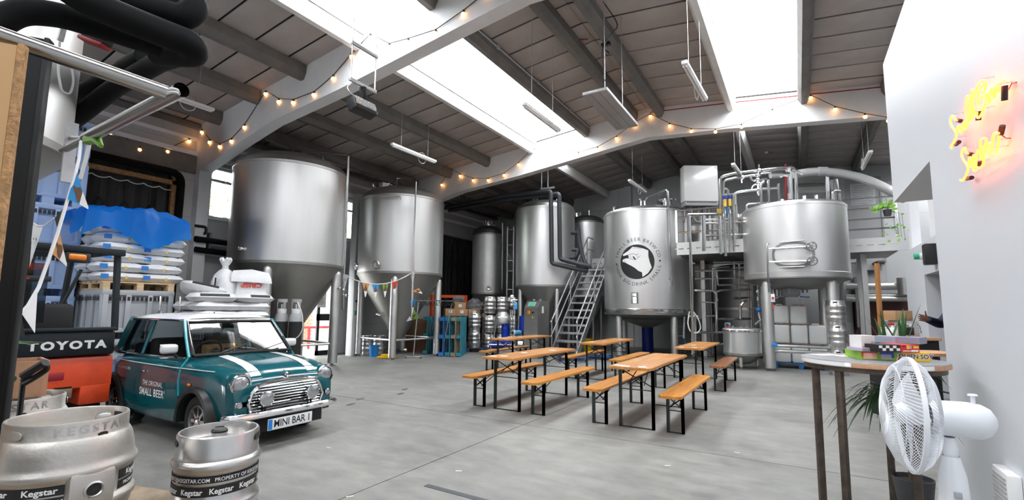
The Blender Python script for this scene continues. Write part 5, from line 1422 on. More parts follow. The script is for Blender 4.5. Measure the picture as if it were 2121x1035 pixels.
# cladding of scuttle seam (bright teal line down the wing)
for s in (-1,1):
    MB().tube([(.585,s*.612,.885),(.585,s*(YW(.585,.79)+.004),.79),(.585,s*(YW(.585,.66)+.004),.66),(.61,s*(YW(.61,.50)+.004),.50)], .011, 6).build('seam_bead', 'teal_light', car)
    pts = [(x, s*(YW(x,.775)+.003), .785-.02*(x > .9)*(x-.9)) for x in [-1.2+.13*k for k in range(19)] if x < 1.2]
    MB().tube(pts, .005, 5).build('coach_line', 'ink_white', car)
    # door shut lines
    MB().tube([(-.40,s*(YW(-.4,.80)+.001),.82),(-.41,s*(YW(-.41,.5)+.001),.5),(-.40,s*(YW(-.40,.27)+.001),.27)], .005, 4).build('door_gap', 'ink_black', car)
    MB().tube([(-.28,s*(YW(-.28,.70)+.012),.70),(-.17,s*(YW(-.17,.70)+.02),.705)], .011, 8).build('door_handle', 'chrome', car)
    q = (.80, s*(YW(.80,.62)+.012), .63); MB().sphere(q, .022, 10, 6, (1.5,.6,.7)).build('side_repeater', 'amber', car)
    # headlamp, ring, bowl
    M = basis((1.40, s*.50, .665), (0,1,0), (0,0,1), (1,0,0))
    hl = MB().lathe([(.105,-.16),(.108,-.02),(.108,.02),(.098,.035)], 28, (0,0,0), M).build('headlamp_bowl', 'teal_paint', car)
    MB().lathe([(.086,.02),(.104,.018),(.108,.03),(.10,.048),(.086,.045)], 28, (0,0,0), M).build('chrome_ring', 'chrome', hl)
    MB().lathe([(.001,.062),(.04,.058),(.075,.046),(.088,.032)], 28, (0,0,0), M).build('lens', 'lens_glass', hl)
    M = basis((1.44, s*.52, .46), (0,1,0), (0,0,1), (1,0,0))
    il = MB().lathe([(.045,-.06),(.045,.01),(.035,.02)], 18, (0,0,0), M).build('indicator_ring', 'chrome', car)
    MB().lathe([(.001,.04),(.025,.035),(.036,.018)], 18, (0,0,0), M).build('indicator_lens', 'lens_glass', il)
    # spot lamps on the grille
    M = basis((1.52, s*.27, .50), (0,1,0), (0,0,1), (1,0,0))
    sl = MB().lathe([(.04,-.07),(.07,-.03),(.078,0),(.078,.015),(.07,.02)], 24, (0,0,0), M).build('spot_lamp_shell', 'chrome', car)
    MB().lathe([(.001,.032),(.04,.028),(.07,.018)], 24, (0,0,0), M).build('lens', 'lens_glass', sl)
    MB().cyl((1.50,s*.27,.42),(1.50,s*.27,.36),.012,8).build('lamp_bracket', 'black_metal', car)
    # mirror
    mr = MB().rbox(.34,.42,s*.72-.085,s*.72+.085,.93,1.03,.03).build('mirror_shell', 'white_gloss', car, 50)
    MB().tube([(.38,s*.63,.88),(.38,s*.69,.95)], .018, 8).build('mirror_stalk', 'black_plastic', mr)
    MB().box(.339,.34,s*.72-.07,s*.72+.07,.945,1.03).build('mirror_glass', 'chrome', mr, 0)
    # wiper
    MB().tube([(.64,s*.24-.12,.915),(.665,s*.24-.12+.06,.93),(.60,s*.24-.12+.36,1.0)], .008, 6).build('wiper', 'black_plastic', car)
# grille with moustache and slats
gp = [(1.462,-.40,.36),(1.468,-.435,.46),(1.46,-.40,.565),(1.45,-.33,.635),(1.45,0,.655),(1.45,.33,.635),(1.46,.40,.565),(1.468,.435,.46),(1.462,.40,.36),(1.465,0,.345),(1.462,-.40,.36)]
MB().add([(p[0]-.006,p[1],p[2]) for p in gp[:-1]], [tuple(range(len(gp)-1))]).build('grille_backing', 'ink_black', car, 0)
MB().tube([Vector(p)+Vector((.01,0,0)) for p in gp], .018, 8).build('grille_surround', 'chrome', car)
MB().tube([(1.452,-.36,.625),(1.452,-.2,.66),(1.455,0,.668),(1.452,.2,.66),(1.452,.36,.625)], .02, 8).build('bonnet_lip', 'chrome', car)
for k in range(9):
    z = .385+k*.029; hw = .41 if z < .56 else .41-(z-.56)*.9
    MB().tube([(1.462,-hw,z),(1.478,-hw*.5,z+.004),(1.482,0,z+.006),(1.478,hw*.5,z+.004),(1.462,hw,z)], .009, 6).build('grille_slat', 'chrome', car)
# bumper, plate, badge
MB().tube([(1.40,-.635,.345),(1.47,-.61,.345),(1.525,-.45,.345),(1.54,0,.345),(1.525,.45,.345),(1.47,.61,.345),(1.40,.635,.345)], .036, 10).build('front_bumper', 'chrome', car)
MB().tube([(-1.44,-.66,.36),(-1.53,-.45,.36),(-1.54,0,.36),(-1.53,.45,.36),(-1.44,.66,.36)], .034, 10).build('rear_bumper', 'chrome', car)
MB().box(1.30,1.40,-.50,.50,.14,.33).build('lower_valance', 'black_plastic', car, 0)
np_ = MB().rbox(1.545,1.553,-.26,.26,.175,.29,.003).build('number_plate', 'number_plate', car, 30)
MB().box(1.5531,1.5535,-.255,-.212,.18,.285).build('plate_band', 'plate_blue', np_, 0)
g_ = text_mb('MINI BAR 1', .105, .0015, sx=.84); xf(g_, basis((1.5537,.022,.2325),(0,1,0),(0,0,1))); g_.build('plate_lettering', 'ink_black', np_, 0)
bd_ = MB().lathe([(.001,.016),(.02,.014),(.026,0)], 16, (0,0,0), basis((1.425,0,ZT(1.425,0)+.005),(0,1,0),(-.7,0,.7))).build('bonnet_badge', 'chrome', car)
MB().prism([(-.10,.02),(-.03,-.012),(.03,-.012),(.10,.02),(.03,.012),(-.03,.012)], 0, .006, basis((1.425,0,ZT(1.425,0)+.004),(0,1,0),(-.7,0,.7))).build('badge_wings', 'chrome', bd_, 0)
MB().tube([(.70,0,ZT(.70,0)+.002),(1.0,0,ZT(1.0,0)+.002),(1.38,0,ZT(1.38,0)+.002)], .006, 5).build('bonnet_crease', 'teal_paint', car)
# door lettering
for txt, z, sz, bo in (('THE ORIGINAL', .575, .075, 0), ('SMALL BEER\'', .475, .115, .0018)):
    g_ = text_mb(txt, sz, bo, sx=.88, space=1.08)
    vs = []
    for v in g_.v:
        x = .03+v[0]; zz = z+v[1]; vs.append((x, -(YW(x,zz)+.004), zz))
    g_.v = vs; g_.build('door_lettering', 'ink_white', car, 0)
g_ = text_mb('THEORIGINALSMALLBEER', .045, 0, sx=.8)
g_.v = [(-.78+v[0], -(YW(-.78+v[0],.70+v[1])+.004), .70+v[1]) for v in g_.v]; g_.build('wing_lettering', 'ink_white', car, 0)
# wheels, arches
for wx in WX:
    for s in (-1,1):
        yo = s*.655
        Mw = basis((wx, yo, WR), (1,0,0), (0,0,1) if s < 0 else (0,0,-1), (0,s,0))
        w_ = MB().lathe([(.16,-.15),(.235,-.15),(.258,-.13),(.262,-.08),(.262,-.04),(.252,-.012),(.225,0),(.175,-.006),(.168,-.03)], 36, (0,0,0), Mw).build('tyre', 'rubber', car)
        MB().lathe([(.17,-.13),(.168,-.01),(.158,-.004),(.150,-.02),(.145,-.10),(.001,-.11)], 32, (0,0,0), Mw).build('wheel_dish', 'steel_dark', w_)
        for k in range(8):
            MB().box(.03,.152,-.016,.016,-.045,-.018, Mw @ Matrix.Rotation(k*PI/4,4,'Z')).build('spoke', 'chrome', w_, 0)
        MB().lathe([(.045,-.04),(.04,-.008),(.02,.004),(.001,.006)], 16, (0,0,0), Mw).build('hub_cap', 'chrome', w_)
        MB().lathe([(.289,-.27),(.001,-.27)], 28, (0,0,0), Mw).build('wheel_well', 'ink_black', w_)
        # flared arch
        P = []
        for k in range(19):
            a = R(-8)+R(196)*k/18
            yb_ = YW(max(-1.45,min(1.4,wx+.31*math.cos(a))), max(.3,.27+.31*math.sin(a)))
            P.append([(wx+r_*math.cos(a), s*y_, .27+r_*math.sin(a)) for r_, y_ in ((.35,min(.70,yb_)-.01),(.335,.712),(.305,.722),(.290,.71),(.288,.46))])
        MB().grid(P).build('wheel_arch', 'black_plastic', car, 50)
# interior
for s in (-1,1):
    MB().rbox(-.62,-.10,s*.30-.21,s*.30+.21,.35,.55,.05).build('front_seat', 'seat_tan', car, 50)
    MB().rbox(-.66,-.52,s*.30-.20,s*.30+.20,.5,1.05,.05).build('seat_back', 'seat_dark', car, 50)
MB().rbox(-1.08,-.95,-.5,.5,.5,.98,.05).build('rear_seat', 'seat_dark', car, 50)
MB().rbox(.34,.47,-.54,.54,.70,.89,.03).build('dashboard', 'seat_dark', car, 40)
MB().lathe([(.165,-.012),(.178,0),(.165,.012),(.152,0),(.165,-.012)], 28, (0,0,0), basis((.26,-.27,.90),(0,1,0),(.45,0,.9))).build('steering_wheel', 'black_plastic', car)
MB().cyl((.42,-.27,.8),(.27,-.27,.9),.02,8).build('steering_column', 'black_plastic', car)
MB().rbox(-.02,.14,-.20,.22,.80,.98,.02).build('tap_board', 'osb_edge', car, 40)
for k in range(3): MB().cyl((.14,-.12+k*.13,.90),(.17,-.12+k*.13,.90),.045,14).build('tap_dial', 'chrome', car)
MB().rbox(.04,.07,-.09,.09,1.19,1.24,.01).build('rear_mirror', 'black_plastic', car, 40)
# ------------------------------------------------------------------ forklift, seen from behind (rear faces +x)
FX, FYC = -6.95, 1.86
fk = thing('forklift', 'orange and black forklift truck parked beside the car', 'forklift', (FX, FYC, 0))
W2_ = .56
cwp = [(-.06,.50),(-.0,.53),(0,.80),(-.03,.86),(-.12,.88),(-1.2,.88),(-1.2,.50)]
Mxz = Matrix(((1,0,0,0),(0,0,1,0),(0,1,0,0),(0,0,0,1)))
cwm = MB().grid([[(p[0], y, p[1]) for p in cwp] for y in (-W2_,-W2_*.98,W2_*.98,W2_)], True)
n_ = len(cwp); cwm.f.append(tuple(range(n_))); cwm.f.append(tuple(3*n_+j for j in range(n_-1,-1,-1)))
cwo = cwm.build('counterweight', 'orange_paint', fk, 30)
MB().rbox(-.9,.004,W2_-.28,W2_,.33,.55,.02).build('counterweight_skirt', 'orange_paint', fk, 30); MB().rbox(-.9,.004,-W2_,-W2_+.28,.33,.55,.02).build('counterweight_skirt', 'orange_paint', fk, 30)
MB().rbox(-.03,.006,-.26,.14,.62,.72,.025).build('tow_recess', 'red_pipe', fk, 40)
MB().rbox(-.03,.012,-.075,-.045,.60,.74,.008).build('tow_pin', 'orange_paint', fk, 40)
MB().rbox(-.02,.01,-.12,-.0,.79,.85,.008).build('latch_plate', 'orange_paint', fk, 40)
MB().rbox(-.75,.02,-W2_,W2_,.88,1.15,.03).build('engine_cover', 'panel_dark', fk, 30)
MB().rbox(-.2,.025,-W2_-.005,W2_+.005,1.15,1.19,.012).build('cover_rail', 'panel_dark', fk, 30)
g_ = text_mb('TOYOTA', .118, .006, sx=1.15, space=1.3); xf(g_, basis((.0215,.14,1.0),(0,1,0),(0,0,1))); g_.build('rear_lettering', 'ink_white', fk, 0)
MB().rbox(-2.15,-.7,-W2_+.04,W2_-.04,.30,.86,.03).build('chassis', 'panel_dark', fk, 30)
for s in (-1,1):
    MB().cyl((-.42,s*(W2_-.22),.24),(-.42,s*(W2_-.02),.24),.24,24).build('rear_wheel', 'rubber', fk)
    MB().cyl((-1.85,s*(W2_-.24),.32),(-1.85,s*(W2_+.0),.32),.32,28).build('front_wheel', 'rubber', fk)
    rp = MB().tube([(-.10,s*(W2_+.02),1.15),(-.22,s*(W2_+.02),2.08)], .038, 6).build('guard_post', 'panel_dark', fk)
    MB().tube([(-1.75,s*(W2_-.06),.86),(-1.45,s*(W2_-.06),2.08)], .036, 6).build('guard_post', 'panel_dark', fk)
    MB().rbox(-1.50,-.16,s*(W2_-.045)-.035,s*(W2_-.045)+.035,2.06,2.13,.012).build('guard_rail', 'panel_dark', fk, 30)
    MB().box(-2.45,-2.33,s*.30-.05,s*.30+.05,.08,2.1).build('mast_upright', 'black_metal', fk, 0)
    MB().box(-3.5,-2.5,s*.26-.06,s*.26+.06,.06,.10).build('fork', 'black_metal', fk, 0)
    MB().tube([(-.98,s*.16,.95),(-.9,s*.45,1.9)], .02, 6).build('hose_run', 'black_plastic', fk)
for x in (-1.46,-1.2,-.95,-.7,-.45): MB().rbox(x-.03,x+.03,-W2_+.06,W2_-.06,2.07,2.11,.008).build('roof_slat', 'panel_dark', fk, 30)
MB().rbox(-.22,-.15,-W2_,W2_+.08,2.05,2.13,.012).build('rear_roof_bar', 'panel_dark', fk, 30)
for z in (.35,1.1,2.05): MB().box(-2.44,-2.36,-.30,.30,z,z+.12).build('mast_cross', 'black_metal', fk, 0)
MB().cyl((-2.40,.1,.3),(-2.40,.1,2.0),.045,12).build('lift_cylinder', 'black_metal', fk)
MB().cyl((-2.40,.22,.8),(-2.40,.22,1.95),.03,12).build('lift_rod', 'chrome', fk)
MB().rbox(-2.56,-2.48,-.5,.5,.25,.85,.01).build('fork_carriage', 'black_metal', fk, 30)
se = MB().rbox(-.98,-.42,-.26,.26,.98,1.12,.05).build('seat_cushion', 'seat_dark', fk, 50)
MB().rbox(-.46,-.34,-.27,.27,1.05,1.46,.05).build('seat_back', 'seat_dark', fk, 50)
MB().box(-.338,-.335,-.02,.03,1.13,1.17).box(-.338,-.335,.01,.05,1.08,1.14).build('seat_label', 'paper', fk, 0)
MB().tube([(-.42,.24,1.2),(-.6,.30,1.22),(-.9,.29,1.24)], .03, 8).build('arm_rest', 'seat_dark', fk)
MB().lathe([(.16,-.012),(.172,0),(.16,.012),(.148,0),(.16,-.012)], 24, (0,0,0), basis((-1.35,0,1.32),(0,1,0),(.6,0,.8))).build('steering_wheel', 'black_plastic', fk)
MB().cyl((-1.5,0,.9),(-1.36,0,1.3),.035,8).build('steering_column', 'black_plastic', fk)
MB().rbox(-1.75,-1.6,-.4,.4,.86,1.25,.03).build('dash_panel', 'panel_dark', fk, 30)
bc = MB().rbox(-.17,-.06,.06,.28,1.93,2.04,.015).build('beacon_base', 'black_plastic', fk, 30)
MB().rbox(-.165,-.045,.08,.24,1.955,2.025,.02).build('beacon_lens', 'amber', bc, 50)
MB().box(-.14,-.135,-.42,-.05,1.25,1.9).build('rear_screen', 'dark_glass', fk, 0)
MB().rbox(-.2,-.13,-.30,-.02,1.70,1.76,.01).build('rear_sensor', 'black_plastic', fk, 30)
MB().box(-.13,-.125,-.24,-.20,1.72,1.74).build('red_diode', 'red_light', fk, 0)
MB().rbox(-.03,-.0,.05,.22,.42,.56,.01).build('tail_weight', 'old_wood', fk, 30)
# taps on a column behind the car
p = pd(352,650,8.7)
tp = thing('beer_font', 'pair of tall chrome beer taps rising behind the car roof', 'beer tap', (p.x,p.y,0), 1.0)
MB().rbox(-.25,.25,-.15,.15,0,1.18,.02).build('tap_cabinet', 'grey_paint', tp, 30)
for s in (-.15,.15):
    MB().cyl((s,0,1.18),(s,0,1.36),.028,12).build('tap_stem', 'chrome', tp)
    MB().tube([(s,0,1.33),(s,-.08,1.35),(s,-.14,1.31),(s,-.15,1.24)], .02, 8).build('spout', 'chrome', tp)
    MB().tube([(s,0,1.36),(s,-.02,1.46),(s,-.03,1.62)], [.014,.018,.022], 8).build('tap_lever', 'steel_pipe', tp)
# ------------------------------------------------------------------ sacks on boxes behind the car
def bag_mesh(w, d, h, seed):
    """a filled sack: pillow with pinched seams and a little slump"""
    rr = random.Random(seed); n = 14; P = []
    nx, ny = 12, 8
    def side(sg):
        rows = []
        for i in range(nx+1):
            u = -1+2*i/nx; row = []
            for j in range(ny+1):
                v = -1+2*j/ny
                e = (1-abs(u)**6)*(1-abs(v)**5); e = max(0,e)**.45
                z = h/2+sg*(h/2)*e*(1+.10*math.sin(u*5+seed)*math.cos(v*4+seed))+.01*rr.uniform(-1,1)*e
                row.append((u*w/2*(1-.05*abs(v)**3), v*d/2*(1-.06*abs(u)**3), max(.0, z)))
            rows.append(row)
        return rows
    m = MB(); m.grid(side(1)); b = side(-1); m.grid([list(reversed(r)) for r in b]); return m
BAGS = [bag_mesh(.78,.52,.170,k) for k in range(4)]
BAGME = [b.mesh('sack_body','white_bag',60) for b in BAGS]
def sack(loc, rz, label, group, k=0, prints=True, m_=None):
    t = thing('malt_sack', label, 'sack', loc, rz, group)
    link_mesh('sack_body', BAGME[k % 4], t)
    if prints:
        for s in (-1,1):
            MB().box(s*.27-.055,s*.27+.055,-.2605,-.2595+.0,.045,.125).build('blue_print', 'bag_blue', t, 0) if s < 0 else MB().prism([(.02,.05),(.06,.05),(.06,.10),(.02,.10)], 0, .001, basis((0,-.2605,0),(1,0,0),(0,0,1))).build('gold_print', 'bag_yellow', t, 0)
    return t
def dolav(name, loc, rz, label, m_, w=1.2, d=1.0, h=.78, group=None):
    t = thing(name, label, 'container', loc, rz, group)
    MB().box(-w/2+.04,w/2-.04,-d/2+.04,d/2-.04,.14,h-.08).build('bin_wall', m_, t, 0)
    MB().rbox(-w/2,w/2,-d/2,d/2,h-.1,h,.02).build('bin_rim', m_, t, 30)
    MB().rbox(-w/2+.01,w/2-.01,-d/2+.01,d/2-.01,.12,.19,.015).build('bin_base', m_, t, 30)
    for s in (-1,1):
        for k in range(4):
            x = -w/2+.06+(w-.12)*k/3; MB().rbox(x-.04,x+.04,s*(d/2-.02)-.02,s*(d/2-.02)+.02,.16,h-.08,.01).build('bin_rib', m_, t, 30)
        for k in range(4):
            y = -d/2+.06+(d-.12)*k/3; MB().rbox(s*(w/2-.02)-.02,s*(w/2-.02)+.02,y-.04,y+.04,.16,h-.08,.01).build('bin_rib', m_, t, 30)
    for x in (-w/2+.1,0,w/2-.1):
        for y in (-d/2+.1,0,d/2-.1): MB().box(x-.08,x+.08,y-.08,y+.08,0,.13).build('bin_foot', m_, t, 0)
    m = MB()
    for s in (-1,1):
        for k in range(14):
            x = -w/2+.12+(w-.24)*k/13; m.box(x-.02,x+.02,s*d/2-.002,s*d/2+.002,h-.19,h-.12)
            y = -d/2+.12+(d-.24)*k/13; m.box(s*w/2-.002,s*w/2+.002,y-.02,y+.02,h-.19,h-.12)
    m.build('vent_slots', 'ink_black', t, 0)['kind'] = 'stuff'
    return t
SX, SY = -10.72, 3.83
g0_, g1_ = dolav('pallet_box', (SX,SY,0), 0, 'lower grey plastic pallet box under the wrapped sacks', 'grey_plastic', 1.2, 1.1, .86, 'grey pallet boxes'), dolav('pallet_box', (SX,SY,.86), 0, 'upper grey plastic pallet box directly under the sack pallet', 'grey_plastic', 1.2, 1.1, .86, 'grey pallet boxes')
pallet((SX,SY,1.72), 'pale wooden pallet under the tall white sack stack', 'pale_wood', R(90), None, 1.12, 1.15)
words_ = ('bottom','second','third','fourth','fifth','sixth','seventh','top')
for L_i in range(7):
    z = 1.866+L_i*.172
    off = .0 if L_i % 2 else .03
    for (k, x, y, rz, nm) in ((0,.30,-.27,R(90),'near right'), (1,.30,.40,R(90),'far right'), (2,-.32,-.27,R(90),'near left'), (3,-.32,.38,R(90),'far left')) if False else ((0,.28,-.30,R(90) if L_i % 2 else R(90),'front'), (1,.28,.36,R(90),'right'), (2,-.30,-.3,R(90),'left'), (3,-.30,.36,R(90),'rear')):
        lab = '%s sack in the %s layer of the tall white sack stack' % (nm, words_[L_i])
        s_ = sack((SX+x+rnd.uniform(-.02,.02), SY+y*.92+off+rnd.uniform(-.015,.015), z), rz+rnd.uniform(-.03,.03), lab, 'sacks on the tall stack', k+L_i)
# blue plastic sheet over the top
P = []
rr = random.Random(21)
zt_ = 1.866+7*.172+.02
for i in range(25):
    u = -1+2*i/24; row = []
    for j in range(25):
        v = -1+2*j/24
        x = SX+u*.82; y = SY+v*.92-.10
        over = max(0, abs(u)-.80)/.2; ov2 = max(0, abs(v)-.82)/.18
        drop = ((.52 if u > 0 else .25)+.16*math.sin(v*4+1))*over+(.26+.14*math.sin(u*5))*ov2
        z = zt_+.05+.03*math.sin(u*9+v*4)+.035*rr.uniform(-1,1)+.05*math.cos(v*3)-drop; x += .02*rr.uniform(-1,1); y += .02*rr.uniform(-1,1)
        if over: x = SX+math.copysign(.66+.06*math.sin(v*9)*over, u)
        if ov2: y = SY-.10+math.copysign(.78+.05*math.sin(u*8)*ov2, v)
        row.append((x,y,z))
    P.append(row)
o = MB().grid(P).build('blue_sheet', 'blue_film', None, 22); tag(o, 'crumpled bright blue plastic sheet over the tall sack stack', 'sheet')
# second pallet of sacks beside it
QX, QY = -9.62, 5.02
d2_ = dolav('pallet_box', (QX,QY,0), R(8), 'dark pallet box beneath the loose sacks next to the biggest tank', 'grey_plastic', 1.2, 1.0, 1.05)
pallet((QX,QY,1.05), 'red-brown pallet under the loose sacks next to the biggest tank', 'maroon', R(98), None, 1.0, 1.2)
for L_i in range(2):
    for k, (x, y, nm) in enumerate(((.26,-.3,'front'), (.26,.3,'right'), (-.3,-.3,'left'), (-.3,.3,'rear'))):
        sack((QX+x,QY+y,1.196+L_i*.172), R(90)+rnd.uniform(-.05,.05), '%s sack in the %s layer of the loose sack pallet' % (nm, ('lower','upper')[L_i]), 'loose sacks', k, False)
def banded(t, w=.34, h=.05, y=-.2, z=.14):
    MB().box(-w,w*.6,y-.06,y,z,z+.002,Matrix.Rotation(R(0),4,'X')).build('black_print', 'bag_black', t, 0)
t = sack((QX+.28,QY-.36,1.53), R(80), 'loose sack with black band at left on top of the pile', 'loose sacks', 1, False); 
Mb = basis((0,-.24,.12),(1,0,0),(0,.35,.9)); MB().box(-.26,.22,-.02,.03,0,.003,Mb).build('black_print', 'bag_black', t, 0)
t = sack((QX+.30,QY+.36,1.53), R(100), 'loose sack with black band at right on top of the pile', 'loose sacks', 2, False)
MB().box(-.2,.24,-.02,.03,0,.003,Mb).build('black_print', 'bag_black', t, 0)
t = sack((QX-.1,QY-.35,1.66), R(60), 'leaning sack against the tall stack in the loose pile', 'loose sacks', 3, False)
t.rotation_euler = (R(-20), R(12), R(60)); MB().box(-.2,.24,-.02,.03,0,.003,Mb).build('black_print', 'bag_black', t, 0)
# upright tied sack and the folded sack lettered CRISP
t = thing('tied_sack', 'upright white sack with its neck tied, on the loose pile', 'sack', (QX-.12,QY+.05,1.62), 0, 'loose sacks')
P = []
for i, (r_, z) in enumerate(((.02,0),(.22,.01),(.27,.12),(.27,.3),(.22,.45),(.12,.54),(.055,.58),(.06,.62),(.13,.74),(.10,.78),(.02,.72))):
    P.append([(r_*math.cos(2*PI*j/20)*(1+.08*math.sin(j*1.7+i)), r_*.8*math.sin(2*PI*j/20)*(1+.1*math.cos(j*2.3+i)), z+(.03*math.sin(j*2.1) if i > 7 else 0)) for j in range(20)])
MB().grid(P, True).build('sack_body', 'white_bag', t, 60)
MB().tube([(.06*math.cos(a),.05*math.sin(a),.595) for a in [2*PI*k/12 for k in range(13)]], .012, 6).build('tie_cord', 'paper', t)
Mt = basis((.12,-.235,.22),(.1,-.0,1),(-1,0,.1)); MB().box(-.2,.16,-.025,.025,0,.004,Mt).build('black_print', 'bag_black', t, 0)
ang_ = R(38)
cq = (QX+.20, QY+.42, 1.66)
t = thing('folded_sack', 'white sack with a folded-over flap and upside-down red lettering', 'sack', cq, R(52), 'loose sacks')
P = []
for i in range(9):
    v = i/8; w_ = .30-.04*v
    P.append([(w_*math.copysign(abs(math.cos(2*PI*j/24))**.6, math.cos(2*PI*j/24)), (.17-.03*v)*math.copysign(abs(math.sin(2*PI*j/24))**.7, math.sin(2*PI*j/24))+.008*math.sin(j*3+i), v*.42) for j in range(24)])
m = MB().grid(P, True); m.f.append(tuple(8*24+j for j in range(24))); m.build('sack_body', 'white_bag', t, 50)
m = MB(); m.grid([[(-.33,-.10,.50),(0,-.12,.53),(.30,-.08,.47)], [(-.34,-.20,.40),(0,-.22,.41),(.36,-.20,.36)], [(-.33,-.215,.28),(0,-.225,.27),(.39,-.23,.25)]])
m.grid([[(-.33,-.10,.50),(0,-.12,.53),(.30,-.08,.47)], [(-.30,.1,.44),(0,.12,.46),(.28,.1,.42)]]); m.build('folded_flap', 'white_bag', t, 60)
g_ = text_mb('CRISP', .13, .004, sx=1.15); g_.v = [(-v[0], -v[1], v[2]) for v in g_.v]; xf(g_, basis((.02,-.185,.215),(1,0,0),(0,0,1))); g_.build('red_lettering', 'bag_red', t, 0)
# ------------------------------------------------------------------ stacked crates behind the forklift, blue light put into their colour
bx_, by_ = -11.68, 2.72
for k in range(6):
    dolav('stacked_crate', (bx_,by_,k*.80), R(0), 'pale plastic pallet box tinted by blue light, number %s up in the tower behind the forklift' % ('one','two','three','four','five','six')[k], 'blue_lit_box', 1.2, 1.0, .80, 'blue-lit pallet box tower')
# gas cylinders by the tank
for k, (px, nm) in enumerate(((581,'left'), (611,'right'))):
    p = pd(px,690,9.9)
    t = thing('gas_cylinder', '%s black gas cylinder with grey shoulder behind the car bonnet' % nm, 'gas cylinder', (p.x,p.y,0), 0, 'gas cylinders')
    MB().lathe([(.001,0),(.125,0),(.13,.02),(.13,1.150)], 26).build('cylinder_body', 'rubber', t)
    MB().lathe([(.131,1.150),(.128,1.220),(.105,1.300),(.085,1.330)], 26).build('shoulder', 'grey_paint', t)
    MB().lathe([(.088,1.320),(.092,1.330),(.092,1.410),(.085,1.415)], 26).build('collar_ring', 'white_gloss', t)
    for a in (0,2.1,4.2): MB().box(-.03,.03,.082,.092,1.410,1.590, Matrix.Rotation(a+.5,4,'Z')).build('guard_bar', 'galvanised', t, 0)
    MB().lathe([(.092,1.550),(.097,1.550),(.097,1.610),(.088,1.615),(.088,1.550)], 26).build('valve_guard', 'grey_paint', t)
    MB().cyl((0,0,1.330),(0,0,1.510),.025,10).build('valve_stem', 'chrome', t)
p0, p1 = pd(618,640,9.8), pd(592,705,9.6)
o = MB().tube([pd(616,625,9.75),pd(626,648,9.7),pd(628,680,9.7),pd(618,698,9.7),pd(602,705,9.7),pd(585,702,9.8)], .010, 6, sm=.2).build('gas_hose', 'cable_white', None); tag(o, 'pale hose looping down from the right gas cylinder', 'hose')
# ------------------------------------------------------------------ foreground left: near tank, lagged ducts, pipe arm, boards
cN = (-5.27,.47)
tN = fermenter('conical_tank', 'near steel tank at the left edge behind the plywood and pipe arm', cN, .9, 2.62, 4.75, .3, 1.85, R(39), .74, .07, mats=('steel','steel_satin','steel_cone_shaded'), brace=0, rb=.15, pads=False)
MB().tube([pd(129,58,3.05),pd(122,100,3.05),pd(120,150,3.05),pd(128,190,3.05),pd(145,196,3.05),pd(153,170,3.05),pd(148,140,3.05)], .007, 6, sm=.1).build('probe_cable', 'cable_white', tN)
MB().cyl(pd(132,55,3.0), pd(124,85,3.0), .018, 8).build('probe_sleeve', 'galvanised', tN)
ld = thing('lagged_ducts', 'cluster of fat black lagged pipes bending overhead at top left', 'pipe')
def lag(pts, r_, name='lagged_pipe'):
    MB().tube([pd(*p) for p in pts], r_, 18, sm=.14).build(name, 'black_pipe', ld)
lag([(-60,150,2.55),(-20,55,2.6),(40,22,2.7),(120,30,2.8),(230,62,2.9),(330,95,3.0),(385,108,3.05),(330,128,3.5),(240,180,3.9),(150,250,4.1)], .072)
lag([(90,-60,2.6),(180,5,2.7),(320,62,2.8),(398,92,2.85),(402,112,2.95),(330,110,3.1)], .080)
lag([(190,-40,2.9),(290,12,2.95),(380,38,3.0),(408,15,3.05),(350,-30,3.1)], .080)
lag([(300,118,3.6),(220,165,4.0),(150,205,4.3)], .07)
for (a, b, D, r_) in (((316,70),(322,44),2.86,.084), ((134,34),(136,20),2.82,.076), ((212,60),(214,40),2.9,.076)):
    q = pd((a[0]+b[0])/2,(a[1]+b[1])/2,D)
mf_ = thing('fan_unit', 'small red and black actuator hanging under the lagged pipes', 'actuator', pd(200,84,3.1), YAW)
mf_.scale = (.75,.75,.75)
MB().rbox(-.11,.11,-.05,.05,-.01,.07,.012,Matrix.Rotation(R(20),4,'Y')).build('housing', 'black_plastic', mf_, 30)
MB().rbox(-.12,.10,-.055,.055,-.045,-.01,.008,Matrix.Rotation(R(20),4,'Y')).build('red_flange', 'red_pipe', mf_, 30)
MB().box(-.07,.07,-.056,-.053,.01,.03,Matrix.Rotation(R(20),4,'Y')).build('blue_label', 'bag_blue', mf_, 0)
# stainless pipe arm
pa = thing('pipe_arm', 'stainless pipe arm with open end and second leg, bunting tied to it', 'pipe')
MB().tube([pd(-80,45,1.75), pd(345,193,2.15)], .033, 20).build('long_tube', 'arm_steel', pa)
a_, b_ = pd(376,186,2.17), pd(180,286,2.85)
MB().tube([a_, b_], [.033,.033], 20, False).build('second_tube', 'arm_steel', pa)
MB().tube([a_.lerp(b_,.01), b_], [.029,.029], 20, False).build('tube_bore', 'ink_black', pa)
MB().tube([pd(338,190,2.13),pd(355,183,2.13),pd(368,186,2.14),pd(372,195,2.2)], .006, 6, sm=.03).tube([pd(340,196,2.13),pd(356,190,2.13),pd(368,192,2.14),pd(370,200,2.2)], .006, 6, sm=.03).build('loose_cable', 'cable_white', pa)
MB().cyl(b_, pd(130,312,3.1), .02, 8).build('bracket_arm', 'steel_dark', pa)
MB().box(-.012,.012,-.03,.03,-.3,.1, Matrix.Translation(pd(147,285,3.1))).build('bracket_plate', 'galvanised', pa, 0)
MB().cyl(pd(147,285,3.1), b_, .012, 8).build('bracket_bolt', 'galvanised', pa)
MB().tube([pd(182,290,2.8),pd(200,288,2.78),pd(210,303,2.76)], [.03,.028,.012], 10).build('green_rag', 'leaf_light', pa)
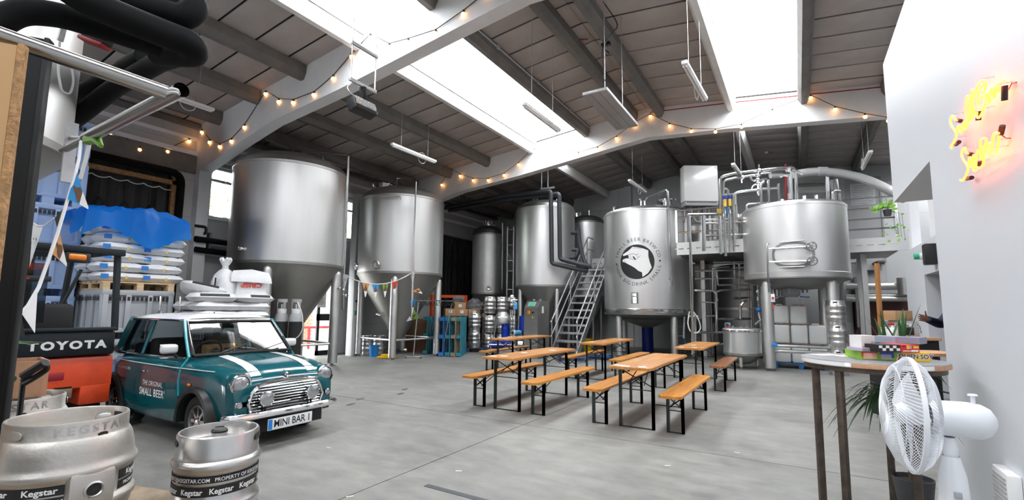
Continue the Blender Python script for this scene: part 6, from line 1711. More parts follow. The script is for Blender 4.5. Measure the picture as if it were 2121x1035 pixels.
# plywood board and black board standing at the left edge
def board(name, label, top_right, D, w, t_, m_, edge_m, htop, cat):
    e = pd(top_right[0], top_right[1], D)
    dirx = Vector((-.55,-.83,0)).normalized()
    o = thing(name, label, cat, (e.x,e.y,0), math.atan2(-dirx.y,-dirx.x))
    MB().box(-w,0,-t_/2,t_/2,0,e.z).build('sheet', m_, o, 0)
    MB().rbox(0,.022,-t_/2-.004,t_/2+.004,0,e.z+.01,.006).build('edge_strip', edge_m, o, 30)
    return o
board('plywood_sheet', 'tall plywood sheet with rough edge standing at the far left', (40,98), 1.75, .45, .03, 'plywood', 'osb_edge', 0, 'board')
board('black_board', 'tall black board standing just behind the plywood sheet', (96,86), 2.3, .5, .05, 'black_metal', 'black_metal', 0, 'board')
# ------------------------------------------------------------------ kegs in the foreground
pallet((-2.45,1.25,0), 'lower pallet beneath the short keg in the foreground', 'old_wood', R(20)); pallet((-2.45,1.25,.144), 'upper pallet directly beneath the short keg in the foreground', 'old_wood', R(22))
KZ = .288
p = at(455,889,.885)
def band_text(t, c, r, az, z, rows, h, arc):
    """black printed band with white lettering round the keg"""
    for (zz, hh, txt, sz, bo) in rows:
        b = wrap(MB().box(-arc*r/2,arc*r/2,-hh/2,hh/2,0,.0012), c, r, az, z+zz, .03).build('printed_band', 'ink_black', t, 0)
        g_ = text_mb(txt, sz, bo, sx=1.0); g_.v = [(v[0],v[1],.002) for v in g_.v]
        wrap(g_, c, r, az, z+zz, .03).build('band_lettering', 'ink_white', b, 0)
hk = thing('large_keg', 'short ribbed steel keg with black printed bands standing front left', 'keg', (p.x,p.y,KZ))
hk.scale = (.92,.92,1)
hk_loc = p
R0, hK = .195, .60
prof = [(.17,0),(.178,.01),(.178,.07),(.183,.09)]
for z in (.125,.185,.245,.30,.475):
    prof += [(.180,z-.022),(.191,z-.012),(.195,z),(.191,z+.012),(.180,z+.022)]
prof += [(.182,.505),(.178,.512),(.178,.592),(.172,.60),(.165,.60),(.163,.592),(.163,.535),(.15,.545),(.06,.555),(.05,.56),(.001,.56)]
kb = MB().lathe(prof, 56).build('keg_body', 'keg_steel', hk, 50)
fz = FACE((p.x,p.y))
MB().cyl((0,0,.555),(0,0,.59),.036,20).build('valve_neck', 'keg_steel', hk)
MB().lathe([(.001,.602),(.03,.602),(.037,.595),(.037,.587)], 20).build('valve_cap', 'black_plastic', hk)
for a in (fz+R(72), fz-R(80), fz+R(180)):
    M = basis((.1635*math.cos(a), .1635*math.sin(a), .565), (-math.sin(a), math.cos(a), 0), (0,0,1), (-math.cos(a),-math.sin(a),0))
    MB().prism(oval(.042,.016,16), 0, .002, M).build('hand_hole', 'ink_black', hk, 0)
    M = basis((.1762*math.cos(a), .1762*math.sin(a), .565), (-math.sin(a), math.cos(a), 0), (0,0,1))
    MB().prism(oval(.042,.016,16), 0, .002, M).build('hand_hole', 'ink_black', hk, 0)
band_text(hk, (0,0), .1832, fz+R(8), .0, ((.425,.026,'EMAIL RENT@KEGSTAR.COM   PROPERTY OF KEGSTAR.  FOR EMPTY', .022, .0002), (.378,.040,'Kegstar   Kegstar   Kegstar   Kegstar   Kegstar', .032, .0008)), .03, 4.6)
g_ = text_mb('KEGSTAR', .03, .0006, space=1.2); g_.v = [(-v[0],v[1],0) for v in g_.v]
wrap(g_, (0,0), .1625, fz+R(165), .558, .02).build('embossed_lettering', 'keg_matt', hk, 0)
g_ = text_mb('15', .022, 0); wrap(g_, (0,0), .1768, fz+R(14), .54, .02).build('stamp', 'ink_grey', hk, 0)
# cask-shaped kegs (bellied, two hoops and a bung boss)
def cask(loc, label, azb, s=1.0, letters=True):
    t = thing('steel_cask', label, 'keg', loc, 0, 'bellied casks')
    prof = [(.20,0),(.208,.01),(.208,.075),(.222,.10),(.236,.15),(.242,.18),(.246,.198),(.254,.210),(.257,.222),(.254,.234),(.246,.246),(.240,.257),(.240,.343),(.246,.354),(.254,.366),(.257,.378),(.254,.390),(.246,.402),(.242,.42),(.237,.46),(.228,.50),(.217,.522),(.212,.53),(.212,.592),(.209,.60),(.201,.60),(.198,.594),(.198,.52),(.17,.525),(.001,.535)]
    MB().lathe([(r*s,z*s) for r, z in prof], 64).build('cask_body', 'keg_matt', t, 50)
    # flat boss with the bung hole
    ax = Vector((math.cos(azb), math.sin(azb), 0)); tg = Vector((-ax.y,ax.x,0))
    M = basis(ax*.230*s+Vector((0,0,.30*s)), tg, (0,0,1), ax)
    b = MB().rbox(-.085*s,.085*s,-.085*s,.085*s,-.05,.028*s,.02,M).build('bung_boss', 'keg_matt', t, 40)
    MB().lathe([(.036*s,.0),(.036*s,.036*s),(.030*s,.040*s),(.026*s,.034*s)], 24, (0,0,0), M).build('bung_rim', 'keg_steel', b)
    MB().lathe([(.027*s,.0345*s),(.001,.0345*s)], 24, (0,0,0), M).build('bung_hole', 'ink_black', b)
    for a, w in ((azb-R(75),.05),(azb+R(95),.05),(azb+R(10),.02)):
        for rr_, sg in ((.2125,1),(.1975,-1)):
            M2 = basis((rr_*s*math.cos(a), rr_*s*math.sin(a), (.556 if w > .03 else .53)*s), (-math.sin(a)*sg, math.cos(a)*sg, 0), (0,0,1))
            MB().prism(oval(w*s,.02*s if w > .03 else .008,16), 0, .002, M2).build('hand_hole', 'ink_black' if sg < 0 or w < .03 else 'keg_steel', t, 0)
    MB().rbox(-.05*s,-.0,.10*s,.16*s,.52*s,.585*s,.015).build('inner_lug', 'keg_steel', t, 40)
    if letters:
        band_text(t, (0,0), .2408*s, azb-R(58), 0, ((.322*s,.042*s,'Kegstar     Kegstar', .036*s, .0008), (.275*s,.038*s,'EMAIL RENT@KEGSTAR.COM.', .024*s, .0002)), .04, 1.35)
        band_text(t, (0,0), .2408*s, azb+R(50), 0, ((.322*s,.042*s,'Kegstar', .036*s, .0008), (.275*s,.038*s,'PROPERTY OF', .022*s, .0002)), .04, .8)
        g_ = text_mb('KEGSTAR', .052*s, .0008, space=1.35); g_.v = [(v[0],v[1],.001) for v in g_.v]
        wrap(g_, (0,0), .2125*s, azb+R(2), .562*s, .02).build('embossed_lettering', 'keg_steel', t, 0)
    return t
for k in range(4):
    pallet((-2.55,.70,k*.144), '%s pallet of the stack carrying the bellied casks' % ('bottom','second','third','top')[k], 'old_wood', R(16), 'foreground pallet stack', 1.2, 1.0)
pc = at(146,858,1.040)
c1 = cask((pc.x,pc.y,.576), 'nearest bellied steel cask with raised lettering on its rim', FACE((pc.x,pc.y))+R(22), .83)
c1.scale = (1,1,.93)
pc2 = pd(30,800,2.72)
for k in range(2):
    pallet((pc2.x-.1,pc2.y-.1,k*.144), '%s pallet below the cask that carries the wooden crate' % ('lower','upper')[k], 'old_wood', R(50), 'crate cask pallets', .9, .8)
c2 = cask((pc2.x,pc2.y,.29), 'bellied cask at the left edge carrying a wooden crate', FACE((pc2.x,pc2.y))-R(0), 1.06)
# wooden crate on it
zc2 = .29+.60*1.06+.005
q = pd(14,800,2.5)
cr_ = thing('wooden_crate', 'small orange-brown wooden crate with round hand hole on the left cask', 'crate', (pc2.x+.02,pc2.y-.06,zc2-.0), YAW+R(52))
MB().box(-.17,.17,-.135,.135,0,.012).build('crate_base', 'crate_wood', cr_, 0)
for s in (-1,1): MB().box(-.17,.17,s*.13-.006,s*.13+.006,0,.20).build('crate_side', 'crate_wood', cr_, 0); MB().box(s*.165-.006,s*.165+.006,-.135,.135,0,.20).build('crate_end', 'crate_wood', cr_, 0)
MB().prism(oval(.045,.028,20,2), 0, .002, basis((0,-.137,.11),(1,0,0),(0,0,1))).build('crate_hole', 'leaf', cr_, 0)
pl_ = thing('crate_plant', 'small leafy plant with a purple pot standing in the wooden crate', 'plant', (pc2.x-.02,pc2.y-.08,zc2+.014))
MB().lathe([(.001,0),(.05,0),(.065,.22),(.055,.22),(.001,.2)], 16).build('plant_pot', 'bag_blue', pl_)
for k in range(10):
    a = k*.63; L_ = rnd.uniform(.12,.2)
    pts = [Vector((.03*math.cos(a)*t+L_*t*t*math.cos(a), .03*math.sin(a)*t+L_*t*t*math.sin(a), .2+.2*t-.12*t*t)) for t in (0,.35,.7,1)]
    MB().tube(pts, [.006,.014,.011,.002], 5).build('leaf', 'leaf', pl_)
hn = thing('hand_trolley', 'black looped trolley handle poking out beside the wooden crate', 'trolley', (0,0,0))
MB().tube([pd(48,788,2.45),pd(70,765,2.45),pd(95,752,2.45),pd(98,764,2.45),pd(75,780,2.45),pd(50,794,2.45)], .014, 8, sm=.03).build('loop', 'black_plastic', hn)
MB().tube([pd(48,778,2.43),pd(94,750,2.43)], .02, 8).build('grip', 'black_plastic', hn)
q = pd(48,790,2.45); MB().tube([q, (q.x,q.y,.02)], .012, 8).build('stem', 'black_plastic', hn); MB().rbox(q.x-.12,q.x+.12,q.y-.08,q.y+.08,0,.03,.01).build('base_plate', 'black_plastic', hn, 30)
# ------------------------------------------------------------------ bunting
def flag_thing(name, label, rope, flags, rope_r=.005, group=None):
    t = thing(name, label, 'bunting', (0,0,0), 0, group)
    MB().tube(rope, rope_r, 6).build('tape_cord', 'white_foil', t)
    for (a, b, tip, base_m, kind) in flags:
        A, B, T = Vector(a), Vector(b), Vector(tip)
        nrm = (B-A).cross(T-A).normalized()
        if nrm.dot(-_f) < 0: nrm = -nrm
        f_ = MB().add([A,B,T,A-nrm*.001,B-nrm*.001,T-nrm*.001],[(0,1,2),(5,4,3),(0,3,4,1),(1,4,5,2),(2,5,3,0)]).build('pennant', base_m, t, 0)
        e1 = (B-A); e2 = T-(A+B)/2
        def loc(u, v): return (A+B)/2+e1*u+e2*v+nrm*.0015
        if kind == 'bottle':
            MB().add([loc(-.13,.28),loc(.13,.28),loc(.24,.42),loc(.16,.55),loc(-.16,.55),loc(-.24,.42)],[(0,1,2,3,4,5)]).build('printed_bottle', 'cardboard_dark', f_, 0)
            MB().add([loc(-.06,.10),loc(.06,.10),loc(.10,.30),loc(-.10,.30)],[(0,1,2,3)]).build('printed_neck', 'cardboard_dark', f_, 0)
            MB().add([loc(-.22,.55),loc(.22,.55),loc(.03,.97),loc(-.03,.97)],[(0,1,2,3)]).build('printed_label', 'ink_white', f_, 0)
        elif kind == 'logo':
            el = e1.length; hl = e2.length
            ring = [loc(.17*math.cos(2*PI*k/20), .34+.17*el/hl*math.sin(2*PI*k/20)*1.0) for k in range(20)]
            MB().add(ring,[tuple(range(20))]).build('printed_disc', 'ink_black', f_, 0)
            hnd = [(-.13,.30),(-.02,.24),(.10,.28),(.13,.42),(.02,.46),(-.05,.40),(-.13,.36),(-.04,.34)]
            MB().add([loc(u,v)+nrm*.001 for u, v in hnd],[tuple(range(8))]).build('printed_hand', 'ink_white', f_, 0)
    return t
Q = lambda x, y, D: pd(x, y, D)
mat('flag_blue', (.02,.30,.68), .6); mat('flag_orange', (.62,.30,.12), .6); mat('flag_green', (.18,.36,.06), .6); mat('flag_red', (.70,.05,.03), .6)
rope = [Q(168,292,2.78),Q(163,330,2.72),Q(152,375,2.66),Q(138,420,2.6),Q(120,480,2.52),Q(98,545,2.45),Q(80,595,2.38),Q(60,630,2.32),Q(42,650,2.26),Q(20,680,2.2),Q(-10,700,2.15)]
flag_thing('bunting_string', 'white bunting tape slanting down the left side with printed pennants', rope, [
    (Q(157,352,2.69),Q(140,412,2.6),Q(184,433,2.62),'flag_blue','bottle'),
    (Q(104,522,2.48),Q(122,472,2.53),Q(139,552,2.52),'flag_orange','bottle'),
    (Q(78,590,2.37),Q(44,648,2.27),Q(72,690,2.33),'white_foil','logo'),
    (Q(120,478,2.53),Q(136,425,2.59),Q(113,452,2.6),'ink_black','none'),
    (Q(44,649,2.27),Q(16,684,2.19),Q(52,700,2.3),'ink_black','none')], .008)
rope = [Q(185,298,2.85),Q(176,335,2.84),Q(166,370,2.84)]
flag_thing('bunting_string', 'short white bunting tail hanging beside the pipe arm end', rope, [(Q(170,356,2.84),Q(163,365,2.84),Q(166,372,2.84),'white_foil','none')], .010)
rope = [Q(60,445,2.9),Q(66,460,2.9),Q(78,467,2.9),Q(90,468,2.9),Q(112,452,2.85)]
flag_thing('bunting_string', 'faint bunting line with a long grey pennant by the blue-lit boxes', rope, [(Q(68,464,2.9),Q(89,468,2.9),Q(61,552,2.9),'white_foil','logo')], .004)
rope = catenary(pd(715,570,11.85), pd(855,563,13.45), .28, 14)
fl_ = []
for k, m_ in enumerate(('flag_orange','flag_blue','flag_green','flag_red')):
    a = rope[4+2*k]; d = (rope[5+2*k]-rope[4+2*k]).normalized()*.11
    fl_.append((a-d, a+d, a+Vector((0,0,-.38)), m_, 'bottle'))
e_ = pd(855,563,13.45); s0 = pd(715,570,11.85)
fl_ += [(e_+Vector((-.1,0,.0)), e_+Vector((.1,0,.06)), e_+Vector((0,0,-.36)), 'white_foil', 'logo'), (e_+Vector((.0,0,-.55)), e_+Vector((.16,.1,-.45)), e_+Vector((.3,.1,-.62)), 'flag_orange', 'bottle'), (e_+Vector((-.08,0,-.82)), e_+Vector((.14,0,-.78)), e_+Vector((.05,0,-1.18)), 'flag_blue', 'bottle'), (e_+Vector((.1,0,-1.05)), e_+Vector((.3,0,-1.3)), e_+Vector((-.18,0,-1.4)), 'flag_green', 'bottle'), (s0+Vector((-.1,0,.05)), s0+Vector((.12,0,0)), s0+Vector((0,0,-.38)), 'white_foil', 'logo')]
flag_thing('bunting_string', 'small colourful pennants strung between the two large tanks', rope+[e_+Vector((.0,0,-.5)), e_+Vector((.02,0,-1.3))], fl_, .012)

# black lagged pipes along the left wall beside the largest tank
wp_ = thing('wall_pipe_pair', 'two black lagged pipes on the left wall between the sacks and the biggest tank', 'pipe')
for (y0, y1, r_) in ((494,502,.07),(516,524,.07)):
    MB().tube([atx(404,y0,-12.30), atx(520,y1+8,-12.30)], r_, 12).build('lagged_pipe', 'black_pipe', wp_)
MB().tube([atx(404,467,-12.35), atx(428,470,-12.35), atx(426,482,-12.35), atx(420,486,-12.4)], .035, 8, sm=.08).build('valve_arm', 'black_metal', wp_)
for yy in (6.0, 7.0): MB().box(-12.6,-12.3,yy-.03,yy+.03,2.75,3.25).build('wall_bracket', 'steel_dark', wp_, 0)
# ------------------------------------------------------------------ neon lettering on the taproom wall
ns = thing('neon_sign', 'glowing yellow neon script lettering on the white taproom wall', 'neon sign')
def n1(x, y): return (1950+x/7.9625, 150+y/7.9625)
def n2(x, y): return (1970+x/7.964, 260+y/7.964)
STR1 = [[(250,790),(215,760),(205,710),(170,720),(140,790),(160,870),(210,940),(245,1000),(247,1060),(215,1140),(150,1225),(165,1250)],
        [(255,1010),(262,900),(300,868),(300,960),(330,1015),(345,880),(380,780),(372,940),(412,930)],
        [(412,930),(420,840),(450,760),(440,850)],
        [(440,850),(402,740),(408,560),(420,420),(448,372),(478,410),(468,600),(466,720),(480,800)],
        [(480,800),(480,600),(490,360),(515,270),(545,310),(530,480),(508,640),(508,790),(548,590)],
        [(640,610),(600,560),(602,440),(620,320),(650,255),(700,190)],
        [(575,345),(575,290),(620,180),(690,112),(738,150),(730,260),(670,390),(642,440),(700,360),(738,380),(735,480),(705,580),(660,690),(610,760),(578,720),(585,655)],
        [(735,500),(790,430),(802,345),(765,330),(745,420),(765,530),(800,480)],
        [(800,480),(850,390),(875,265),(838,235),(812,330),(835,440),(878,400)],
        [(878,400),(905,310),(915,225),(955,250),(945,330)],
        [(915,240),(945,170),(1035,140)]]
STR2 = [[(275,460),(245,440),(238,358),(200,380),(165,470),(200,560),(265,650),(285,720),(250,820),(195,910),(155,900)],
        [(300,690),(293,560),(320,510),(342,560),(330,680)],
        [(345,600),(380,440),(362,640),(375,755),(412,735)],
        [(405,700),(418,520),(440,400)],
        [(430,690),(470,705),(530,650),(545,500),(570,320),(585,225),(535,198),(478,250),(484,340),(488,570)],
        [(520,330),(515,560)],
        [(560,480),(620,490),(655,440),(600,400),(620,295),(660,270),(682,330),(660,440)],
        [(690,330),(690,170),(735,108),(785,130)],
        [(665,445),(735,470),(765,390),(795,180)]]
NZ = .912
for strokes, cv in ((STR1, n1), (STR2, n2)):
    for s_ in strokes:
        P = [atx(*cv(*q), NZ) for q in s_]
        MB().tube(fillet(P, .06, 3), .0056, 8).build('neon_tube', 'neon_tube', ns)
for cv, a, b in ((n1,(1045,215),(1040,465)), (n1,(610,640),(610,790)), (n2,(850,0),(820,140)), (n2,(130,270),(80,310)), (n2,(340,858),(260,872)), (n1,(270,790),(320,800)), (n2,(300,465),(340,480)), (n2,(488,590),(480,660))):
    A, B = atx(*cv(*a), .935), atx(*cv(*b), .935)
    MB().tube([A,B], .013, 8).build('electrode_cap', 'ink_black', ns)
for cv, a in ((n1,(870,70)), (n1,(900,560)), (n1,(360,665)), (n2,(400,335)), (n2,(650,560)), (n2,(965,210)), (n2,(940,330)), (n1,(1160,155)), (n2,(245,175))):
    q = atx(*cv(*a), NX); MB().cyl(q, q-Vector((.05,0,0)), .004, 6).build('glass_standoff', 'clear_glass', ns)
MB().tube([atx(*n1(1060,220),.945),atx(*n1(1110,280),.96),atx(*n1(1160,180),.965),atx(*n1(1235,160),.966)], .003, 5).tube([atx(*n2(830,150),.945),atx(*n2(900,205),.96),atx(*n2(980,210),.966)], .003, 5).build('lead_wire', 'red_pipe', ns)
# vent grille low on the wall
vg = thing('wall_vent', 'white slotted vent box low on the taproom wall', 'vent', atx(2104,1022,NX)+Vector((-.03,0,0)))
MB().rbox(-.03,.03,-.12,.12,-.14,.12,.01).build('vent_case', 'white_gloss', vg, 30)
for k in range(9): MB().box(-.034,-.03,-.10,.10,-.11+k*.024,-.10+k*.024).build('vent_slot', 'grey_paint', vg, 0)
# black speaker and emergency light on the partition
q = atx(1938,526,1.95)
bs_ = thing('wall_speaker', 'small black box speaker beside the emergency light above the doorway', 'speaker', (1.95-.08,q.y,q.z))
MB().rbox(-.07,.08,-.09,.09,-.17,.17,.01).build('speaker_case', 'black_plastic', bs_, 30)
MB().box(-.074,-.07,-.075,.075,-.15,.15).build('speaker_cloth', 'rubber', bs_, 0)
q = atx(1919,530,1.95)
ex_ = thing('emergency_light', 'round green and white emergency light on the partition above the doorway', 'light', (1.95,q.y,q.z))
MB().cyl((0,0,0),(-.10,0,0),.06,18).build('lamp_body', 'white_gloss', ex_)
MB().cyl((-.10,0,0),(-.17,0,0),.055,18).build('green_lens', 'green_sign', ex_)
# ------------------------------------------------------------------ round bar table with board games
TZ = 1.13; tc_ = at(1803,742,TZ); TR = .425
bt = thing('bar_table', 'tall round bar table with worn edge on rusty steel legs', 'table', (tc_.x,tc_.y,0))
MB().lathe([(.001,TZ),(TR-.004,TZ),(TR,TZ-.004),(TR,TZ-.006)], 64).build('table_top', 'laminate', bt)
MB().lathe([(TR,TZ-.006),(TR+.001,TZ-.03),(TR-.003,TZ-.036),(.001,TZ-.036)], 64).build('edge_band', 'white_gloss', bt)
fb = FACE(tc_)
for a0, a1 in ((fb-R(14),fb+R(13)),(fb+R(48),fb+R(95))):
    MB().lathe([(TR+.0005,TZ-.007),(TR+.002,TZ-.03),(TR-.0,TZ-.036)], 10, a0=a0, a1=a1).build('bare_edge', 'crate_wood', bt)
MB().lathe([(TR-.02,TZ-.036),(TR-.02,TZ-.07),(TR-.06,TZ-.07),(TR-.06,TZ-.036)], 64).build('steel_ring', 'rust_steel', bt)
for (px, D) in ((1690,3.40),(1716,3.14),(1836,3.62),(1884,3.16)):
    q = pd(px,775,D); d = Vector((q.x-tc_.x,q.y-tc_.y,0))
    if d.length > TR-.05: d = d.normalized()*(TR-.05)
    Ml = Matrix.Translation((d.x,d.y,0)) @ Matrix.Rotation(math.atan2(d.y,d.x),4,'Z')
    MB().rbox(-.02,.02,-.02,.02,0,TZ-.04,.003,Ml).build('leg', 'rust_steel', bt, 30)
# board games: each a shallow box with printed panels
def game_box(name, label, A, B, depth, z0, z1, mats, prints=(), cat='board game'):
    A = Vector((A.x,A.y,z0)); B = Vector((B.x,B.y,z0)); u = (B-A); L = u.length; u.normalize(); v = Vector((-u.y,u.x,0))
    t = thing(name, label, cat, A, math.atan2(u.y,u.x))
    h = z1-z0
    for i, (f0, f1, m_) in enumerate(mats):
        MB().box(L*f0,L*f1,0,depth,0,h-.0).build('box_panel' if len(mats) > 1 else 'box_body', m_, t, 0)
    for (f0, f1, g0, g1, m_) in prints:
        MB().add([(L*f0,-.0012,h*g0),(L*f1,-.0012,h*g0),(L*f1,-.0012,h*g1),(L*f0,-.0012,h*g1)],[(0,1,2,3)]).build('printed_patch', m_, t, 0)
    return t, L, h
mat('game_green', (.25,.50,.03), .4); mat('game_yellow', (.85,.58,.02), .4); mat('game_red', (.65,.03,.03), .4); mat('game_blue', (.03,.09,.50), .4)
mat('game_pale', (.30,.36,.50), .4); mat('game_pale2', (.22,.24,.33), .4); mat('game_peach', (.75,.42,.32), .5); mat('game_lilac', (.50,.46,.56), .5)
zA = TZ+.001
A, B = at(1781,744,zA), at(1927,749,zA)
gb, L, h = game_box('board_game', 'large green and yellow board game box at the bottom of the pile', A, B, .26, zA, zA+.058, ((0,.62,'game_green'),(.62,1,'game_yellow')),
    ((.03,.27,.78,.95,'game_red'),(.03,.06,.35,.8,'game_red'),(.05,.25,.10,.78,'game_peach'),(.29,.50,.70,.95,'game_blue'),(.46,.50,.3,.7,'game_blue'),(.31,.46,.12,.70,'game_lilac')))
for dz, m_, bo in ((-.0016,'ink_white',.006),(-.0024,'game_red',.0015)):
    g_ = text_mb('¿', .065, bo, sx=1.2); xf(g_, basis((L*.57,dz,h*.5),(1,0,0),(0,0,1))); g_.build('box_lettering', m_, gb, 0)
    g_ = text_mb('QUIEN SOY', .040, bo*.6, sx=.92); xf(g_, basis((L*.80,dz,h*.52),(1,0,0),(0,0,1))); g_.build('box_lettering', m_ if m_ == 'ink_white' else 'maroon', gb, 0)
z1_ = zA+.0585
A, B = at(1819,729,z1_), at(1905,730,z1_)
gb, L, h = game_box('board_game', 'chequered black and white board game box with red end', A, B, .2, z1_, z1_+.05, ((0,.55,'ink_black'),(.55,1,'game_red')), ((.60,.66,.75,.9,'ink_black'),(.69,.76,.45,.95,'game_yellow'),(.77,.81,.5,.9,'game_lilac'),(.85,.98,.55,.85,'game_yellow'),(.60,.80,.15,.25,'ink_white'),(.80,.97,.1,.35,'ink_white')))
for i in range(6):
    for j in range(2):
        if (i+j) % 2: MB().add([(L*(.02+i*.085),-.0015,h*(.2+.35*j)),(L*(.02+(i+1)*.085),-.0015,h*(.2+.35*j)),(L*(.02+(i+1)*.085),-.0015,h*(.55+.35*j)),(L*(.02+i*.085),-.0015,h*(.55+.35*j))],[(0,1,2,3)]).build('printed_square', 'ink_white', gb, 0)
z2_ = z1_+.0505
A, B = at(1808,708,z2_), at(1905,713,z2_)
game_box('board_game', 'flat two-tone blue-grey game box on top of the pile', A, B, .17, z2_, z2_+.045, ((0,.5,'game_pale'),(.5,1,'game_pale2')), ((.22,.44,.45,.50,'game_pale2'),(.55,.72,.45,.50,'game_pale')))
A, B = at(1786,727,z1_), at(1817,727,z1_)
game_box('board_game', 'slim pale blue card game box lying beside the chequered box', A, B, .13, z1_, z1_+.022, ((0,1,'game_lilac'),), ((.05,.95,.25,.8,'game_pale'),))
z3_ = z1_+.0225
A, B = at(1785,719,z3_), at(1813,719,z3_)
game_box('board_game', 'upright off-white card game box with tiny red marks at the pile\'s left', A, B, .10, z3_, z3_+.082, ((0,1,'paper'),), ((.2,.28,.1,.2,'game_red'),(.7,.95,.15,.5,'game_lilac'),(0,1,0,.05,'game_red')))
for k, (px, py, m_, lab) in enumerate(((1712,735,'paper','white leaflet lying at the left edge of the bar table'), (1752,737,'game_peach','printed leaflet with peach picture lying on the bar table'))):
    q = at(px,py,TZ)
    t = thing('leaflet', lab, 'leaflet', (q.x,q.y,TZ+.001), YAW+.2)
    MB().box(-.09,.09,-.06,.06,0,.002).build('sheet', 'paper', t, 0); MB().box(-.04,.07,-.045,.03,.002,.0025).build('printed_picture', m_, t, 0)
# ------------------------------------------------------------------ pedestal fan
fc = pd(1885,857,1.88)
axf = (-_r0*.885+Vector((_f.x,_f.y,0)).normalized()*.465+Vector((0,0,.03))).normalized()
fa = thing('pedestal_fan', 'white pedestal fan with wire cage facing left beside the bar table', 'fan', (0,0,0))
sd = axf.cross(Vector((0,0,1))).normalized()*-1; upv = sd.cross(axf)*-1
upv = axf.cross(sd); upv = upv if upv.z > 0 else -upv
Mf = basis(fc, sd, upv, axf)
FRR = .218
def cage(name, prof, nw, twist):
    m = MB()
    for k in range(nw):
        a = 2*PI*k/nw
        pts = []
        for i, (r_, z) in enumerate(prof):
            aa = a+twist*(1-r_/FRR); pts.append((r_*math.cos(aa), r_*math.sin(aa), z))
        m.tube(pts, .0011, 4, False, Mf)
    for (r_, z) in prof[1:-1:2]:
        m.tube([(r_*math.cos(2*PI*k/40), r_*math.sin(2*PI*k/40), z) for k in range(41)], .0012, 4, False, Mf)
    return m.build(name, 'fan_white', fa)
cage('front_cage', [(.045,.085),(.09,.083),(.14,.072),(.185,.05),(.21,.02),(FRR,.002)], 96, .9)
cage('rear_cage', [(.06,-.075),(.10,-.075),(.15,-.065),(.19,-.042),(.212,-.016),(FRR,.0)], 96, -.9)
MB().lathe([(FRR-.004,-.008),(FRR+.005,-.008),(FRR+.006,.008),(FRR-.004,.008),(FRR-.004,-.008)], 60, (0,0,0), Mf).build('rim_clamp', 'fan_white', fa)
MB().lathe([(.001,.092),(.03,.091),(.046,.086),(.046,.08)], 28, (0,0,0), Mf).build('cage_badge', 'fan_white', fa)
MB().lathe([(.001,.05),(.03,.047),(.04,.03),(.04,-.03)], 24, (0,0,0), Mf).build('hub', 'fan_white', fa)
for k in range(3):
    a = k*2*PI/3+.5; P = []
    for i in range(7):
        t_ = i/6; r_ = .03+.155*t_; w = .035+.05*math.sin(PI*min(1,t_*1.05)*.62)
        P.append([(r_*math.cos(a+q*w/max(.06,r_)), r_*math.sin(a+q*w/max(.06,r_)), q*.022) for q in (-1,-.5,0,.5,1)])
    m = MB().grid(P); m.v = [tuple(Mf @ Vector(v)) for v in m.v]; m.build('blade', 'fan_white', fa, 60)
MB().lathe([(.045,-.06),(.062,-.075),(.065,-.10),(.068,-.17),(.064,-.21),(.05,-.235),(.025,-.25),(.001,-.252)], 36, (0,0,0), Mf).build('motor_housing', 'fan_white', fa, 50)
q = Mf @ Vector((0,.066,-.19)); MB().cyl(q-Vector((0,0,.01)), q+Vector((0,0,.03)), .007, 10).lathe([(.001,.036),(.014,.034),(.016,.028),(.007,.026)], 14, q).build('swing_knob', 'fan_white', fa)
nb = Mf @ Vector((0,-.05,-.115))
pb = Vector((nb.x,nb.y,0))
MB().lathe([(.018,-.02),(.024,-.06),(.02,-.10),(.03,-.11)], 18, nb).build('neck_joint', 'fan_white', fa)
MB().lathe([(.026,-.09),(.042,-.16),(.05,-.30),(.052,-.48),(.046,-.56),(.02,-.58)], 28, nb).build('control_column', 'fan_white', fa)
for dz in (-.22,-.42): MB().rbox(-.012,.012,-.055,-.045,dz-.012,dz+.012,.003,Matrix.Translation(nb) @ Matrix.Rotation(YAW-.5,4,'Z')).build('control_button', 'grey_plastic', fa, 30)
MB().cyl((pb.x,pb.y,.03),(pb.x,pb.y,nb.z-.5),.016,14).build('stand_pole', 'fan_white', fa)
MB().lathe([(.001,0),(.19,0),(.20,.01),(.18,.025),(.04,.05),(.02,.07)], 40, pb).build('stand_base', 'fan_white', fa)
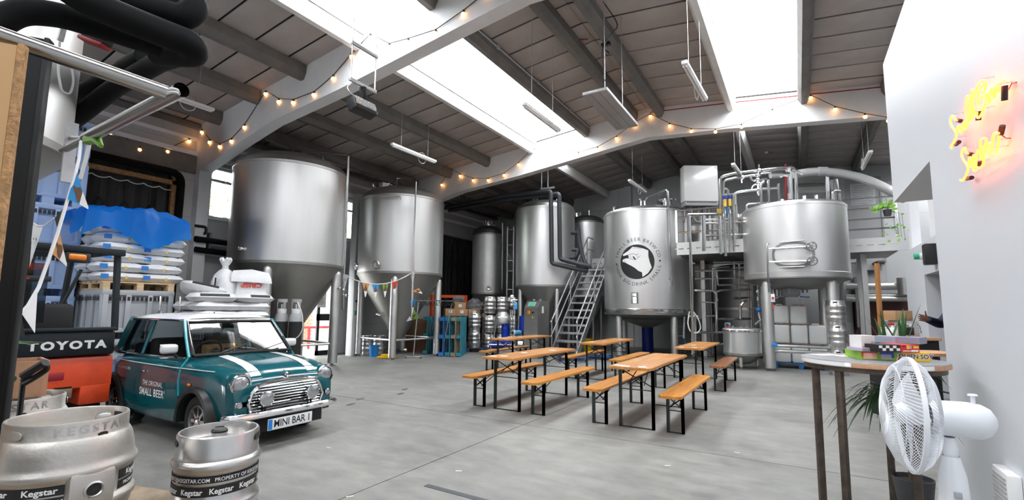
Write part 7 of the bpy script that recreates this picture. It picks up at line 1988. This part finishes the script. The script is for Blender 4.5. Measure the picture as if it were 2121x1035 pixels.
# ------------------------------------------------------------------ strap-leaved plant in a grey pot
pp_ = pd(1892,1000,3.42); zr = .27
po = thing('potted_palm', 'spiky long-leaved plant in a grey pot beneath the bar table', 'plant', (pp_.x,pp_.y,0))
MB().lathe([(.001,0),(.085,0),(.092,.01),(.122,zr-.02),(.125,zr),(.117,zr),(.112,zr-.03),(.001,zr-.035)], 36).build('plant_pot', 'pot_grey', po)
MB().lathe([(.113,zr-.03),(.001,zr-.02)], 24).build('soil', 'soil', po)
def loc_(px, py, D): q = pd(px,py,D); return Vector((q.x-pp_.x,q.y-pp_.y,q.z))
crowns = [(loc_(1834,822,3.46), 64, .42, .2), (loc_(1872,735,3.56), 7, .42, 1.0), (loc_(1838,735,3.66), 4, .42, 1.1), (loc_(1908,775,3.3), 6, .22, .1)]
for ci, (cr, nl, ln_, upf) in enumerate(crowns):
    b0 = Vector((.02*math.cos(ci*2),.02*math.sin(ci*2),zr-.03))
    MB().tube([b0, b0.lerp(cr,.5)+Vector((.02,0,.05)), cr], [.011,.010,.008], 8).build('stem', 'bark', po)
    for k in range(nl):
        a = k*2.399+ci; tl = ln_*rnd.uniform(.75,1.2); el = R(rnd.uniform(15,70)) if upf < .5 else R(rnd.uniform(66,86))
        d = Vector((math.cos(a)*math.cos(el), math.sin(a)*math.cos(el), math.sin(el)))
        P = []; prev = cr; side = Vector((-math.sin(a), math.cos(a), 0))
        droop = 1.5 if upf < .5 else .25
        for i in range(7):
            t_ = i/6; p_ = cr+d*tl*t_+Vector((0,0,-droop*tl*t_*t_*.62))
            w = .0125*math.sin(PI*min(.97,.18+t_*.80))
            P.append([p_-side*w, p_+Vector((0,0,-.002)), p_+side*w])
        MB().grid(P).build('leaf', 'leaf', po, 60)
# ------------------------------------------------------------------ things beyond the bar table
q = pd(1922,728,5.7); wt = thing('wooden_stool_table', 'tall brown wooden-topped table with black legs near the doorway', 'table', (q.x,q.y,0), .4)
zt2 = q.z
MB().prism(round_rect(.55,.55,.05), zt2-.035, zt2).build('table_top', 'crate_wood', wt, 20)
for sx in (-1,1):
    for sy in (-1,1): MB().box(sx*.22-.014,sx*.22+.014,sy*.22-.014,sy*.22+.014,0,zt2-.035).build('leg', 'black_metal', wt, 0)
    for z in (.25,.5,.75): MB().box(sx*.22-.008,sx*.22+.008,-.22,.22,z,z+.015).build('cross_bar', 'black_metal', wt, 0)
q = pd(1868,697,6.8); ct = thing('drinks_counter', 'narrow white counter behind the bar table carrying a coffee machine', 'counter', (q.x,q.y,0), YAW)
zc_ = q.z
MB().rbox(-.35,.35,-.25,.25,zc_-.04,zc_,.006).build('counter_top', 'crate_wood', ct, 30); MB().box(-.33,.33,-.22,.23,0,zc_-.04).build('counter_body', 'dark_void', ct, 0)
cm_ = thing('coffee_machine', 'small steel coffee machine on the counter behind the plant', 'coffee machine', (q.x,q.y,zc_), YAW)
MB().rbox(-.12,.15,-.14,.16,.0,.23,.012).build('machine_body', 'steel_satin', cm_, 30); MB().rbox(-.10,.06,-.15,-.13,.03,.14,.005).build('brew_recess', 'ink_black', cm_, 30)
MB().cyl((-.03,-.15,.18),(-.03,-.19,.18),.025,12).build('brew_head', 'chrome', cm_); MB().tube([(.1,-.14,.2),(.12,-.18,.15),(.12,-.19,.06)], .006, 6).build('steam_wand', 'chrome', cm_)
cbx = carton((q.x-.03,q.y-.02,zc_+.232), (.27,.2,.14), YAW+.1, 'small open cardboard box sitting on top of the coffee machine', 'cardboard', False)
sp_ = pd(1850,697,6.5); sb_ = thing('spray_bottle', 'white spray bottle with red trigger standing left of the coffee machine', 'bottle', (sp_.x,sp_.y,zc_))
MB().lathe([(.001,0),(.045,0),(.048,.02),(.048,.09),(.02,.14),(.014,.15),(.014,.17),(.001,.17)], 18).build('bottle_body', 'jerrycan', sb_); MB().rbox(-.05,.02,-.012,.012,.17,.20,.006).build('trigger_head', 'red_light', sb_, 30)
tb_ = pd(1838,697,6.7); tt_ = thing('white_tub', 'white plastic tub on the counter at far left of the coffee machine', 'tub', (tb_.x,tb_.y,zc_))
MB().rbox(-.06,.06,-.06,.06,0,.12,.012).build('tub_body', 'jerrycan', tt_, 40); MB().rbox(-.065,.065,-.065,.065,.12,.135,.005).build('tub_lid', 'white_gloss', tt_, 40)
# hanging pot plant on the walkway rail
hp_ = pd(1838,436,11.2); hp = thing('hanging_plant', 'bright green trailing plant hanging by the walkway rail', 'plant', hp_)
MB().lathe([(.001,-.13),(.07,-.13),(.09,.02),(.08,.02),(.001,.0)], 18).build('plant_pot', 'pot_grey', hp)
for k in range(46):
    a = rnd.uniform(0,2*PI); t_ = rnd.random(); r_ = .06+.24*t_ if k < 30 else rnd.uniform(.1,.25)
    z = (.14*(1-t_)+rnd.uniform(-.06,.10)) if k < 30 else -rnd.uniform(.1,.75)
    p_ = Vector((r_*math.cos(a)+(.12 if k >= 30 else -.03), r_*math.sin(a)*.6-.02, z)); s_ = rnd.uniform(.045,.085) if k < 30 else rnd.uniform(.03,.05)
    n_ = Vector((rnd.uniform(-.5,.5),-.8,rnd.uniform(.1,.8))).normalized(); u_ = n_.orthogonal().normalized(); v_ = n_.cross(u_)
    MB().add([p_+u_*s_, p_+(u_*.3+v_*.6)*s_, p_+(-u_*.6+v_*.45)*s_, p_-u_*s_*.9, p_+(-u_*.6-v_*.45)*s_, p_+(u_*.3-v_*.6)*s_], [(0,1,2,3,4,5)]).build('leaf', 'leaf_light', hp, 0)
for k in range(4):
    MB().tube([(.05,0,0),(.1+.05*k,-.05,-.1),(.10+.06*k,-.06,-.5-.08*k)], .004, 5).build('trailing_stem', 'leaf', hp)
MB().tube([(0,0,.0),(0,.02,.3)], .005, 5).build('hanger_cord', 'black_plastic', hp)
# mezzanine store shelf
sh0 = Vector((2.75, 9.9, 2.72))
sf = thing('store_shelf', 'white store shelf on the mezzanine loaded with cables', 'shelf', sh0)
for y in (-.9,.9):
    for x in (0,.4): MB().box(x-.02,x+.02,y-.02,y+.02,0,1.9).build('upright', 'white_gloss', sf, 0)
for z in (.25,.55,.85,1.15): MB().box(-.02,.42,-.92,.92,z,z+.04).build('shelf_board', 'white_gloss', sf, 0)
for k, (y, z, m_, lab) in enumerate(((-.5,.29,'black_plastic','flat black case on the lower mezzanine shelf'), (-.1,.29,'bag_blue','blue folder box on the lower mezzanine shelf'), (-.3,.59,'game_green','long green tray on the middle mezzanine shelf'), (.2,.89,'grey_plastic','grey tool case on the upper mezzanine shelf'))):
    t = thing('stored_box', lab, 'box', (sh0.x+.2,sh0.y+y,sh0.z+z)); MB().rbox(-.18,.18,-.2,.2,0,.14 if k != 2 else .05,.01).build('case_body', m_, t, 30); MB().box(-.185,-.18,-.06,.06,.02,.035).build('case_handle', 'steel_dark', t, 0)
for k in range(9):
    y = -.85+k*.2; o = MB().tube(catenary((sh0.x-.05,sh0.y+y,sh0.z+1.45), (sh0.x-.05,sh0.y+y+.3*(-1)**k,sh0.z+1.35), rnd.uniform(.2,.5), 8), .012, 6).build('hanging_cable', ('black_plastic','cable_white','teal_pallet')[k % 3], None)
    tag(o, ('black','white','teal')[k % 3]+' cable looped over the mezzanine store shelf', 'cable', ('black','white','teal')[k % 3]+' cables on the mezzanine shelf')
# ------------------------------------------------------------------ person in the doorway, mostly behind the wall end
pe = thing('person', 'person in navy jacket in the doorway reaching out an open hand', 'person', (0,0,0))
shd = pd(1976,634,7.6); elb = pd(1950,672,7.45); wri = pd(1921,661,7.3)
base = Vector((shd.x+.12, shd.y+.10, 0))
J = {}
def bm_body():
    V = [('pelvis',base+Vector((0,0,.95)),.16),('waist',base+Vector((0,0,1.12)),.15),('chest',base+Vector((0,0,1.34)),.17),('neck',base+Vector((0,0,1.50)),.06),
         ('shL',shd+Vector((0,0,-.02)),.075),('elL',elb,.085),('wrL',wri+(elb-wri)*.06,.055),('shR',base+Vector((.18,.05,1.42)),.075),('elR',base+Vector((.24,.08,1.12)),.055),('wrR',base+Vector((.20,-.05,.9)),.04),
         ('hipL',base+Vector((-.09,0,.88)),.10),('knL',base+Vector((-.11,-.03,.48)),.075),('anL',base+Vector((-.13,0,.09)),.055),('toL',base+Vector((-.22,-.12,.04)),.04),
         ('hipR',base+Vector((.09,0,.88)),.10),('knR',base+Vector((.10,-.02,.48)),.075),('anR',base+Vector((.11,.02,.09)),.055),('toR',base+Vector((.06,-.14,.04)),.04)]
    idx = {n:i for i,(n,_,_) in enumerate(V)}
    E = [('pelvis','waist'),('waist','chest'),('chest','neck'),('chest','shL'),('shL','elL'),('elL','wrL'),('chest','shR'),('shR','elR'),('elR','wrR'),('pelvis','hipL'),('hipL','knL'),('knL','anL'),('anL','toL'),('pelvis','hipR'),('hipR','knR'),('knR','anR'),('anR','toR')]
    me = bpy.data.meshes.new('body'); me.from_pydata([v[1][:] for v in V], [(idx[a],idx[b]) for a,b in E], [])
    o = bpy.data.objects.new('clothed_body', me); C.objects.link(o)
    md = o.modifiers.new('s','SKIN'); 
    for i, v in enumerate(V):
        sv = me.skin_vertices[0].data[i]; sv.radius = (v[2], v[2]*(.75 if v[0] in ('chest','waist','pelvis') else 1)); sv.use_root = (i == 0)
    o.modifiers.new('d','SUBSURF').levels = 2
    dg = bpy.context.evaluated_depsgraph_get(); dg.update()
    m2 = bpy.data.meshes.new_from_object(o.evaluated_get(dg)); o.modifiers.clear(); o.data = m2
    m2.materials.clear(); m2.materials.append(MT['navy_cloth']); m2.shade_smooth(); o.parent = pe
bm_body()
hp0 = base+Vector((-.02,-.03,1.64))
MB().sphere(hp0, .10, 20, 14, (.92,1.05,1.28)).build('head', 'skin', pe)
MB().sphere(hp0+Vector((.01,.02,.035)), .108, 18, 12, (.95,1.05,1.15)).build('hair', 'hair', pe)
MB().sphere(hp0+Vector((-.095,-.02,-.01)), .02, 8, 6, (1.2,.8,1.3)).build('nose', 'skin', pe)
for s in (-1,1): MB().sphere(hp0+Vector((-.082,s*.035-.02,.02)), .011, 8, 6).build('eye', 'ink_white', pe)
MB().sphere(hp0+Vector((-.085,-.02,-.055)), .02, 8, 6, (.4,1.2,.35)).build('mouth', 'maroon', pe)
hdir = (pd(1894,655,7.26)-wri).normalized(); hup = Vector((0,0,1)); hs = hdir.cross(hup).normalized(); hup = hs.cross(hdir)
def HP(a, b, c): return wri+(hdir*a+hup*b+hs*c)*1.18
m = MB()
P = []
for (a, hw, th, dz) in ((-.02,.026,.020,0),(.02,.034,.018,0),(.055,.042,.016,.002),(.095,.043,.013,.004),(.105,.038,.010,.004)):
    P.append([HP(a, dz+hw*math.cos(2*PI*k/14), th*math.sin(2*PI*k/14)) for k in range(14)])
m.grid(P, True); m.f.append(tuple(range(14))); m.f.append(tuple(4*14+k for k in range(13,-1,-1)))
for k, (b, l) in enumerate(((.032,.072),(.011,.082),(-.010,.076),(-.030,.060))):
    m.tube([HP(.09,b,0),HP(.09+l*.45,b*1.15,-.002),HP(.09+l*.78,b*1.2,-.008),HP(.09+l,b*1.2,-.016)], [.0095,.009,.0082,.006], 8)
m.tube([HP(.015,.028,.0),HP(.045,.055,-.012),HP(.062,.078,-.02),HP(.070,.098,-.022)], [.013,.012,.010,.007], 8)
m.build('hand', 'skin', pe, 60)
MB().tube([wri+(elb-wri)*.0, wri+(elb-wri)*.14], [.050,.056], 14).build('jacket_cuff', 'navy_cloth', pe)
# ------------------------------------------------------------------ festoon lights
def festoon(label, pts, extra_start=None):
    t = thing('festoon_string', label, 'string lights')
    cord = []
    for p in pts: cord.append(Vector(p)+Vector((0,0,.075)))
    MB().tube(cord, .008, 5).build('festoon_cord', 'black_plastic', t)
    for p in pts:
        s_ = link_mesh('lamp_socket', SOCK, t, p); b = link_mesh('bulb', BULB, s_)
    return t
SOCK = MB().lathe([(.001,.085),(.017,.08),(.019,.03),(.001,.03)], 10).mesh('lamp_socket','black_plastic')
BULB = MB().sphere((0,0,0), .038, 12, 8).mesh('bulb','glow_bulb')
f1w = [atx(x, y, -12.55) for x, y in ((150,262),(230,275),(289,310),(347,314),(392,293))]
festoon('festoon string looping along the left wall above the goods door', f1w)
festoon('festoon string draped along the nearer white roof beam', [aty(x, y, 5.64) for x, y in ((418,274),(434,295),(455,304),(479,293),(506,264),(550,195),(577,211),(607,213),(650,197),(690,163),(728,118),(767,78),(806,98),(845,88),(902,70),(960,30),(1010,-10))])
festoon('festoon string draped along the farther white roof beam', [aty(x, y, 12.34) for x, y in ((915,383),(932,352.7),(953,364.4),(980,373.5),(1011,373.5),(1044,363),(1074,341),(1102,313),(1198,320),(1238,309),(1277,287),(1314,259),(1347,241),(1387,261),(1432,272),(1482,273),(1536,263),(1600,232),(1679,203),(1730,227),(1792,242),(1840,250))])
# ------------------------------------------------------------------ hung lights, heater, projector
def batten(p0, p1, label, rods=True):
    p0 = Vector(p0); p1 = Vector(p1); d = (p1-p0); L = d.length; mid = (p0+p1)/2
    t = thing('tube_light', label, 'ceiling light', mid, math.atan2(d.y,d.x), 'hung fluorescent battens')
    MB().rbox(-L/2,L/2,-.045,.045,0,.06,.012).build('casing', 'white_gloss', t, 30)
    for s in (-.022,.022): MB().cyl((-L/2+.04,s,-.018),(L/2-.04,s,-.018),.013,8).build('fluorescent_tube', 'white_paint', t)
    for s in (-1,1):
        zz = zroof(mid.x+d.x/L*s*L*.3)-mid.z; MB().cyl((s*L*.3,0,.06),(s*L*.3,0,zz),.004,5).build('suspension_chain', 'galvanised', t)
    MB().tube([(L*.2+.14*math.cos(a),.05,.0+.14*math.sin(a)) for a in [2*PI*k/16 for k in range(17)]], .007, 5).build('cable_loop', 'cable_white', t)
batten((-8.0,7.7,5.25), (-7.97,9.25,5.25), 'tube light hung over the big tanks below the left slope')
batten((-4.0,6.95,5.04), (-4.0,8.4,5.04), 'tube light silhouetted against the central rooflight')
batten((-1.28,6.95,5.07), (-1.22,8.4,5.07), 'tube light hung left of the right-hand rooflight')
batten((-3.95,12.9,5.1), (-3.9,14.4,5.1), 'tube light hung beyond the far beam over the emblem tank')
batten((-1.25,12.7,5.1), (-1.15,14.2,5.1), 'tube light hung over the brewing pipework')
batten((1.55,13.0,5.05), (1.53,14.4,5.05), 'tube light hung at far right near the extraction duct')
batten((-9.9,3.2,5.35), (-9.9,4.7,5.35), 'tube light in the dim left bay behind the lagged pipes')
hc = [at(1206,195,4.85), at(1255,181,4.85), at(1322,258,4.85), at(1280,265,4.85)]
hm_ = (hc[0]+hc[2])/2
ht = thing('heater_panel', 'long flat grey radiant heater panel hung below the ridge', 'heater', hm_)
MB().rbox(-.205,.205,-.83,.83,-.03,.03,.01).build('panel_casing', 'heater_grey', ht, 30)
MB().box(-.20,.20,-.835,-.83,-.02,.02).build('end_cap', 'galvanised', ht, 0)
for x in (-.07,.07): MB().box(x-.003,x+.003,-.81,.81,-.034,-.03).build('panel_seam', 'steel_dark', ht, 0)
MB().box(-.1,.05,-.838,-.835,-.01,.012).build('maker_label', 'paper', ht, 0)
for y in (-.5,.4): MB().cyl((.05,y,.03),(.05,y,zroof(hm_.x)-hm_.z-.02),.007,5).build('suspension_chain', 'galvanised', ht)
MB().tube([(.05,-.5,.3),(-.02,-.45,.9),(.1,-.3,1.2),(.15,.0,1.5),(.0,-.4,1.75)], .010, 6, sm=.2).build('power_cable', 'black_plastic', ht)
pj_ = pd(750,222,7.2)
pr = thing('stage_light', 'black projector floodlight clamped below the nearer roof beam', 'floodlight', pj_, R(90))
tl_ = Matrix.Rotation(R(-18),4,'X')
MB().rbox(-.21,.21,-.09,.09,-.11,.09,.015,tl_).build('lamp_body', 'black_plastic', pr, 30)
MB().box(-.19,.19,-.096,-.09,-.05,.075,tl_).build('lamp_glass', 'lens_glass', pr, 0)
MB().box(-.215,.215,-.10,-.092,-.07,-.05,tl_).build('trim_strip', 'chrome', pr, 0)
MB().rbox(-.03,.03,-.05,.05,.08,.32,.008).build('yoke', 'panel_dark', pr, 30)
for z, w in ((.34,.26),(.92,.26)): 
    MB().rbox(-w,w,-.02,.02,z-.02,z+.03,.004).build('unistrut', 'galvanised', pr, 30)
for s in (-1,1): MB().cyl((s*.23,0,.34),(s*.23,0,zroof(pj_.x)-pj_.z),.01,8).build('drop_rod', 'galvanised', pr)
for s in (-.15,-.08,.08,.15): MB().cyl((s,0,.30),(s,0,.34),.012,6).build('strut_nut', 'chrome', pr)
MB().tube([(-.2,-.1,.05),(-.3,-.05,.12),(-.28,.02,.22),(-.2,.0,.3)], .006, 5, sm=.05).build('safety_cable', 'galvanised', pr)
for px, py, nm in ((1190,118,'smoke detector on the ceiling left of the ridge purlins'), (1447,297,'smoke detector on the ceiling beyond the far beam'), (1588,325,'smoke detector on the far right ceiling slope')):
    d_ = at(px, py, 6.5) if py < 200 else at(px,py,6.45)
    d_.z = zroof(d_.x)+.01
    t = thing('smoke_detector', 'small round white '+nm, 'smoke detector', d_)
    MB().lathe([(.055,0),(.06,-.02),(.05,-.05),(.03,-.06),(.001,-.062)], 18).build('sensor_head', 'white_gloss', t); MB().tube([(.0,0,-.01),(.25,.1,-.015)], .012, 6).build('red_conduit', 'red_pipe', t)
# red sprinkler line over the far beam, conduits on the purlins
o = MB().tube([(-3.2,12.42,zroof(-3.2)-.10),(-1.2,12.42,zroof(-1.2)-.06),(.3,12.42,zroof(.3)-.06),(2.2,12.42,zroof(2.2)-.06)], .014, 6).build('sprinkler_pipe', 'red_pipe', None); tag(o, 'thin red pipe running along the top of the far roof beam', 'pipe')
for x, lab in ((-4.93,'left of the heater panel'), (.42,'right of the right-hand rooflight')):
    o = thing('ceiling_conduit', 'grey electrical conduit along the purlin '+lab, 'conduit')
    MB().tube([(x,6.1,zroof(x)-.05),(x,12.4,zroof(x)-.05)], .018, 6).build('conduit_tube', 'galvanised', o)
    for y in (7.5,9.2,11): MB().rbox(x-.04,x+.04,y-.05,y+.05,zroof(x)-.09,zroof(x)-.02,.01).build('junction_box', 'grey_plastic', o, 30)
o = thing('hung_cable', 'black cable dangling from the ridge purlins by the heater', 'cable')
MB().tube([aty(1190,0,7.2),aty(1215,35,7.5),aty(1240,55,7.9),aty(1255,85,8.2),aty(1250,100,8.3),aty(1262,110,8.4)], .014, 6, sm=.2).build('cable', 'black_plastic', o)
q = aty(1255,92,8.3); MB().rbox(q.x-.09,q.x+.09,q.y-.04,q.y+.04,q.z-.03,q.z+.03,.01).build('plug_block', 'black_plastic', o, 30)
